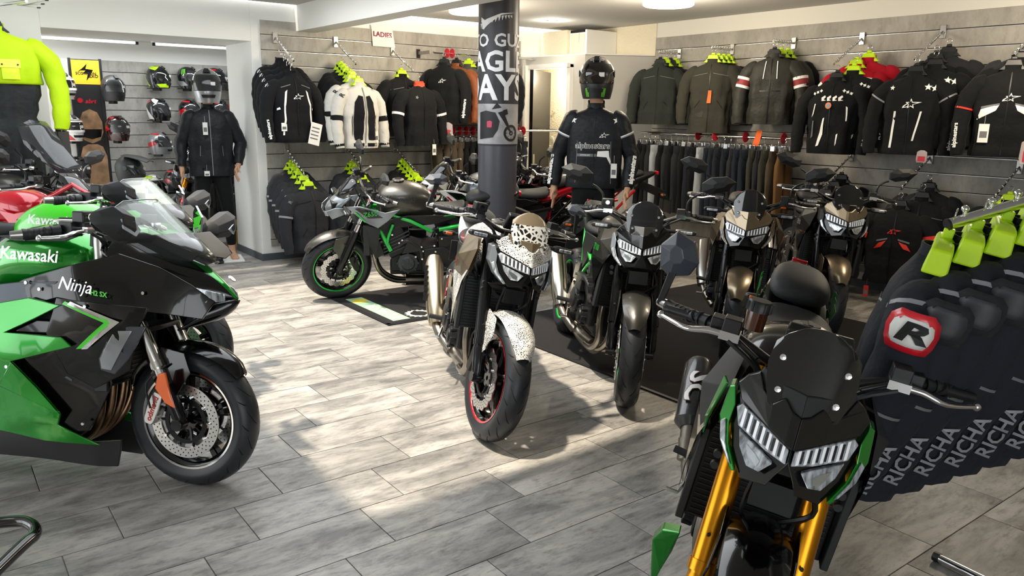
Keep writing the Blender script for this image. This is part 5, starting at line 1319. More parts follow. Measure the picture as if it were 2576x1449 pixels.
RINGS = [(-.125, .060, .052, 0), (-.145, .085, .060, 0), (-.165, .140, .068, 0), (-.19, .188, .080, 0), (-.23, .212, .094, .0), (-.32, .220, .108, 0), (-.46, .214, .112, 0), (-.60, .208, .110, 0), (-.74, .218, .114, 0), (-.775, .214, .108, 0)]
def interp(tab, z, i):
    if z >= tab[0][0]: return tab[0][i]
    for a, b in zip(tab, tab[1:]):
        if z >= b[0]:
            t = (z - a[0]) / (b[0] - a[0]); return a[i] + (b[i] - a[i]) * t
    return tab[-1][i]
class Jacket:
    def __init__(s, name, label, body, sleeve=None, L=1.0, wide=1.0, depth=1.0, seed=0, collar=None, hanger=None, group=None, sl_out=0.025, cat='jacket', arm_m=None, long=.775, R_=None, fold=.010):
        s.o = empty(name, label=label, cat=cat, group=group); s.wide = wide; s.depth = depth; s.L = L
        rng = random.Random(seed); s.ph = [rng.uniform(0, 6.28) for _ in range(6)]; s.fold = fold
        k = (long / .775)
        s.rg = [(z if z > -.32 else -.32 + (z + .32) * (((long - .32) / (.775 - .32))), a * wide, d * depth, x) for z, a, d, x in (R_ or RINGS)]
        mb = MB(); n = 36; rings = []
        zs = [s.rg[0][0]]
        for a, b in zip(s.rg, s.rg[1:]):
            st = max(1, int((a[0] - b[0]) / .035)); zs += [a[0] + (b[0] - a[0]) * (t + 1) / st for t in range(st)]
        for z in zs: rings.append([s.pt(2 * PI * q / n, z) for q in range(n)])
        mb.loft(rings)
        s.body = mb.build('body', body, s.o, ang=70)
        for sg in (-1, 1):
            mb = MB(); path = s.sleeve_path(sg, sl_out); s.paths = getattr(s, 'paths', {}); s.paths[sg] = path
            mb.tube([p for p, r in path], [r for p, r in path], 14, sm=3, flat=1.0)
            for i, v in enumerate(mb.v):
                mb.v[i] = v + V((.004 * math.sin(v.z * 42 + s.ph[2] + v.y * 30), .004 * math.sin(v.z * 55 + s.ph[3]), 0))
            mb.build('sleeve', sleeve or body, s.o, ang=70)
        mb = MB(); w0 = s.rg[0]
        mb.lathe([(.062, -.135), (.056, -.10), (.058, -.082), (.052, -.082), (.050, -.11)], axis=(0, 0, 1), n=20)
        for i, v in enumerate(mb.v): mb.v[i] = V((v.x * .85 + .006, v.y * (1.12), v.z + (.010 if v.x < 0 else -.012)))
        mb.build('collar', collar or body, s.o, ang=70)
        s.hanger(hanger)
    def pt(s, a, z, k=0.0):
        ry = interp(s.rg, z, 1); rx = interp(s.rg, z, 2); c, d = math.cos(a), math.sin(a)
        e = 2 / 2.6; f = s.fold * min(1, max(0, (-.2 - z) / .2))
        w_ = f * (math.sin(5 * a + s.ph[0] + z * 6) + .8 * math.sin(9 * a + s.ph[1] - z * 9)) + f * .5 * math.sin(z * 38 + s.ph[4])
        return V(((rx + w_ + k) * math.copysign(abs(c) ** e, c), (ry + w_ + k) * math.copysign(abs(d) ** e, d), z))
    def front(s, y, z, k=.004, back=False):
        ry = interp(s.rg, z, 1); t = max(-.985, min(.985, y / ry)); d = abs(t) ** (2.6 / 2)
        a = math.asin(min(1, d)); a = math.copysign(a, t)
        p = s.pt(a, z, k); p.y = y
        return p
    def sleeve_path(s, sg, out):
        w_ = s.wide
        return [(V((0, sg * .150 * w_, -.205)), .05), (V((.0, sg * .195 * w_, -.235)), .074), (V((.0, sg * (.235 + out) * w_, -.32)), .074), (V((.01, sg * (.265 + out) * w_, -.45)), .064), (V((.03, sg * (.275 + out) * w_, -.58)), .060), (V((.05, sg * (.27 + out) * w_, -.70)), .053), (V((.06, sg * (.265 + out) * w_, -.77)), .044)]
    def hanger(s, kind):
        if kind == 'none': return
        mb = MB(); mb.tube([V((0, -.018, -.012)), V((0, -.014, .006)), V((0, 0, .012)), V((0, .016, .0)), V((0, .012, -.02)), V((0, 0, -.035)), V((0, 0, -.07))], .0022, 6, sm=3)
        h = mb.build('hanger_hook', M_CHROME, s.o)
        if kind is None: return
        mb = MB(); mb.loft([[V((x * d, y, z)) for x, y, z in ((-1, -w_, zz), (1, -w_, zz), (1, w_, zz), (-1, w_, zz))] for w_, zz, d in ((.018, -.030, .012), (.020, -.050, .014), (.046, -.054, .024), (.062, -.098, .030), (.095, -.130, .034))])
        mb.build('hanger', kind, h, bevel=.004)
        mb = MB(); mb.box((.0195, 0, -.082), (.004, .026, .018)); mb.build('size_mark', M_BLACKP, h)
    def patch(s, name, pts, m, k=.004, both=False, sub=2):
        for sg in ((-1, 1) if both else (1,)):
            bm = bmesh.new(); vs = [bm.verts.new((y * sg, z, 0)) for y, z in pts]; f = bm.faces.new(vs)
            bmesh.ops.triangulate(bm, faces=[f])
            for _ in range(sub):
                es = [e for e in bm.edges if e.calc_length() > .03]
                if es: bmesh.ops.subdivide_edges(bm, edges=es, cuts=1); bmesh.ops.triangulate(bm, faces=bm.faces)
            bm.verts.ensure_lookup_table(); mb = MB()
            mb.add([s.front(v.co.x, v.co.y, k) for v in bm.verts], [[v.index for v in f.verts] for f in bm.faces]); bm.free()
            o = mb.build(name, m, s.o)
        return o
    def text(s, t, size, y, z, m, rot=0, bold=.02, shear=0, name='lettering', k=.005):
        mb = MB(); c, d = math.cos(R(rot)), math.sin(R(rot))
        vs, fs = text_geo(t, size, 0, bold, shear)
        mb.add([s.front(y + v.x * c - v.y * d, z + v.x * d + v.y * c, k) for v in vs], fs)
        return mb.build(name, m, s.o)
    def star(s, y, z, sz, m, inner=None, flip=1):
        """outlined star with a long arm and a swoosh"""
        def P(r0, s0):
            out = []
            for i in range(10):
                a = R(18) + 2 * PI * i / 10; q = s0 * (1 if i % 2 == 0 else .45)
                out.append((y + flip * q * sz * math.cos(a) * (1.9 if i == 0 else 1), z + q * sz * math.sin(a)))
            return out
        s.patch('star_emblem', P(0, 1.0), m, .005, sub=1)
        sw = [(y - flip * sz * 1.5, z - sz * .75), (y - flip * sz * 1.35, z - sz * .35), (y - flip * sz * .5, z + sz * .2), (y + flip * sz * .1, z + sz * .1), (y - flip * sz * .6, z - sz * .6)]
        s.patch('swoosh', sw, m, .005, sub=1)
        if inner:
            s.patch('star_inner', P(0, .62), inner, .0065, sub=1)
            c = (y - flip * sz * .85, z - sz * .33); s.patch('swoosh_inner', [(c[0] - flip * sz * .35, c[1] - sz * .22), (c[0] + flip * sz * .1, c[1] + sz * .22), (c[0] + flip * sz * .45, c[1] + sz * .25), (c[0] + flip * sz * .2, c[1] - sz * .15)], inner, .0065, sub=1)
    def band(s, m, t0, t1, sides=(-1, 1), k=.004, name='sleeve_band'):
        for sg in sides:
            pa = s.paths[sg]
            def at_(t):
                i = min(int(t), len(pa) - 2); f = t - i
                return pa[i][0].lerp(pa[i + 1][0], f), pa[i][1] * (1 - f) + pa[i + 1][1] * f
            (a, ra), (b_, rb) = at_(t0), at_(t1)
            MB().tube([a, b_], [ra + k, rb + k], 16, cap=False).build(name, m, s.o, ang=70)
    def sleeve_text(s, t, size, m, t0=4.2, sg=1, out=.055, bold=.03, front=True, ang=None):
        pa = s.paths[sg]; i = int(t0); p = pa[i][0].lerp(pa[i + 1][0], t0 - i); r = pa[i][1] + .006
        d = (pa[i + 1][0] - pa[i][0]).normalized() * -1
        a = R(ang if ang is not None else 30)
        nrm = V((math.cos(a), sg * math.sin(a), 0)); nrm = (nrm - d * nrm.dot(d)).normalized()
        uy = nrm.cross(d)
        mb = MB(); vs, fs = text_geo(t, size, 0, bold)
        q = []
        for v in vs:
            al = v.y / r; q.append(p + d * v.x + nrm * r * math.cos(al) + uy * r * math.sin(al) * 1)
        mb.add(q, fs); return mb.build('sleeve_lettering', m, s.o)
    def tagcard(s, y, z, m=M_PAPER, w_=.05, h=.09, x=None, name='price_tag', rot=0):
        p = s.front(max(-.2, min(.2, y)), max(z, s.rg[-1][0]), .012); p.y = y; p.z = z
        if x is not None: p.x = x
        mb = MB(); mb.box(p, (.002, w_, h), Matrix.Rotation(R(rot), 3, 'X')); mb.tube([p + V((0, 0, h / 2)), p + V((-.01, 0, h / 2 + .06))], .0008, 4)
        o = mb.build(name, m, s.o, smooth=False)
        MB().box(p + V((.0012, 0, -.01)), (.001, w_ * .7, h * .35)).build('tag_print', P_GREY, s.o, smooth=False)
    def zip(s, m=M_DARKM, w_=.004, z1=None):
        s.patch('zip', [(-w_, -.15), (w_, -.15), (w_, (z1 or s.rg[-1][0]) + .01), (-w_, (z1 or s.rg[-1][0]) + .01)], m, .0055, sub=3)

def place(o, x, y, z, yaw, label=None, group=None, tilt=0):
    o.location = (x, y, z); o.rotation_euler = (0, R(tilt), R(yaw))
    if label: o['label'] = label
    if group: o['group'] = group
NTH = 'first second third fourth fifth sixth seventh eighth ninth tenth eleventh twelfth thirteenth fourteenth fifteenth sixteenth seventeenth eighteenth nineteenth twentieth twenty-first twenty-second twenty-third last'.split()
ORD = ['front-most', 'second from the front', 'third from the front', 'fourth from the front', 'fifth from the front', 'rearmost', 'last against the wall']

# ---------------- prototypes
def j_alpine(label):
    j = Jacket('jacket', label, C_BLACK, seed=3)
    j.zip(); j.star(.012, -.325, .034, P_WHITE, C_BLACK)
    j.patch('white_side_strip', [(.10, -.26), (.125, -.28), (.15, -.40), (.15, -.55), (.165, -.70), (.15, -.70), (.130, -.55), (.135, -.42), (.115, -.34)], P_WHITE, both=True)
    j.patch('shoulder_piping', [(.06, -.205), (.16, -.235), (.16, -.243), (.06, -.213)], P_GREY, both=True)
    j.patch('reflective_patch', [(.165, -.42), (.20, -.44), (.20, -.46), (.165, -.445)], P_WHITE, both=True)
    j.sleeve_text('alpinestars', .045, P_WHITE, 4.6, -1, ang=20)
    j.tagcard(-.155, -.62, M_PAPER, .06, .08)
    return j
def logo_sleeve(j, sg=-1):
    for q in (0.0,):
        j.sleeve_text('*', .10, P_WHITE, 1.4, sg, ang=60)
g = 'black jackets with a white star emblem'
LA = 'on the first upper left arm'
p1 = j_alpine('black jacket with white side strips and star emblem, front-most ' + LA)
spots = [(-7.80, 3.08, 2.05), (-7.91, 3.085, 2.10), (-8.0, 3.09, 2.15), (-8.09, 3.095, 2.19)]
place(p1.o, *spots[0], 8)
logo_sleeve(p1)
for k in range(1, 4):
    c = copy_tree(p1.o); place(c, *spots[k], 8 + 2 * k, 'black jacket with white star emblem, %s %s' % (ORD[k], LA), g)
    if k == 1: pass
p1.o['group'] = g
j = Jacket('paper_leaflet', 'large white size leaflet hanging below the black jackets with white strips', M_PAPER) if False else None
lf = empty('paper_leaflet', (-7.70, 3.27, 1.36), (0, 0, R(10)), 'white care leaflet hanging below the front black jacket with white strips', 'leaflet')
MB().box((0, 0, 0), (.002, .13, .22), Matrix.Rotation(R(-14), 3, 'X')).build('sheet', M_PAPER, lf, smooth=False)
mb = MB()
for k in range(4): mb.box((.002, .01 - .01 * k, .06 - .035 * k), (.001, .09, .012), Matrix.Rotation(R(-14), 3, 'X'))
mb.build('print_lines', P_GREY, lf, smooth=False)

def j_mesh(label):
    j = Jacket('jacket', label, C_WHITE, hanger=M_LIME, seed=5, depth=1.05)
    j.patch('dark_panel', [(.02, -.24), (.07, -.23), (.12, -.30), (.135, -.45), (.14, -.62), (.13, -.69), (.035, -.69), (.028, -.5), (.02, -.33)], C_BLACK, both=True)
    j.patch('side_strip', [(.145, -.42), (.155, -.45), (.16, -.6), (.155, -.66), (.145, -.55)], C_BLACK, both=True)
    j.band(C_BLACK, 2.95, 3.35); j.band(C_BLACK, 5.4, 5.75); j.zip(P_GREY, .006)
    j.patch('hem_band', [(.02, -.72), (.15, -.72), (.15, -.755), (.02, -.755)], C_BLACK, both=True)
    j.sleeve_text('R', .07, P_BLACK, 1.3, -1, ang=40)
    j.tagcard(.16, -.66, M_PAPER, .05, .12)
    return j
def j_plain(label, m=C_BLACK, hanger=M_LIME, seed=1, **k):
    j = Jacket('jacket', label, m, hanger=hanger, seed=seed, **k); j.zip()
    j.patch('pocket_seam', [(.09, -.52), (.15, -.60), (.148, -.606), (.088, -.526)], M_DARKM, both=True)
    j.patch('chest_seam', [(.03, -.24), (.19, -.27), (.19, -.275), (.03, -.245)], P_GREY if m is not C_BLACK2 else M_DARKM, both=True)
    return j
LB = 'on the second upper arm, left wall'
p2 = j_mesh('white and black mesh jacket, front-most ' + LB); place(p2.o, -7.78, 3.80, 1.985, 10)
c = copy_tree(p2.o); place(c, -7.86, 3.76, 2.02, 12, 'white mesh jacket half covered, second ' + LB)
pp = j_plain('x'); pb = pp.o
place(pb, -7.93, 3.79, 2.06, 14, 'plain black jacket on a lime hanger, third ' + LB, 'plain black jackets on lime hangers')
for k, (x, z) in enumerate(((-8.0, 2.09), (-8.06, 2.12), (-8.12, 2.15))):
    c = copy_tree(pb); place(c, x, 3.77, z, 14 + 4 * k, 'plain black jacket on a lime hanger, %s %s' % (('fourth', 'fifth', 'last')[k], LB), 'plain black jackets on lime hangers')
LC = 'on the third upper rail of the left wall'
p3 = Jacket('jacket', 'black jacket with coral inner collar and white arm bands, below the LADIES notice', C_BLACK, hanger=None, seed=8, collar=cloth('coral_lining', 'e8543c'))
p3.zip(); p3.band(P_WHITE, 2.75, 2.95); p3.patch('chest_emblem', star_poly(-.09, -.25, .022, .01, 5), P_GREY); p3.tagcard(.13, -.82, M_PAPER, .05, .12); place(p3.o, -7.80, 4.55, 2.0, 4)
c = copy_tree(pb); place(c, -8.0, 4.44, 2.10, 4, 'plain black jacket on a lime hanger, alone behind the coral collared jacket')
# side-on jackets on the straight rail with red discs
sr = empty('wall_rail', (-7.98, 5.6, 2.26), label='chrome wall rail carrying red size discs, left of the poster column', cat='rail')
MB().tube([(0, -.75, 0), (0, 1.3, 0)], .012, 12).build('bar', M_CHROME, sr)
for y in (-.8, 1.2):
    MB().box((-.13, y, .0), (.28, .022, .035)).build('bracket', M_STEEL, sr); MB().box((-.262, y, -.005), (.008, .05, .10)).build('bracket_plate', M_DARKM, sr)
def disc(x, y, z, ax, label, grp='red size discs'):
    d = empty('size_disc', (x, y, z), label=label, cat='size marker', group=grp)
    MB().lathe([(.014, -.004), (.052, -.004), (.055, 0), (.052, .004), (.014, .004)], axis=ax, n=26, closed=True).build('disc', M_RED, d)
for k, (y, l) in enumerate(((5.03, 'left'), (5.10, 'middle'), (5.62, 'right-most'))): disc(-7.98, y, 2.262, (0, 1, 0), l + ' red size disc on the wall rail left of the column')
cols = [(C_BLACK, 'black jacket with white star emblem'), (C_BROWN, 'rust brown leather jacket'), (C_GREY, 'grey jacket with a pale arm band'), (C_GREYL, 'dark grey leather jacket'), (C_BLACK2, 'charcoal jacket with a pale arm band'), (C_BLACK, 'plain black jacket at the column edge')]
for k, (m, l) in enumerate(cols):
    q = Jacket('jacket', l + ' hanging sideways left of the column', m, hanger=M_LIME if k in (2, 4, 5) else M_BLACKP, seed=20 + k); q.zip()
    if k == 0: q.star(.03, -.3, .03, P_WHITE, C_BLACK); q.sleeve_text('alpinestars', .05, P_WHITE, 4.3, -1, ang=10); q.sleeve_text('alpinestars', .05, P_WHITE, 4.3, 1, ang=10)
    if k in (2, 4): q.band(P_WHITE, 2.6, 2.75)
    place(q.o, -7.96, 4.98 + .17 * k, 2.245, -62 - 4 * k)
def bag(x, y, z, yaw, label, s=1.0):
    o = empty('spare_part_bag', (x, y, z), (0, 0, R(yaw)), label, 'plastic bag')
    mb = MB(); mb.loft([[V((.012 * a * s, w_ * b * s, zz * s)) for a, b in ((-1, -1), (1, -1), (1, 1), (-1, 1))] for w_, zz in ((.02, .07), (.055, .05), (.06, -.04), (.05, -.075))])
    mb.build('pouch', mat('clear_pouch', 'd9c9c6', .1, alpha=.45, coat=.6), o, bevel=.004)
    MB().box((0, 0, -.03 * s), (.028 * s, .08 * s, .06 * s)).build('red_card', mat('red_card', 'b8283a', .5), o)
bag(-7.75, 4.88, 1.40, -50, 'clear bag with a red card below the side-on black jacket near the column', 1.2)

# sloping display arms
def arm(x0, y0, z0, dx, dy, dz, label, n=8, m=M_CHROME):
    o = empty('display_arm', (x0, y0, z0)); o.parent = wall_left if abs(dx) > abs(dy) else wall_right
    d = V((dx, dy, dz))
    MB().tube([(0, 0, 0), d * .1, d], .009, 8).build('bar', m, o)
    MB().box((0, 0, 0), (.012 if abs(dx) > abs(dy) else .05, .05 if abs(dx) > abs(dy) else .012, .11)).build('wall_plate', M_STEEL, o, bevel=.002)
    for k in range(n):
        t = (k + 1) / (n + .3); MB().ell(d * t + V((0, 0, .014)), (.009, .009, .011), 8, 6).build('stop_ball', m, o)
for k, (y, z, l) in enumerate(((3.10, 2.32, 'upper, left-most'), (3.77, 2.32, 'upper, second'), (4.46, 2.27, 'upper, third, below the LADIES notice'), (3.16, 1.19, 'lower, left-most'), (3.86, 1.19, 'lower, second'), (4.47, 1.18, 'lower, third'))):
    arm(XL + .03, y, z, .47, .0, -.25, 'sloping chrome display arm on the left wall, ' + l)
# lower left jackets
p4 = j_plain('x', C_BLACK2, seed=11, fold=.009); p4.band(P_REFL, 2.55, 2.7); p4.sleeve_text('R', .05, P_GREY, 1.4, -1, ang=40)
q0 = p4.o; LL = 'on the left-most lower arm'
for k, (x, z) in enumerate(((-7.76, .93), (-7.86, .98), (-7.95, 1.03), (-8.04, 1.07), (-8.10, 1.11))):
    o = q0 if k == 0 else copy_tree(q0)
    place(o, x, 3.19 - .008 * k, z, 12 + 3 * k, 'charcoal jacket with a pale arm band, %s %s' % (ORD[k] if k < 4 else 'last', LL), 'charcoal jackets on lime hangers')
for k, (x, z) in enumerate(((-7.82, .97), (-7.90, 1.01), (-7.98, 1.05), (-8.06, 1.09))):
    o = copy_tree(q0); place(o, x, 3.83, z, 14 + 3 * k, 'charcoal quilted jacket, %s on the second lower arm' % ORD[k], 'charcoal jackets on lime hangers')
p5 = j_plain('x', C_BLACK, seed=14); p5.patch('white_chest_panel', [(-.16, -.22), (-.05, -.21), (-.08, -.30), (-.15, -.36)], C_WHITE); p5.band(C_WHITE, 1.0, 1.9, (1,))
for k, (x, z) in enumerate(((-7.76, .93), (-7.84, .97), (-7.91, 1.0), (-7.98, 1.04), (-8.05, 1.07), (-8.11, 1.1))):
    o = p5.o if k == 0 else copy_tree(pb)
    place(o, x, 4.50, z, 14 + 3 * k, ('black jacket with white chest panels, front-most' if k == 0 else 'plain black jacket, %s' % ('second', 'third', 'fourth', 'fifth', 'last')[k - 1]) + ' on the third lower arm', 'jackets on the third lower rail')

# ---------------- right wall, upper
for k, (x, z, l, straight) in enumerate(((-6.35, 2.29, 'first', 1), (-5.61, 2.30, 'second', 1), (-4.86, 2.32, 'third', 1), (-4.14, 2.32, 'fourth', 0), (-3.41, 2.33, 'fifth', 0), (-2.66, 2.33, 'sixth', 0), (-1.9, 2.33, 'seventh', 0))):
    arm(x, YR - .03, z, 0, -.34 if straight else -.42, .0 if straight else -.25, '')
for k, (x, z, l) in enumerate(((-4.12, 1.25, 'left'), (-3.38, 1.27, 'middle'), (-2.66, 1.23, 'right'))):
    arm(x, YR - .03, z, 0, -.44, -.26, '%s sloping chrome display arm on the lower right wall' % l)
def stack(items, x, y0, dy, z0, dz, yaw, dyaw=3):
    for k, o in enumerate(items): place(o, x, y0 + dy * k, z0 + dz * k, yaw + dyaw * k)
# corner stack
a = j_plain('dark green-grey waxed jacket, front-most of the stack nearest the corner', C_GREEN, hanger=M_BLACKP, seed=31); a.collar = None
b1 = j_plain('black jacket with pale arm patch, second of the stack nearest the corner', C_BLACK, seed=32); b1.band(P_REFL, 3.0, 3.2)
b2 = j_plain('plain black jacket, third of the stack nearest the corner', C_BLACK2, seed=33, hanger=M_BLACKP)
b3 = j_plain('plain black jacket, against the wall in the stack nearest the corner', C_BLACK, seed=34)
stack([a.o, b1.o, b2.o, b3.o], -6.35, 6.84, .085, 2.27, 0, -62, -4)
a = j_plain('olive grey long jacket with an orange tag on a lime hanger', C_OLIVE, seed=41, long=.86)
a.patch('flap_pocket', [(-.16, -.62), (-.05, -.62), (-.05, -.70), (-.16, -.70)], C_GREYL); a.patch('orange_tag', [(-.005, -.42), (.03, -.42), (.03, -.55), (-.015, -.55)], P_ORANGE, .02)
b1 = j_plain('dark green jacket on a lime hanger, right behind the olive one', C_GREEN, seed=42); b2 = j_plain('black jacket on a lime hanger, third behind the olive one', C_BLACK, seed=43); b3 = j_plain('dark maroon jacket on a lime hanger, behind the olive one', C_MAROON, seed=44)
stack([a.o, b1.o, b2.o, b3.o], -5.62, 6.86, .085, 2.28, 0, -62, -4)
a = Jacket('jacket', 'grey leather hooded jacket with white drawstrings and red-white arm bands', C_GREYL, hanger=M_BLACKP, seed=51); a.zip()
a.band(P_WHITE, 2.0, 2.2); a.band(mat('dull_red_band', '8c2a30', .6), 2.2, 2.6); a.band(P_WHITE, 2.6, 2.8)
for sg in (-1, 1): a.patch('drawstring', [(sg * .05, -.17), (sg * .058, -.17), (sg * .072, -.34), (sg * .064, -.34)], P_WHITE, .008)
a.patch('quilt_panel', [(-.17, -.45), (.17, -.45), (.17, -.46), (-.17, -.46)], M_DARKM)
b1 = j_plain('dark leather jacket directly behind the hooded grey one', C_GREYL, seed=52, hanger=M_LIME); b2 = j_plain('black jacket last behind the hooded grey one', C_BLACK, seed=53)
stack([a.o, b1.o, b2.o], -4.87, 6.86, .11, 2.30, 0, -66, -4)
# IXON group
def j_ixon(label, seed, extra=True):
    j = Jacket('jacket', label, C_BLACK, hanger=M_LIME if not extra else M_BLACKP, seed=seed); j.zip()
    j.patch('white_curve', [(-.145, -.33), (-.135, -.33), (-.15, -.42), (-.165, -.45)], P_WHITE); j.patch('white_curve', [(.13, -.35), (.145, -.36), (.15, -.48), (.14, -.48)], P_WHITE)
    j.patch('white_side_strip', [(-.06, -.46), (-.045, -.45), (-.05, -.60), (-.075, -.70), (-.10, -.71)], P_WHITE); j.patch('grey_side_strip', [(-.15, -.48), (-.14, -.48), (-.14, -.62), (-.155, -.64)], P_GREY)
    j.patch('white_side_strip', [(.07, -.60), (.085, -.59), (.08, -.68), (.07, -.70)], P_WHITE)
    if extra:
        for q in range(4): j.patch('graffiti_logo', [(-.09 + .05 * q, -.275), (-.06 + .05 * q, -.255), (-.05 + .05 * q, -.27), (-.07 + .05 * q, -.29), (-.045 + .05 * q, -.30), (-.085 + .05 * q, -.305)], P_WHITE, .005)
        j.patch('round_swing_tag', star_poly(-.015, -.345, .03, .028, 12), mat('rainbow_tag_orange', 'e07a4a', .5), .012); j.patch('round_swing_tag_centre', star_poly(-.015, -.345, .014, .013, 10), mat('rainbow_tag_blue', '3f9fc4', .5), .014)
    for sg in (-1, 1):
        for q in range(3): j.patch('shoulder_print', star_poly(sg * (.10 + .03 * q), -.215 - .012 * q, .016, .009, 4, q), P_WHITE, .006, sub=0)
    j.sleeve_text('IXON', .062, P_WHITE, 4.4, 1, ang=25)
    return j
a = j_ixon('black jacket with white graffiti logo, round swing tag and lettered sleeve', 61); b1 = j_ixon('black jacket with lettered sleeve, directly behind the graffiti logo one', 62, False)
b2 = Jacket('jacket', 'red, white and black jacket behind the graffiti logo one', C_RED, sleeve=C_RED, hanger=M_LIME, seed=63); b2.patch('white_yoke', [(.05, -.20), (.17, -.22), (.19, -.30), (.12, -.27)], P_WHITE, both=True); b2.patch('black_panel', [(-.12, -.34), (.12, -.34), (.14, -.74), (-.14, -.74)], C_BLACK); b2.band(P_WHITE, 1.6, 2.0); b2.band(C_BLACK, 3.2, 4.4)
b3 = Jacket('jacket', 'red leather jacket last behind the graffiti logo one', C_RED, hanger=M_LIME, seed=64); b3.band(P_WHITE, 2.2, 2.5); b3.zip()
stack([a.o, b1.o, b2.o, b3.o], -4.10, 6.74, .095, 2.05, .06, -76, 0)
b1.o.location.x += .10; b2.o.location.x += .06; b3.o.location.x += .12
def j_astar(label, seed, yaw=0):
    j = Jacket('jacket', label, C_BLACK, hanger=M_BLACKP, seed=seed); j.zip()
    j.star(.01, -.36, .045, P_WHITE, C_BLACK)
    j.patch('white_front_strip', [(-.115, -.42), (-.10, -.42), (-.105, -.72), (-.125, -.72)], P_WHITE); j.patch('white_front_strip', [(.085, -.42), (.10, -.42), (.055, -.66), (.04, -.66)], P_WHITE)
    for q in range(2): j.patch('shoulder_emblem', star_poly(.12 + .05 * q, -.225 - .01 * q, .03, .013, 5, .3), P_WHITE, .006)
    j.patch('shoulder_emblem', star_poly(-.15, -.23, .022, .01, 5, .3), P_WHITE, .006)
    j.band(P_REFL, 1.9, 2.02); j.sleeve_text('alpinestars', .045, P_WHITE, 4.5, 1, ang=30)
    return j
a = j_astar('black jacket with large white star emblem and two white front strips', 71); b1 = j_astar('black jacket with white shoulder emblems, second behind the two-strip one', 72); b2 = j_plain('black jacket with yellow hang tag, third behind the two-strip one', C_BLACK, seed=73, hanger=M_BLACKP); b3 = j_plain('black jacket last behind the two-strip one', C_BLACK2, seed=74, hanger=M_BLACKP)
b2.patch('yellow_tag', [(-.03, -.16), (.03, -.16), (.03, -.20), (-.03, -.20)], mat('yellow_tag', 'c9b52a', .6), .02)
stack([a.o, b1.o, b2.o, b3.o], -3.38, 6.72, .10, 2.08, .055, -74, 0); b1.o.location.x += .10; b2.o.location.x += .05; b3.o.location.x += .1
bag(-3.20, 6.62, 1.30, -80, 'clear bag with red card hanging below the two-strip black jacket', .7)
a = Jacket('jacket', 'black jacket with white star emblem and slanted white chest panels, right edge', C_BLACK, hanger=M_BLACKP, seed=81); a.zip(); a.star(.015, -.335, .036, P_WHITE, C_BLACK)
a.patch('slanted_white_panel', [(.05, -.385), (.17, -.42), (.19, -.50), (.07, -.43)], P_WHITE, both=True); a.patch('grey_chest_band', [(.05, -.375), (.17, -.40), (.17, -.415), (.05, -.39)], P_GREY, both=True); a.tagcard(-.13, -.60, M_PAPER, .07, .14); a.sleeve_text('alpinestars', .045, P_WHITE, 4.4, -1, ang=20); a.band(P_RED, 2.7, 2.8, (-1,))
b1 = j_plain('black jacket second behind the slanted white panel one', C_BLACK, seed=82, hanger=M_BLACKP); b1.sleeve_text('alpinestars', .045, P_WHITE, 4.4, -1, ang=20); b2 = j_plain('black jacket last behind the slanted white panel one', C_BLACK2, seed=83, hanger=M_BLACKP)
stack([a.o, b1.o, b2.o], -2.64, 6.70, .11, 2.10, .06, -70, 0)
bag(-2.36, 6.52, 1.38, -80, 'clear bag with paper inserts hanging at the right edge', 1.3)
c = j_plain('black jacket outside the right edge of the photo', C_BLACK, seed=84, hanger=M_BLACKP); place(c.o, -1.9, 6.74, 2.09, -80)
# ---------------- right wall, lower
for k, (y, z) in enumerate(((6.74, 1.0), (6.86, 1.07), (6.98, 1.13))):
    q = j_plain('plain black jacket, %s on the left lower arm, right wall' % ORD[k], C_BLACK, seed=90 + k, hanger=M_BLACKP, long=.74); place(q.o, -4.10, y, z, -70)
a = Jacket('jacket', 'black jacket with vivid red star emblem and red chest and arm panels', C_BLACK, hanger=M_BLACKP, seed=95, wide=1.05); a.zip(); a.star(.0, -.31, .034, P_RED, C_BLACK)
a.patch('red_chest_panel', [(.05, -.395), (.11, -.42), (.15, -.475), (.09, -.455)], P_RED, both=True); a.patch('grey_chest_band', [(.04, -.37), (.13, -.395), (.13, -.41), (.045, -.385)], P_GREY, both=True); a.band(P_RED, 2.1, 2.5); a.tagcard(-.17, -.86, mat('red_white_card', 'c43030', .5), .04, .10)
b1 = j_plain('black jacket with a grey arm band, second behind the vivid red emblem one', C_BLACK, seed=96, hanger=M_BLACKP); b1.band(P_REFL, 2.3, 2.42)
b2 = j_plain('black jacket third behind the vivid red emblem one', C_BLACK2, seed=97, hanger=M_BLACKP)
stack([a.o, b1.o, b2.o], -3.37, 6.70, .13, .97, .075, -76, 0); b1.o.location.x += .12; b2.o.location.x += .10
bag(-3.02, 6.45, .14, -70, 'clear bag with red and white papers on the floor below the red emblem jacket', 1.6)
a = j_plain('black jacket with a pale arm stripe on a lime hanger at the lower right arm', C_BLACK, seed=98); a.band(P_REFL, 2.0, 2.15); b1 = j_plain('black jacket behind it on the lower right arm, lime hanger', C_BLACK, seed=99)
stack([a.o, b1.o], -2.60, 6.74, .15, 1.0, .08, -76, 0)

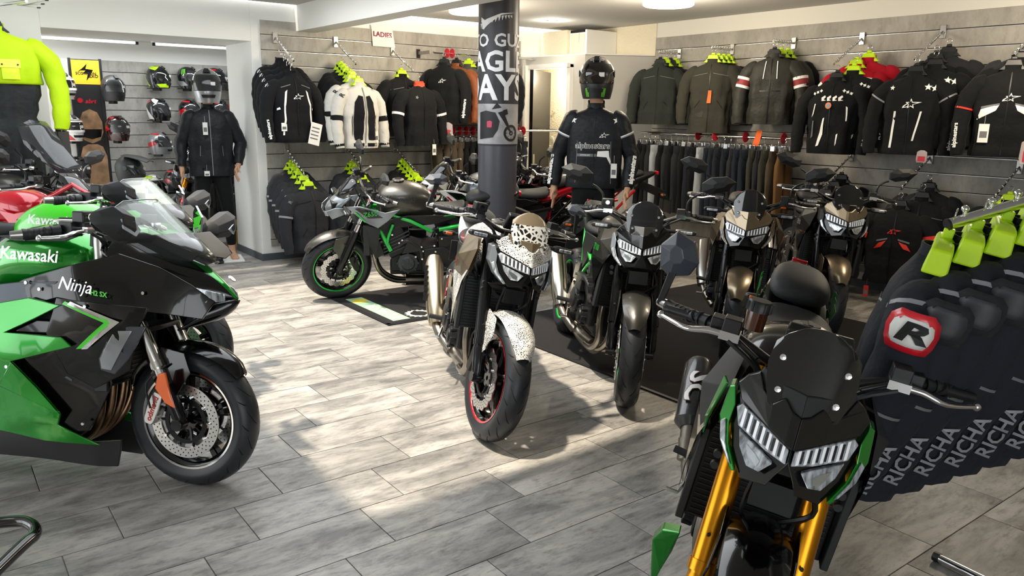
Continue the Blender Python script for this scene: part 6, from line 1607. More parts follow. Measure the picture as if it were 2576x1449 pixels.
# ---------------- trousers on rails
def trousers(label, m, long=.82, seed=0, clip=M_CHROME, grp=None):
    rng = random.Random(seed); o = empty('trousers', label=label, cat='trousers', group=grp)
    def leg(sg):
        mb = MB(); rings = []; ph = rng.uniform(0, 6)
        for i in range(12):
            t = i / 11; z = -.12 - long * t; d = .034 + .004 * math.sin(t * 9 + ph); w_ = (.20 - .02 * t) if t < .15 else .135 - .05 * t; y0 = 0 if t < .15 else sg * (.055 + .02 * t)
            rings.append([V((sg * .012 + d * math.cos(a) * (1 + .25 * math.sin(3 * a + z * 10 + ph)), y0 + w_ * .62 * math.sin(a) * (1 + .06 * math.sin(4 * a + ph)), z)) for a in [2 * PI * k / 14 for k in range(14)]])
        mb.loft(rings); mb.build('leg', m, o, ang=70)
    leg(-1); leg(1)
    mb = MB(); mb.tube([(0, -.012, -.01), (0, 0, .014), (0, .014, 0), (0, 0, -.03), (0, 0, -.06)], .002, 6, sm=3); mb.tube([(0, -.11, -.06), (0, .11, -.06)], .003, 6)
    h = mb.build('hanger_hook', clip, o)
    for sg in (-1, 1): MB().box((0, sg * .085, -.095), (.05, .02, .05)).build('clip', clip, h, bevel=.003)
    return o
tc = [(C_BLACK, 'black'), (C_BLACK, 'black'), (C_BLACK2, 'charcoal'), (C_LGREY, 'pale grey striped'), (C_BLACK, 'black'), (C_BLACK2, 'charcoal'), (C_BLACK, 'black'), (C_BLACK2, 'charcoal'), (C_BLACK, 'black'), (C_SLATE, 'slate'), (C_BLACK, 'black'), (C_LGREY, 'pale grey seamed'), (C_NAVY, 'dark denim'), (C_NAVY, 'dark denim'), (C_SLATE, 'slate'), (C_NAVY, 'dark denim'), (C_BLACK2, 'charcoal'), (C_NAVY, 'dark denim'), (C_NAVY, 'dark denim'), (C_OLIVE, 'olive'), (C_BLACK2, 'charcoal'), (C_OLIVE, 'olive'), (C_KHAKI, 'brown'), (C_TAN, 'tan canvas')]
rr = empty('wall_rail', (-5.6, 6.86, 1.39), label='long chrome wall rail with trousers under the upper right jackets', cat='rail')
MB().tube([(-1.05, 0, 0), (1.02, 0, 0)], .013, 12).build('bar', M_CHROME, rr)
for x in (-1.0, 0, 1.0): MB().box((x, .15, 0), (.022, .31, .035)).build('bracket', M_STEEL, rr)
PT = {}
for k, (m, l) in enumerate(tc):
    x = -6.55 + 1.9 * k / (len(tc) - 1)
    lab = '%s trousers, %s pair from the left on the right wall rail' % (l, NTH[k])
    if m.name in PT: o = copy_tree(PT[m.name]); o['label'] = lab
    else: o = trousers(lab, m, long=.74, seed=k); PT[m.name] = o
    o['group'] = 'trousers on the right wall rail'
    place(o, x, 6.86, 1.385, -80 + 7 * math.sin(k * 2.3) + 90 - 90 + 8); o.rotation_euler = (0, 0, R(8 * math.sin(k * 1.7)))
for k, (x, l) in enumerate(((-5.75, 'first'), (-5.52, 'second'), (-5.13, 'third'), (-4.68, 'last'))): disc(x, 6.86, 1.392, (1, 0, 0), l + ' red size disc from the left on the trouser rail')
ot = empty('orange_tag', (-4.98, 6.84, 1.39), label='orange paper tag clipped on the trouser rail', cat='tag'); MB().plate([(-.05, 0, -.08), (.03, 0, -.09), (.06, 0, .07), (.0, 0, .08)], (0, -.002, 0)).build('card', P_ORANGE, ot)
lr = empty('wall_rail', (-7.95, 5.5, 1.38), label='lower wall rail with dark trousers left of the poster column', cat='rail')
MB().tube([(0, -.72, 0), (0, 1.3, 0)], .012, 12).build('bar', M_CHROME, lr); 
for y in (-.7, 1.25): MB().box((-.14, y, 0), (.29, .022, .035)).build('bracket', M_STEEL, lr)
for k in range(14):
    m, l = ((C_KHAKI, 'camouflage brown'), (C_KHAKI, 'camouflage brown'), (C_BLACK, 'black'), (C_BLACK2, 'charcoal'))[min(3, k // 2) if k < 6 else 2 + k % 2]
    if m.name in PT: o = copy_tree(PT[m.name])
    else: o = trousers('x', m, seed=k); PT[m.name] = o
    o['label'] = '%s trousers, %s pair from the left, lower rail left of the column' % (l, NTH[k]); o['group'] = 'trousers on the left wall rail'
    o.location = (-7.95, 4.86 + .095 * k, 1.375); o.rotation_euler = (0, 0, R(90 + 8 * math.sin(k)))
    disc(-7.95, 4.90 + .095 * k, 1.382, (0, 1, 0), '%s red size disc from the left, lower rail left of the column' % NTH[k], 'red discs on the lower left rail')

# ---------------- free-standing rack at the right edge with side-on jackets
fr = empty('clothes_rack', (-1.02, 2.10, 0), label='sloping chrome arm of the free-standing clothes rack at the right edge', cat='rack')
d = V((.54, .84, .30)).normalized()
A0_ = V((0.045, .11, 1.322))
mb = MB(); mb.tube([A0_, A0_ + d * .75], .0155, 16); mb.build('bar', M_CHROME, fr)
MB().tube([A0_ - d * .004, A0_ + d * .003], .0165, 16).build('end_cap', M_BLACKP, fr)
for k in range(9):
    q = A0_ + d * (.045 + .075 * k); MB().tube([q + V((0, 0, .012)), q + V((0, 0, .024))], .006, 8).build('stud', M_CHROME, fr); MB().ell(q + V((0, 0, .030)), (.011, .011, .010), 12, 8).build('stop_ball', M_CHROME, fr)
mb = MB(); mb.tube([A0_ + d * .75, A0_ + d * .75 + V((0, 0, -1.5))], .02, 14); mb.build('post', M_CHROME, fr)
gr = 'charcoal side-on jackets on the free-standing rack'
def j_richa(label, seed, red=False):
    j = Jacket('jacket', label, C_SLATE, hanger=None, seed=seed, group=gr, long=.80, depth=1.05, fold=.004)
    h = [c for c in j.o.children if c.name.startswith('hanger_hook')][0]
    j.patch('chest_seam', [(-.19, -.26), (.19, -.26), (.19, -.267), (-.19, -.267)], P_REFL)
    j.band(P_REFL, 1.15, 1.27); j.band(P_GREY, 3.3, 3.36)
    for sg in (-1, 1):
        pa = j.paths[sg]; c = pa[2][0] + V((0, 0, .05))
        def sp(a, z, k=.006): r_ = .072 + k; return V((c.x + r_ * math.cos(a), c.y + sg * r_ * math.sin(a) , c.z + z))
        m1, m2 = (mat('red_slider', 'e02030', .3, coat=.6), P_WHITE) if red and sg > 0 else (C_BLACK2, mat('grey_armour', '3a3c42', .55))
        for nm, mm, hw, hz, kk in (('elbow_guard', m1, .95, .052, .010), ('elbow_guard_cap', m2, .70, .036, .015)):
            mb = MB(); g_ = []
            for zz in (-1, -.6, 0, .6, 1):
                wv = hw * (1 - .30 * abs(zz) ** 2) if zz < 1 else hw * .55
                g_.append([sp(R(88 if sg > 0 else 88) + (u * wv), zz * hz, kk * (1 - .5 * abs(u) ** 2)) for u in (-1, -.5, 0, .5, 1)])
            o = None; q = grid_shell(g_); o = q.build(nm, mm, j.o, ang=50); o.modifiers.new('solid', 'SOLIDIFY').thickness = .006
        if red and sg > 0:
            mb = MB(); vs, fs = text_geo('R', .085, 0, .04, .2); mb.add([sp(R(88) + (v.x * 1.3) / .08, v.y * .8, .019) for v in vs], fs); mb.build('lettering', P_BLACK, j.o)
        j.sleeve_text('RICHA', .055, P_REFL, 4.9, sg, ang=112, bold=.02)
    hm = MB(); 
    # lime shoulder hanger seen end-on
    mb = MB(); mb.loft([[V((x * d_, y, z)) for x, y in ((-1, -w_), (1, -w_), (1, w_), (-1, w_))] for w_, z, d_ in ((.014, -.045, .012), (.014, -.07, .012), (.13, -.073, .022), (.155, -.085, .026), (.165, -.15, .032))])
    mb.build('hanger', M_LIME, h, bevel=.008)
    MB().box((0, -.0, -.056), (.028, .032, .026)).build('size_ring', M_LIME, h, bevel=.003)
    return j
a = j_richa('charcoal jacket with red and white shoulder guard, front of the free-standing rack', 110, True)
b1 = j_richa('x', 111)
names = ['second', 'third', 'fourth', 'fifth', 'sixth', 'seventh']
for k in range(7):
    o = a.o if k == 0 else (b1.o if k == 1 else copy_tree(b1.o))
    q = V((-1.02, 2.10, 0)) + A0_ + d * (.02 + .085 * k)
    place(o, q.x, q.y, q.z + .025, 203, None if k == 0 else 'charcoal jacket on a lime hanger, %s from the tip of the free-standing rack' % names[k - 1], gr, -12)
# ---------------- neon rain suit and neighbours at the left edge
a = Jacket('rain_suit', 'neon yellow and black rain suit hanging at the left edge', C_HIVIS, hanger=M_BLACKP, seed=120, cat='rain suit', wide=1.15, depth=1.3, long=.47, sl_out=.03, fold=.012)
a.patch('black_front', [(-.22, -.24), (-.04, -.24), (-.04, -.58), (-.23, -.58)], C_BLACK, .006, sub=3)
a.patch('chest_pocket', [(.03, -.36), (.13, -.36), (.13, -.44), (.03, -.44)], cloth('neon_yellow_pocket', 'd8f23a', .5), .012); a.patch('pocket_flap', [(.02, -.31), (.14, -.31), (.14, -.365), (.02, -.365)], cloth('neon_yellow_flap', 'e2f552', .5), .016)
a.text('MOTO LINE', .022, .08, -.29, P_BLACK) if False else None
for y in (.035, .125): a.patch('snap', star_poly(y, -.345, .006, .006, 6), P_BLACK, .019, sub=0)
mb = MB(); rings = []
for i in range(26):
    z = -.44 - .05 * i; t = i / 25
    rx, ry = (.125, .21) if z < -.55 else (.13, .235)
    if abs(z + .68) < .03: rx, ry = .11, .19
    rings.append([V(((rx + .014 * math.sin(9 * q + z * 3)) * math.cos(q) + .0, (ry + .012 * math.sin(7 * q + 1)) * math.sin(q), z)) for q in [2 * PI * k / 40 for k in range(40)]])
mb.loft(rings); mb.build('trousers', cloth('black_nylon', '26292b', .5), a.o, ang=70)
place(a.o, -7.67, .60, 2.32, -8); a.o.scale = (1.18,) * 3
for k, (x, y, m, l, L_) in enumerate(((-8.0, .22, C_BLACK, 'long black coat behind the neon rain suit at the left edge', 1.1), (-8.05, .80, C_BLACK2, 'charcoal rain trousers right behind the neon rain suit', 1.0), (-8.08, 1.05, C_GREY, 'grey rain trousers behind the neon rain suit', 1.0))):
    if k == 0: q = Jacket('jacket', l, m, seed=130 + k, long=L_); place(q.o, x, y, 2.1, -20)
    else: q = trousers(l, m, L_, seed=130 + k); place(q, x, y, 1.7 - .1 * k, 70)
hk = empty('garment_rack', (-7.62, .46, 0.19), label='garment rack with small black tipped hooks above the neon rain suit', cat='rack')
MB().tube([(-.5, .0, 2.17), (.5, .33, 2.17)], .012, 10).build('bar', M_CHROME, hk)
for k in range(3):
    MB().tube([(.18, .30 + .02 * k, 2.17), (.30, .42 + .03 * k, 2.15 + .03 * k)], .004, 8).build('hook', M_STEEL, hk); MB().tube([(.30, .42 + .03 * k, 2.15 + .03 * k), (.318, .438 + .03 * k, 2.15 + .03 * k)], .006, 8).build('hook_tip', M_BLACKP, hk)
MB().tube([(-.5, .0, 2.17), (-.5, .0, -.19)], .016, 10).build('post', M_CHROME, hk)
# ================================================================ HELMETS
def hS(lon, lat, k=0.0):
    c, s_ = math.cos(R(lon)), math.sin(R(lon))
    if lat >= 0: rad = math.cos(R(lat)); z = .132 * math.sin(R(lat)); fr = 0
    else: rad = 1 - .20 * (lat / 60) ** 2; z = .150 * (lat / 60); fr = min(1, -lat / 22)
    x = .138 * rad * c; y = .116 * rad * s_
    if c > 0: x += fr * .030 * c ** 2
    if c < 0 and lat < 0: x *= 1 - .10 * (-lat / 60)
    if lat > 0: x -= .010 * math.sin(R(lat)) * 1
    n = V((c * rad, s_ * rad, math.sin(R(lat)) if lat > 0 else 0)); n = n.normalized() if n.length > 0 else V((0, 0, 1))
    return V((x, y, z)) + n * k
def hpatch(mb, quad, k=.002, n=6):
    """quad: four (lon, lat) corners"""
    g = []
    for i in range(n + 1):
        a = (quad[0][0] + (quad[3][0] - quad[0][0]) * i / n, quad[0][1] + (quad[3][1] - quad[0][1]) * i / n)
        b = (quad[1][0] + (quad[2][0] - quad[1][0]) * i / n, quad[1][1] + (quad[2][1] - quad[1][1]) * i / n)
        g.append([hS(a[0] + (b[0] - a[0]) * j / n, a[1] + (b[1] - a[1]) * j / n, k) for j in range(n + 1)])
    m_ = n + 1; vs = [p for r in g for p in r]
    mb.add(vs, [(i * m_ + j, i * m_ + j + 1, (i + 1) * m_ + j + 1, (i + 1) * m_ + j) for i in range(n) for j in range(n)])
M_VISD = mat('dark_visor', '0c0d10', .06, coat=1.0); M_VISC = mat('clear_visor', '303338', .05, alpha=.42, coat=1.0, spec=.9)
HG = mat('helmet_gloss_black', '15161a', .15, coat=1.0); HM = mat('helmet_matte_black', '222326', .5); HW = mat('helmet_white', 'e9e8e4', .2, coat=1); HRD = mat('helmet_red', 'c21d24', .2, coat=1)
HN = mat('helmet_neon', 'b8e21c', .25, coat=.8); HS = mat('helmet_silver', '9a9da0', .3, .5, coat=.8); HB = mat('helmet_blue', '23386e', .2, coat=1); HC = mat('helmet_carbon_red', '3a1418', .2, coat=1, var=.6, vscale=60)
def helmet(label, shell, gfx=(), visor=None, peak=None, s=1.0, shelf=True, goggle=False, group='helmets on the slat wall', card=True, parent=None, card_side=-1):
    o = empty('helmet', label=label if parent is None else None, cat='helmet' if parent is None else None, group=group if parent is None else None, scale=s)
    if parent is not None: o.parent = parent
    lats = [-60, -50, -40, -30, -20, -12, -5, 0, 8, 16, 24, 32, 42, 52, 62, 72, 82, 89]; n = 36
    mb = MB(); mb.loft([[hS(360 * k / n, la) for k in range(n)] for la in lats], cap=False)
    mb.loft([[hS(360 * k / n, -60) for k in range(n)], [hS(360 * k / n, -60, -.03) + V((0, 0, .01)) for k in range(n)], [hS(360 * k / n, -30, -.035) for k in range(n)]], cap=False)
    mb.build('shell', shell, o, ang=60)
    mb = MB(); hpatch(mb, [(-70, -22), (70, -22), (66, 36), (-66, 36)], .0015, 10); mb.build('eye_port', M_BLACKP, o)
    if goggle:
        mb = MB()
        for q in ([(-62, -20), (-62, 30), (-50, 26), (-50, -14)], [(62, -20), (62, 30), (50, 26), (50, -14)], [(-62, 30), (62, 30), (50, 22), (-50, 22)], [(-62, -22), (62, -22), (50, -12), (-50, -12)]): hpatch(mb, q, .010, 8)
        mb.build('port_rim', HW, o)
        mb = MB(); hpatch(mb, [(-48, -10), (48, -10), (48, 20), (-48, 20)], .004, 8); mb.build('goggle', M_VISD, o)
    else:
        mb = MB(); hpatch(mb, [(-72, -20), (72, -20), (64, 34), (-64, 34)], .007, 12); mb.build('visor', visor or M_VISC, o)
        for sg in (-1, 1): MB().lathe([(0, .004), (.022, .003), (.024, -.004)], hS(sg * 76, 6, .006), (0, sg, 0), 16).build('visor_pivot', M_BLACKP, o)
    mb = MB(); hpatch(mb, [(-26, -44), (26, -44), (30, -34), (-30, -34)], .006, 6)
    mb.box(hS(0, 52, .006), (.05, .035, .012), Matrix.Rotation(R(-38) * -1, 3, 'Y'))
    mb.build('vent', M_BLACKP, o)
    for nm, m, quads in gfx:
        for q in quads:
            for sg in (-1, 1):
                mb = MB(); hpatch(mb, [(sg * a, b) for a, b in q], .0022, 6); mb.build(nm, m, o)
    if peak:
        mb = MB(); mb.loft([[V((x, y * w_, z + .012 * (1 - y * y))) for y in (-1, -.5, 0, .5, 1)] + [V((x, y * w_, z - .006 + .012 * (1 - y * y))) for y in (1, .5, 0, -.5, -1)] for x, w_, z in ((-.02, .09, .135), (.08, .10, .125), (.17, .085, .10), (.235, .06, .075))])
        mb.build('peak', peak, o, ang=60)
    if card: 
        p = hS(18 * card_side * -1, 2, .012); MB().box(p, (.003, .036, .028)).build('price_sticker', M_PAPER, o, smooth=False)
    if shelf and parent is None:
        MB().box((-.02, 0, -.165), (.10, .05, .03)).box((-.10, 0, -.15), (.10, .03, .012)).build('wall_bracket', M_BLACKP, o, bevel=.004)
    return o
gA = [('stripe_graphic', HW, [[(60, -30), (110, -34), (150, 20), (80, 10)]]), ('stripe_graphic', HRD, [[(70, 34), (140, 44), (150, 54), (60, 46)]])]
gB = [('stripe_graphic', HRD, [[(74, -10), (140, -30), (160, -10), (76, 12)], [(60, 44), (150, 50), (160, 60), (50, 56)]])]
gN = [('neon_graphic', HN, [[(74, 30), (160, 50), (175, 66), (40, 60)], [(120, -50), (178, -50), (178, 20), (150, -10)], [(10, -56), (60, -56), (75, -40), (20, -36)]])]
gW = [('white_graphic', HW, [[(90, -52), (178, -50), (178, 40), (130, 0)], [(72, 24), (120, 60), (110, 74), (50, 52)]]), ('red_graphic', HRD, [[(120, 30), (176, 50), (176, 60), (110, 44)]])]
gM = [('green_claw', mat('claw_green', '6fd03a', .4), [[(78 + 9 * k, 10), (82 + 9 * k, 10), (84 + 9 * k, 44), (78 + 9 * k, 46)] for k in range(3)]), ('white_graphic', HS, [[(70, -44), (120, -48), (150, -20), (90, -24)]])]
gS = [('neon_piping', HN, [[(66, 38), (120, 52), (124, 56), (60, 44)]]), ('black_centre', HM, [[(0, 40), (20, 40), (26, 86), (0, 86)]])]
gT = [('red_graphic', HRD, [[(20, -56), (80, -56), (110, -20), (60, -20)], [(100, 10), (176, 30), (176, 70), (120, 60)]]), ('blue_graphic', HB, [[(60, 46), (176, 60), (176, 84), (40, 76)]])]
HX = XH + .16
grid = [(-2.56, 1.985, HG, gN, M_VISD, 'black and neon full-face helmet, top row of the slat wall'), (-2.93, 1.99, HG, gM, None, 'black helmet with three green claw marks, top row'), (-3.28, 1.985, HM, gB, M_VISD, 'matte black helmet with red vent mark, top row right of the mannequin head'), (-3.55, 1.99, HS, (), None, 'plain grey helmet at the passage edge, top row'),
        (-2.53, 1.575, HG, gW, None, 'black and white helmet with a red line, second row'), (-2.92, 1.565, HG, gB, None, 'black and red helmet beside the leather jacket, second row'), (-3.30, 1.57, HG, gA, None, 'dark helmet behind the mannequin shoulder, second row'), (-3.56, 1.57, HRD, gW, None, 'red helmet at the passage edge, second row'),
        (-2.51, 1.145, HS, gB, None, 'silver, black and red helmet, third row'), (-2.90, 1.14, HG, gA, None, 'dark glossy helmet half behind the mannequin arm, third row'), (-3.56, 1.14, HM, (), None, 'black helmet at the passage edge, third row')]
for y, z, sh, gf, vi, l in grid:
    o = helmet(l, sh, gf, vi, s=1.02); o.location = (HX, -y * 1.012 + .02, z + .01); o.rotation_euler = (0, 0, R(48))
o = helmet('glossy black helmet with red stripes lying on the low shelf', HG, gB, None, shelf=False); o.location = (-10.75, 2.62, .70); o.rotation_euler = (0, 0, R(40))
o = helmet('black helmet on the low shelf behind the mannequin hand', HG, gA, None, shelf=False, peak=None); o.location = (-10.75, 3.02, .70); o.rotation_euler = (0, 0, R(20))
# banner stand with helmets on both sides
bn = empty('banner_stand', (-10.86, 1.735, 0), (0, 0, 0), label='tall banner stand with yellow emblem panel, helmet print and black side rails', cat='banner')
for sg in (-1, 1): MB().box((0, sg * .165, 1.13), (.04, .03, 2.06)).build('side_rail', M_BLACKP, bn, bevel=.003)
MB().box((0, 0, .06), (.3, .36, .04)).build('base', M_BLACKP, bn, bevel=.004)
PX = .012
def flat(name, pts, m, k=0): 
    mb = MB(); mb.add([(PX + k, y, z) for y, z in pts], [tuple(range(len(pts)))]); return mb.build(name, m, bn, smooth=False)
MB().box((0, 0, 1.13), (.02, .30, 2.04)).build('panel', mat('banner_black', '151517', .5), bn)
M_YEL = mat('banner_yellow', 'e2b81e', .6); M_BRZ = mat('banner_bronze', '9c7a58', .6, var=.5, vscale=9); M_SEP = mat('banner_sepia_skin', 'b08a68', .6, var=.45, vscale=6)
flat('yellow_panel', [(-.15, 1.86), (.15, 1.86), (.15, 2.14), (-.15, 2.14)], M_YEL)
flat('emblem', [(-.09, 2.0), (-.03, 2.05), (.02, 2.10), (.0, 2.04), (.08, 2.03), (.05, 1.97), (.0, 1.90), (.02, 1.98), (-.02, 1.99), (-.05, 1.97), (.0, 2.02), (-.05, 2.02)], M_GBLACK, .002)
mb = MB(); add_text(mb, 'SCORPION', .045, (PX + .003, 0, 1.985), (0, 1, 0), (0, 0, 1), bold=.02); add_text(mb, 'EXO', .05, (PX + .004, .08, 1.955), (0, 1, 0), (0, 0, 1), bold=.02); mb.build('lettering', M_BLACKP, bn)
mb = MB(); add_text(mb, 'abrt', .07, (PX + .002, .02, 1.66), (0, 1, 0), (0, 0, 1), bold=.03, shear=.3); mb.build('lettering_red', M_REDP, bn)
flat('dot_print', star_poly(-.09, 1.67, .03, .03, 10), M_REDP, .002)
flat('helmet_print', [(-.13, 1.30), (-.125, 1.42), (-.08, 1.53), (0, 1.57), (.08, 1.53), (.125, 1.42), (.13, 1.30), (.09, 1.20), (0, 1.16), (-.09, 1.20)], M_BRZ, .001)
flat('visor_print', [(-.12, 1.33), (.12, 1.33), (.10, 1.24), (0, 1.21), (-.10, 1.24)], M_GBLACK, .002)
flat('torso_print', [(-.148, .30), (.148, .30), (.148, 1.0), (.11, 1.12), (.05, 1.15), (-.05, 1.15), (-.11, 1.12), (-.148, 1.0)], M_SEP, .001)
flat('tattoo_print', [(-.03, 1.04), (.0, 1.0), (.03, 1.08), (.02, .99), (.07, .96), (.02, .95), (-.02, .90), (-.01, .96), (-.06, .93)], M_GBLACK, .002)
dsp = empty('display_wall', (-10.95, 1.42, 0), label='white display panel left of the banner stand carrying helmets', cat='panel'); MB().box((0, 0, 1.15), (.03, .34, 2.0)).build('board', M_WALLW, dsp)
for x, y, z, sh, gf, l, kw in ((-10.72, 1.46, 1.84, HW, gT, 'red, white and blue off-road helmet, top left of the banner', dict(goggle=True, visor=None)), (-10.72, 1.50, 1.36, HW, gT, 'red and white off-road helmet, middle left of the banner', dict(goggle=True)), (-10.66, 1.52, .88, HG, gB, 'black and red helmet, lowest left of the banner', {}),
        (-10.66, 1.98, 1.83, HM, (), 'matte black helmet right of the yellow banner panel', {}), (-10.66, 1.99, 1.36, HC, gB, 'dark red carbon helmet right of the helmet print', {})):
    o = helmet(l, sh, gf, group='helmets around the banner stand', s=1.08, **kw); o.location = (x, y, z); o.rotation_euler = (0, 0, R(20))
o = helmet('large matte black adventure helmet with peak, right of the banner', HM, (), M_VISC, peak=HM, s=1.15, shelf=False); o.location = (-10.0, 1.95, .90); o.rotation_euler = (0, 0, R(45))
pl = empty('display_plinth', (-10.0, 1.95, 0), label='white plinth under the adventure helmet', cat='plinth'); MB().box((0, 0, .36), (.3, .3, .72)).build('body', M_WALLW, pl, bevel=.006)
o = helmet('white and neon helmet behind the clear windscreens', HW, gN, M_VISD, s=1.1, shelf=False); o.location = (-9.75, 2.15, .70); o.rotation_euler = (0, 0, R(25))
p2_ = empty('display_plinth', (-9.75, 2.15, 0), label='low white plinth under the white and neon helmet', cat='plinth'); MB().box((0, 0, .26), (.28, .28, .52)).build('body', M_WALLW, p2_, bevel=.006)
# shelf and boxes
sh = empty('low_shelf', (-10.8, 2.95, 0), label='black low shelf with boxes under the helmet wall', cat='shelf')
MB().box((0, 0, .54), (.4, 1.5, .03)).box((0, 0, .04), (.4, 1.5, .03)).build('shelf_board', M_BLACKP, sh); MB().box((0, -.74, .28), (.4, .02, .54)).box((0, 0, .28), (.4, .02, .54)).box((0, .74, .28), (.4, .02, .54)).build('upright', M_BLACKP, sh)
def carton(loc, d, m, label, text=None, yaw=0, tm=None, size=.09):
    o = empty('carton', loc, (0, 0, R(yaw)), label, 'box', 'cartons in the helmet room'); MB().box((0, 0, d[2] / 2), d).build('body', m, o, bevel=.003)
    MB().box((0, 0, d[2] + .001), (d[0] * .98, .04, .002)).build('tape', M_GREY, o)
    if text: mb = MB(); add_text(mb, text, size, (d[0] / 2 + .002, 0, d[2] * .68), (0, 1, 0), (0, 0, 1), bold=.03); mb.build('lettering', tm or M_BLACKP, o)
K_Y = mat('carton_yellow', 'e6c020', .7); K_G = mat('carton_grey', '6f7072', .7); K_D = mat('carton_dark', '2b2c2e', .7)
for k, (y, m, t, tm) in enumerate(((2.36, K_Y, 'EXO', None), (2.68, K_Y, 'EXO', None), (3.08, K_D, 'HJC', K_Y), (3.42, K_D, 'HJC', K_Y))): carton((-10.78, y, .056), (.34, .28, .36), m, '%s carton on the low shelf, %s from the left' % (('yellow', 'yellow', 'black', 'black')[k], NTH[k]), t, tm=tm)
carton((-9.62, 3.12, 0), (.36, .34, .30), K_Y, 'yellow helmet carton with black lettering at the foot of the passage wall', 'SCORPION', tm=M_BLACKP, size=.07)
carton((-9.62, 3.12, .305), (.36, .34, .30), K_D, 'black carton on top of the yellow one', 'EXO', tm=K_Y); carton((-9.62, 3.12, .61), (.35, .33, .26), K_G, 'grey carton on top of the stack beside the passage wall')

# ================================================================ MANNEQUINS
def skin_body(name, nodes, edges, m, parent, sub=2):
    me = bpy.data.meshes.new(name); me.from_pydata([n[0] for n in nodes], edges, []); o = bpy.data.objects.new(name, me); COL.objects.link(o); o.parent = parent
    me.materials.append(m)
    sk = o.modifiers.new('skin', 'SKIN'); sk.use_smooth_shade = True
    ly = me.skin_vertices[0] if me.skin_vertices else None
    if ly is None:
        bpy.context.view_layer.objects.active = o; ly = me.skin_vertices[0]
    for i, n in enumerate(nodes):
        r_ = n[1]; ly.data[i].radius = (r_, r_) if not isinstance(r_, tuple) else r_
        ly.data[i].use_root = (i == 0)
    sb = o.modifiers.new('sub', 'SUBSURF'); sb.levels = sub; sb.render_levels = sub
    return o
def mannequin(label, x, y, yaw, s, arms, trouser_m, feet_bare=True, stance=.10):
    root = empty('mannequin', (x, y, 0), (0, 0, R(yaw)), label, 'mannequin', scale=s)
    N = []; E = []
    def add(p, r, par=None):
        N.append((tuple(p), r)); i = len(N) - 1
        if par is not None: E.append((par, i))
        return i
    pel = add((0, 0, .98), (.10, .14)); wa = add((.0, 0, 1.12), (.085, .12), pel); ch = add((0, 0, 1.32), (.10, .15), wa); nb = add((-.01, 0, 1.48), (.06, .07), ch); nk = add((.0, 0, 1.57), .05, nb); hd = add((.015, 0, 1.66), (.075, .07), nk); add((.02, 0, 1.76), (.07, .065), hd)
    for sg in (-1, 1):
        hp = add((0, sg * .09, .92), .085, pel); kn = add((.02, sg * stance, .52), .055, hp); cf = add((-.01, sg * stance * 1.05, .34), .052, kn); an = add((-.01, sg * stance * 1.1, .10), .034, cf); hl = add((.0, sg * stance * 1.1, .045), .036, an); bl = add((.10, sg * stance * 1.2, .03), (.028, .042), hl); add((.17, sg * stance * 1.25, .02), (.018, .038), bl)
        el, wr, hdir, curl = arms[sg]
        shd = add((0, sg * .175, 1.44), .055, ch); e_ = add(el, .040, shd); w_ = add(wr, .026, e_)
        d = V(hdir).normalized(); W = V(wr); side = V((1, 0, 0)) - d * d.x; side.normalize(); nrm = d.cross(side)
        palm = add(W + d * .05, (.018, .034), w_); 
        kn_ = add(W + d * .085, (.014, .036), palm)
        for q, (o_, L) in enumerate(((.030, .075), (.011, .085), (-.009, .080), (-.028, .062))):
            a = add(W + d * .095 + side * o_, .0092, kn_); b_ = add(W + d * (.095 + L * .5) + side * o_ * 1.15 - nrm * sg * curl * .012, .0085, a); add(W + d * (.095 + L) + side * o_ * 1.2 - nrm * sg * curl * .036, .007, b_)
        t0 = add(W + d * .04 + side * .036, .0115, palm); t1 = add(W + d * .075 + side * .058 - nrm * sg * .012, .0095, t0); add(W + d * .105 + side * .062 - nrm * sg * curl * .022, .0078, t1)
    skin_body('body', N, E, M_SKIN, root)
    # trousers: one continuous garment
    tb = [((0, 0, 1.06), (.105, .14)), ((0, 0, .95), (.12, .155))]; E2 = [(0, 1)]
    for sg in (-1, 1):
        i = len(tb); tb += [((0, sg * .09, .88), .098), ((.02, sg * stance, .52), .070), ((-.01, sg * stance * 1.05, .34), .064), ((-.01, sg * stance * 1.1, .12), .052)]
        E2 += [(1, i), (i, i + 1), (i + 1, i + 2), (i + 2, i + 3)]
    skin_body('trousers', tb, E2, trouser_m, root)
    return root
class WornJacket(Jacket):
    def __init__(s, parent, arms, body, sleeve=None, **k):
        s.arms = arms
        super().__init__('jacket', None, body, sleeve, hanger='none', cat=None, **k); s.o.parent = parent; s.o.location = (0, 0, 1.665)
    def sleeve_path(s, sg, out):
        el, wr, hd_, cu = s.arms[sg]; el = V(el) - V((0, 0, 1.665)); wr = V(wr) - V((0, 0, 1.665)); sh_ = V((0, sg * .175, -.225))
        return [(V((0, sg * .13, -.20)), .055), (sh_, .078), (sh_.lerp(el, .35), .076), (sh_.lerp(el, .75), .066), (el, .062), (el.lerp(wr, .4), .058), (el.lerp(wr, .8), .048), (el.lerp(wr, .99), .042)]
armsA = {-1: ((-.02, -.275, 1.18), (.03, -.285, .96), (.05, .02, -1), .6), 1: ((-.03, .29, 1.19), (.08, .25, .98), (.35, -.35, -.8), 1.5)}
ma = mannequin('mannequin in black leather jacket, tight black trousers and silver helmet in the passage', -8.62, 2.49, -12, 1.045, armsA, C_BLACK, stance=.13)
ja = WornJacket(ma, armsA, C_LEATH, seed=140, long=.80, fold=.008)
ja.zip(P_REFL, .003); ja.patch('chest_pocket_seam', [(.05, -.33), (.13, -.33), (.13, -.335), (.05, -.335)], M_DARKM); ja.patch('side_pocket_zip', [(.10, -.50), (.106, -.50), (.112, -.60), (.106, -.60)], P_GREY, both=True)
ja.tagcard(-.05, -.33, M_PAPER, .045, .12, x=.16); ja.tagcard(-.06, -.77, M_PAPER, .05, .05, x=.14)
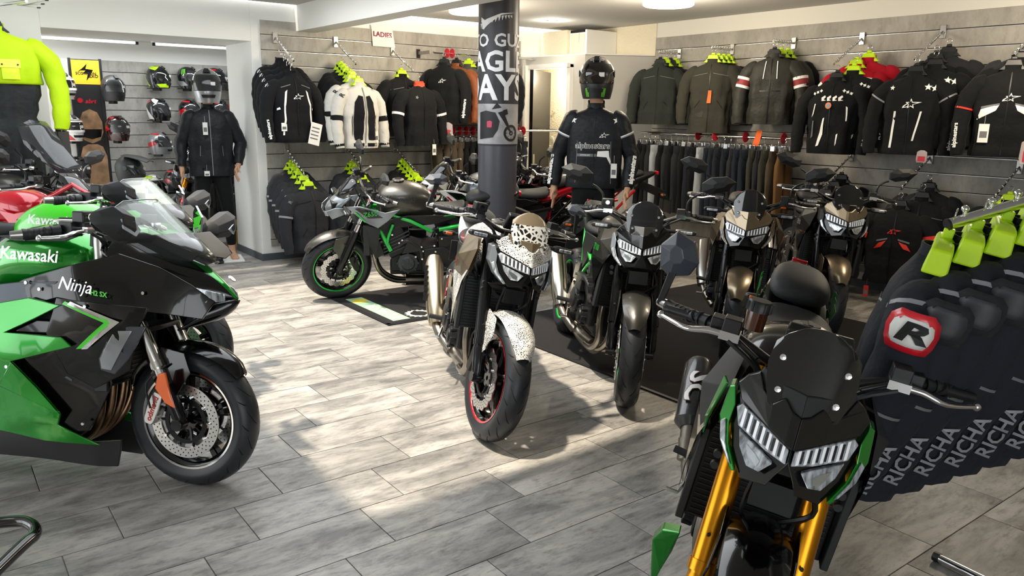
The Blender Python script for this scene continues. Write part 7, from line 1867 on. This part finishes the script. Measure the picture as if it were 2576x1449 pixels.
h1 = helmet(None, HS, gS, M_VISC, parent=ma, s=1.18); h1.location = (.02, 0, 1.76)
bs = empty('floor_stand', (-8.62, 2.49, 0), (0, 0, R(-12)), 'white square metal base plate under the leather jacket mannequin', 'base'); MB().box((.05, 0, .006), (.42, .50, .012)).build('plate', M_WALLW, bs, bevel=.003)
boot = empty('boot', (-8.45, 2.44, .012), (0, 0, R(-10)), 'black ankle boot at the feet of the leather jacket mannequin', 'boot')
MB().loft([[V((x, y * w_, z)) for y, z in ((-1, 0), (1, 0), (1, h_), (.6, h_ * 1.15), (-.6, h_ * 1.15), (-1, h_))] for x, w_, h_ in ((-.13, .03, .16), (-.10, .045, .17), (-.02, .045, .15), (.04, .042, .09), (.11, .045, .07), (.15, .025, .04))]).build('upper', C_LEATH, boot, sub=1)
MB().box((.01, 0, .008), (.27, .085, .016)).build('sole', M_RUBBER, boot, bevel=.005)
armsB = {-1: ((-.02, -.29, 1.16), (.03, -.31, .93), (.0, .0, -1), .3), 1: ((-.02, .29, 1.16), (.10, .27, .93), (.5, -.2, -.8), 1.0)}
mbq = mannequin('mannequin in black racing jacket with white lettering and black full-face helmet behind the bikes', -4.92, 4.56, -47, 1.075, armsB, C_BLACK)
jb = WornJacket(mbq, armsB, C_LEATH, seed=150, wide=1.02, long=.74, fold=.003)
jb.zip(M_DARKM, .003); jb.star(.075, -.335, .024, P_WHITE, C_BLACK); jb.text('alpinestars', .062, -.01, -.415, P_WHITE, bold=.045); jb.text('alpinestars', .062, -.01, -.415, P_BLACK, bold=.0, k=.007)
jb.patch('white_flash', [(.03, -.455), (.115, -.45), (.12, -.49), (.145, -.57), (.14, -.575), (.10, -.50), (.025, -.495)], P_WHITE); jb.patch('reflective_strip', [(-.13, -.475), (.02, -.475), (.02, -.497), (-.135, -.497)], P_GREY)
jb.text('ACTIVE DRY', .014, -.065, -.486, P_WHITE)
for sg in (-1, 1): jb.patch('side_panel_seam', [(sg * .125, -.38), (sg * .13, -.38), (sg * .14, -.70), (sg * .135, -.70)], P_GREY); jb.patch('shoulder_emblem', star_poly(sg * .165, -.222, .030, .013, 5, .3), P_WHITE, .008)
jb.band(P_WHITE, 2.05, 2.13); jb.band(P_REFL, 2.13, 2.2); jb.sleeve_text('alpinestars', .055, P_WHITE, 5.2, 1, ang=15, bold=.05); jb.sleeve_text('alpinestars', .055, P_WHITE, 5.2, -1, ang=40, bold=.05)
jb.tagcard(.16, -.60, M_PAPER, .045, .11, x=.13)
h2 = helmet(None, HM, [('green_claw', mat('claw_green', '6fd03a', .4), [[(24 + 5 * k, -56), (27 + 5 * k, -56), (28 + 5 * k, -34), (24 + 5 * k, -32)] for k in range(3)]), ('grey_fang_graphic', HS, [[(8, 40), (16, 40), (26, 60), (20, 62)], [(18, 46), (30, 44), (50, 56), (30, 66)], [(70, 20), (110, 10), (120, 14), (76, 30)]])], M_VISD, parent=mbq, s=1.12); h2.location = (.02, 0, 1.77)
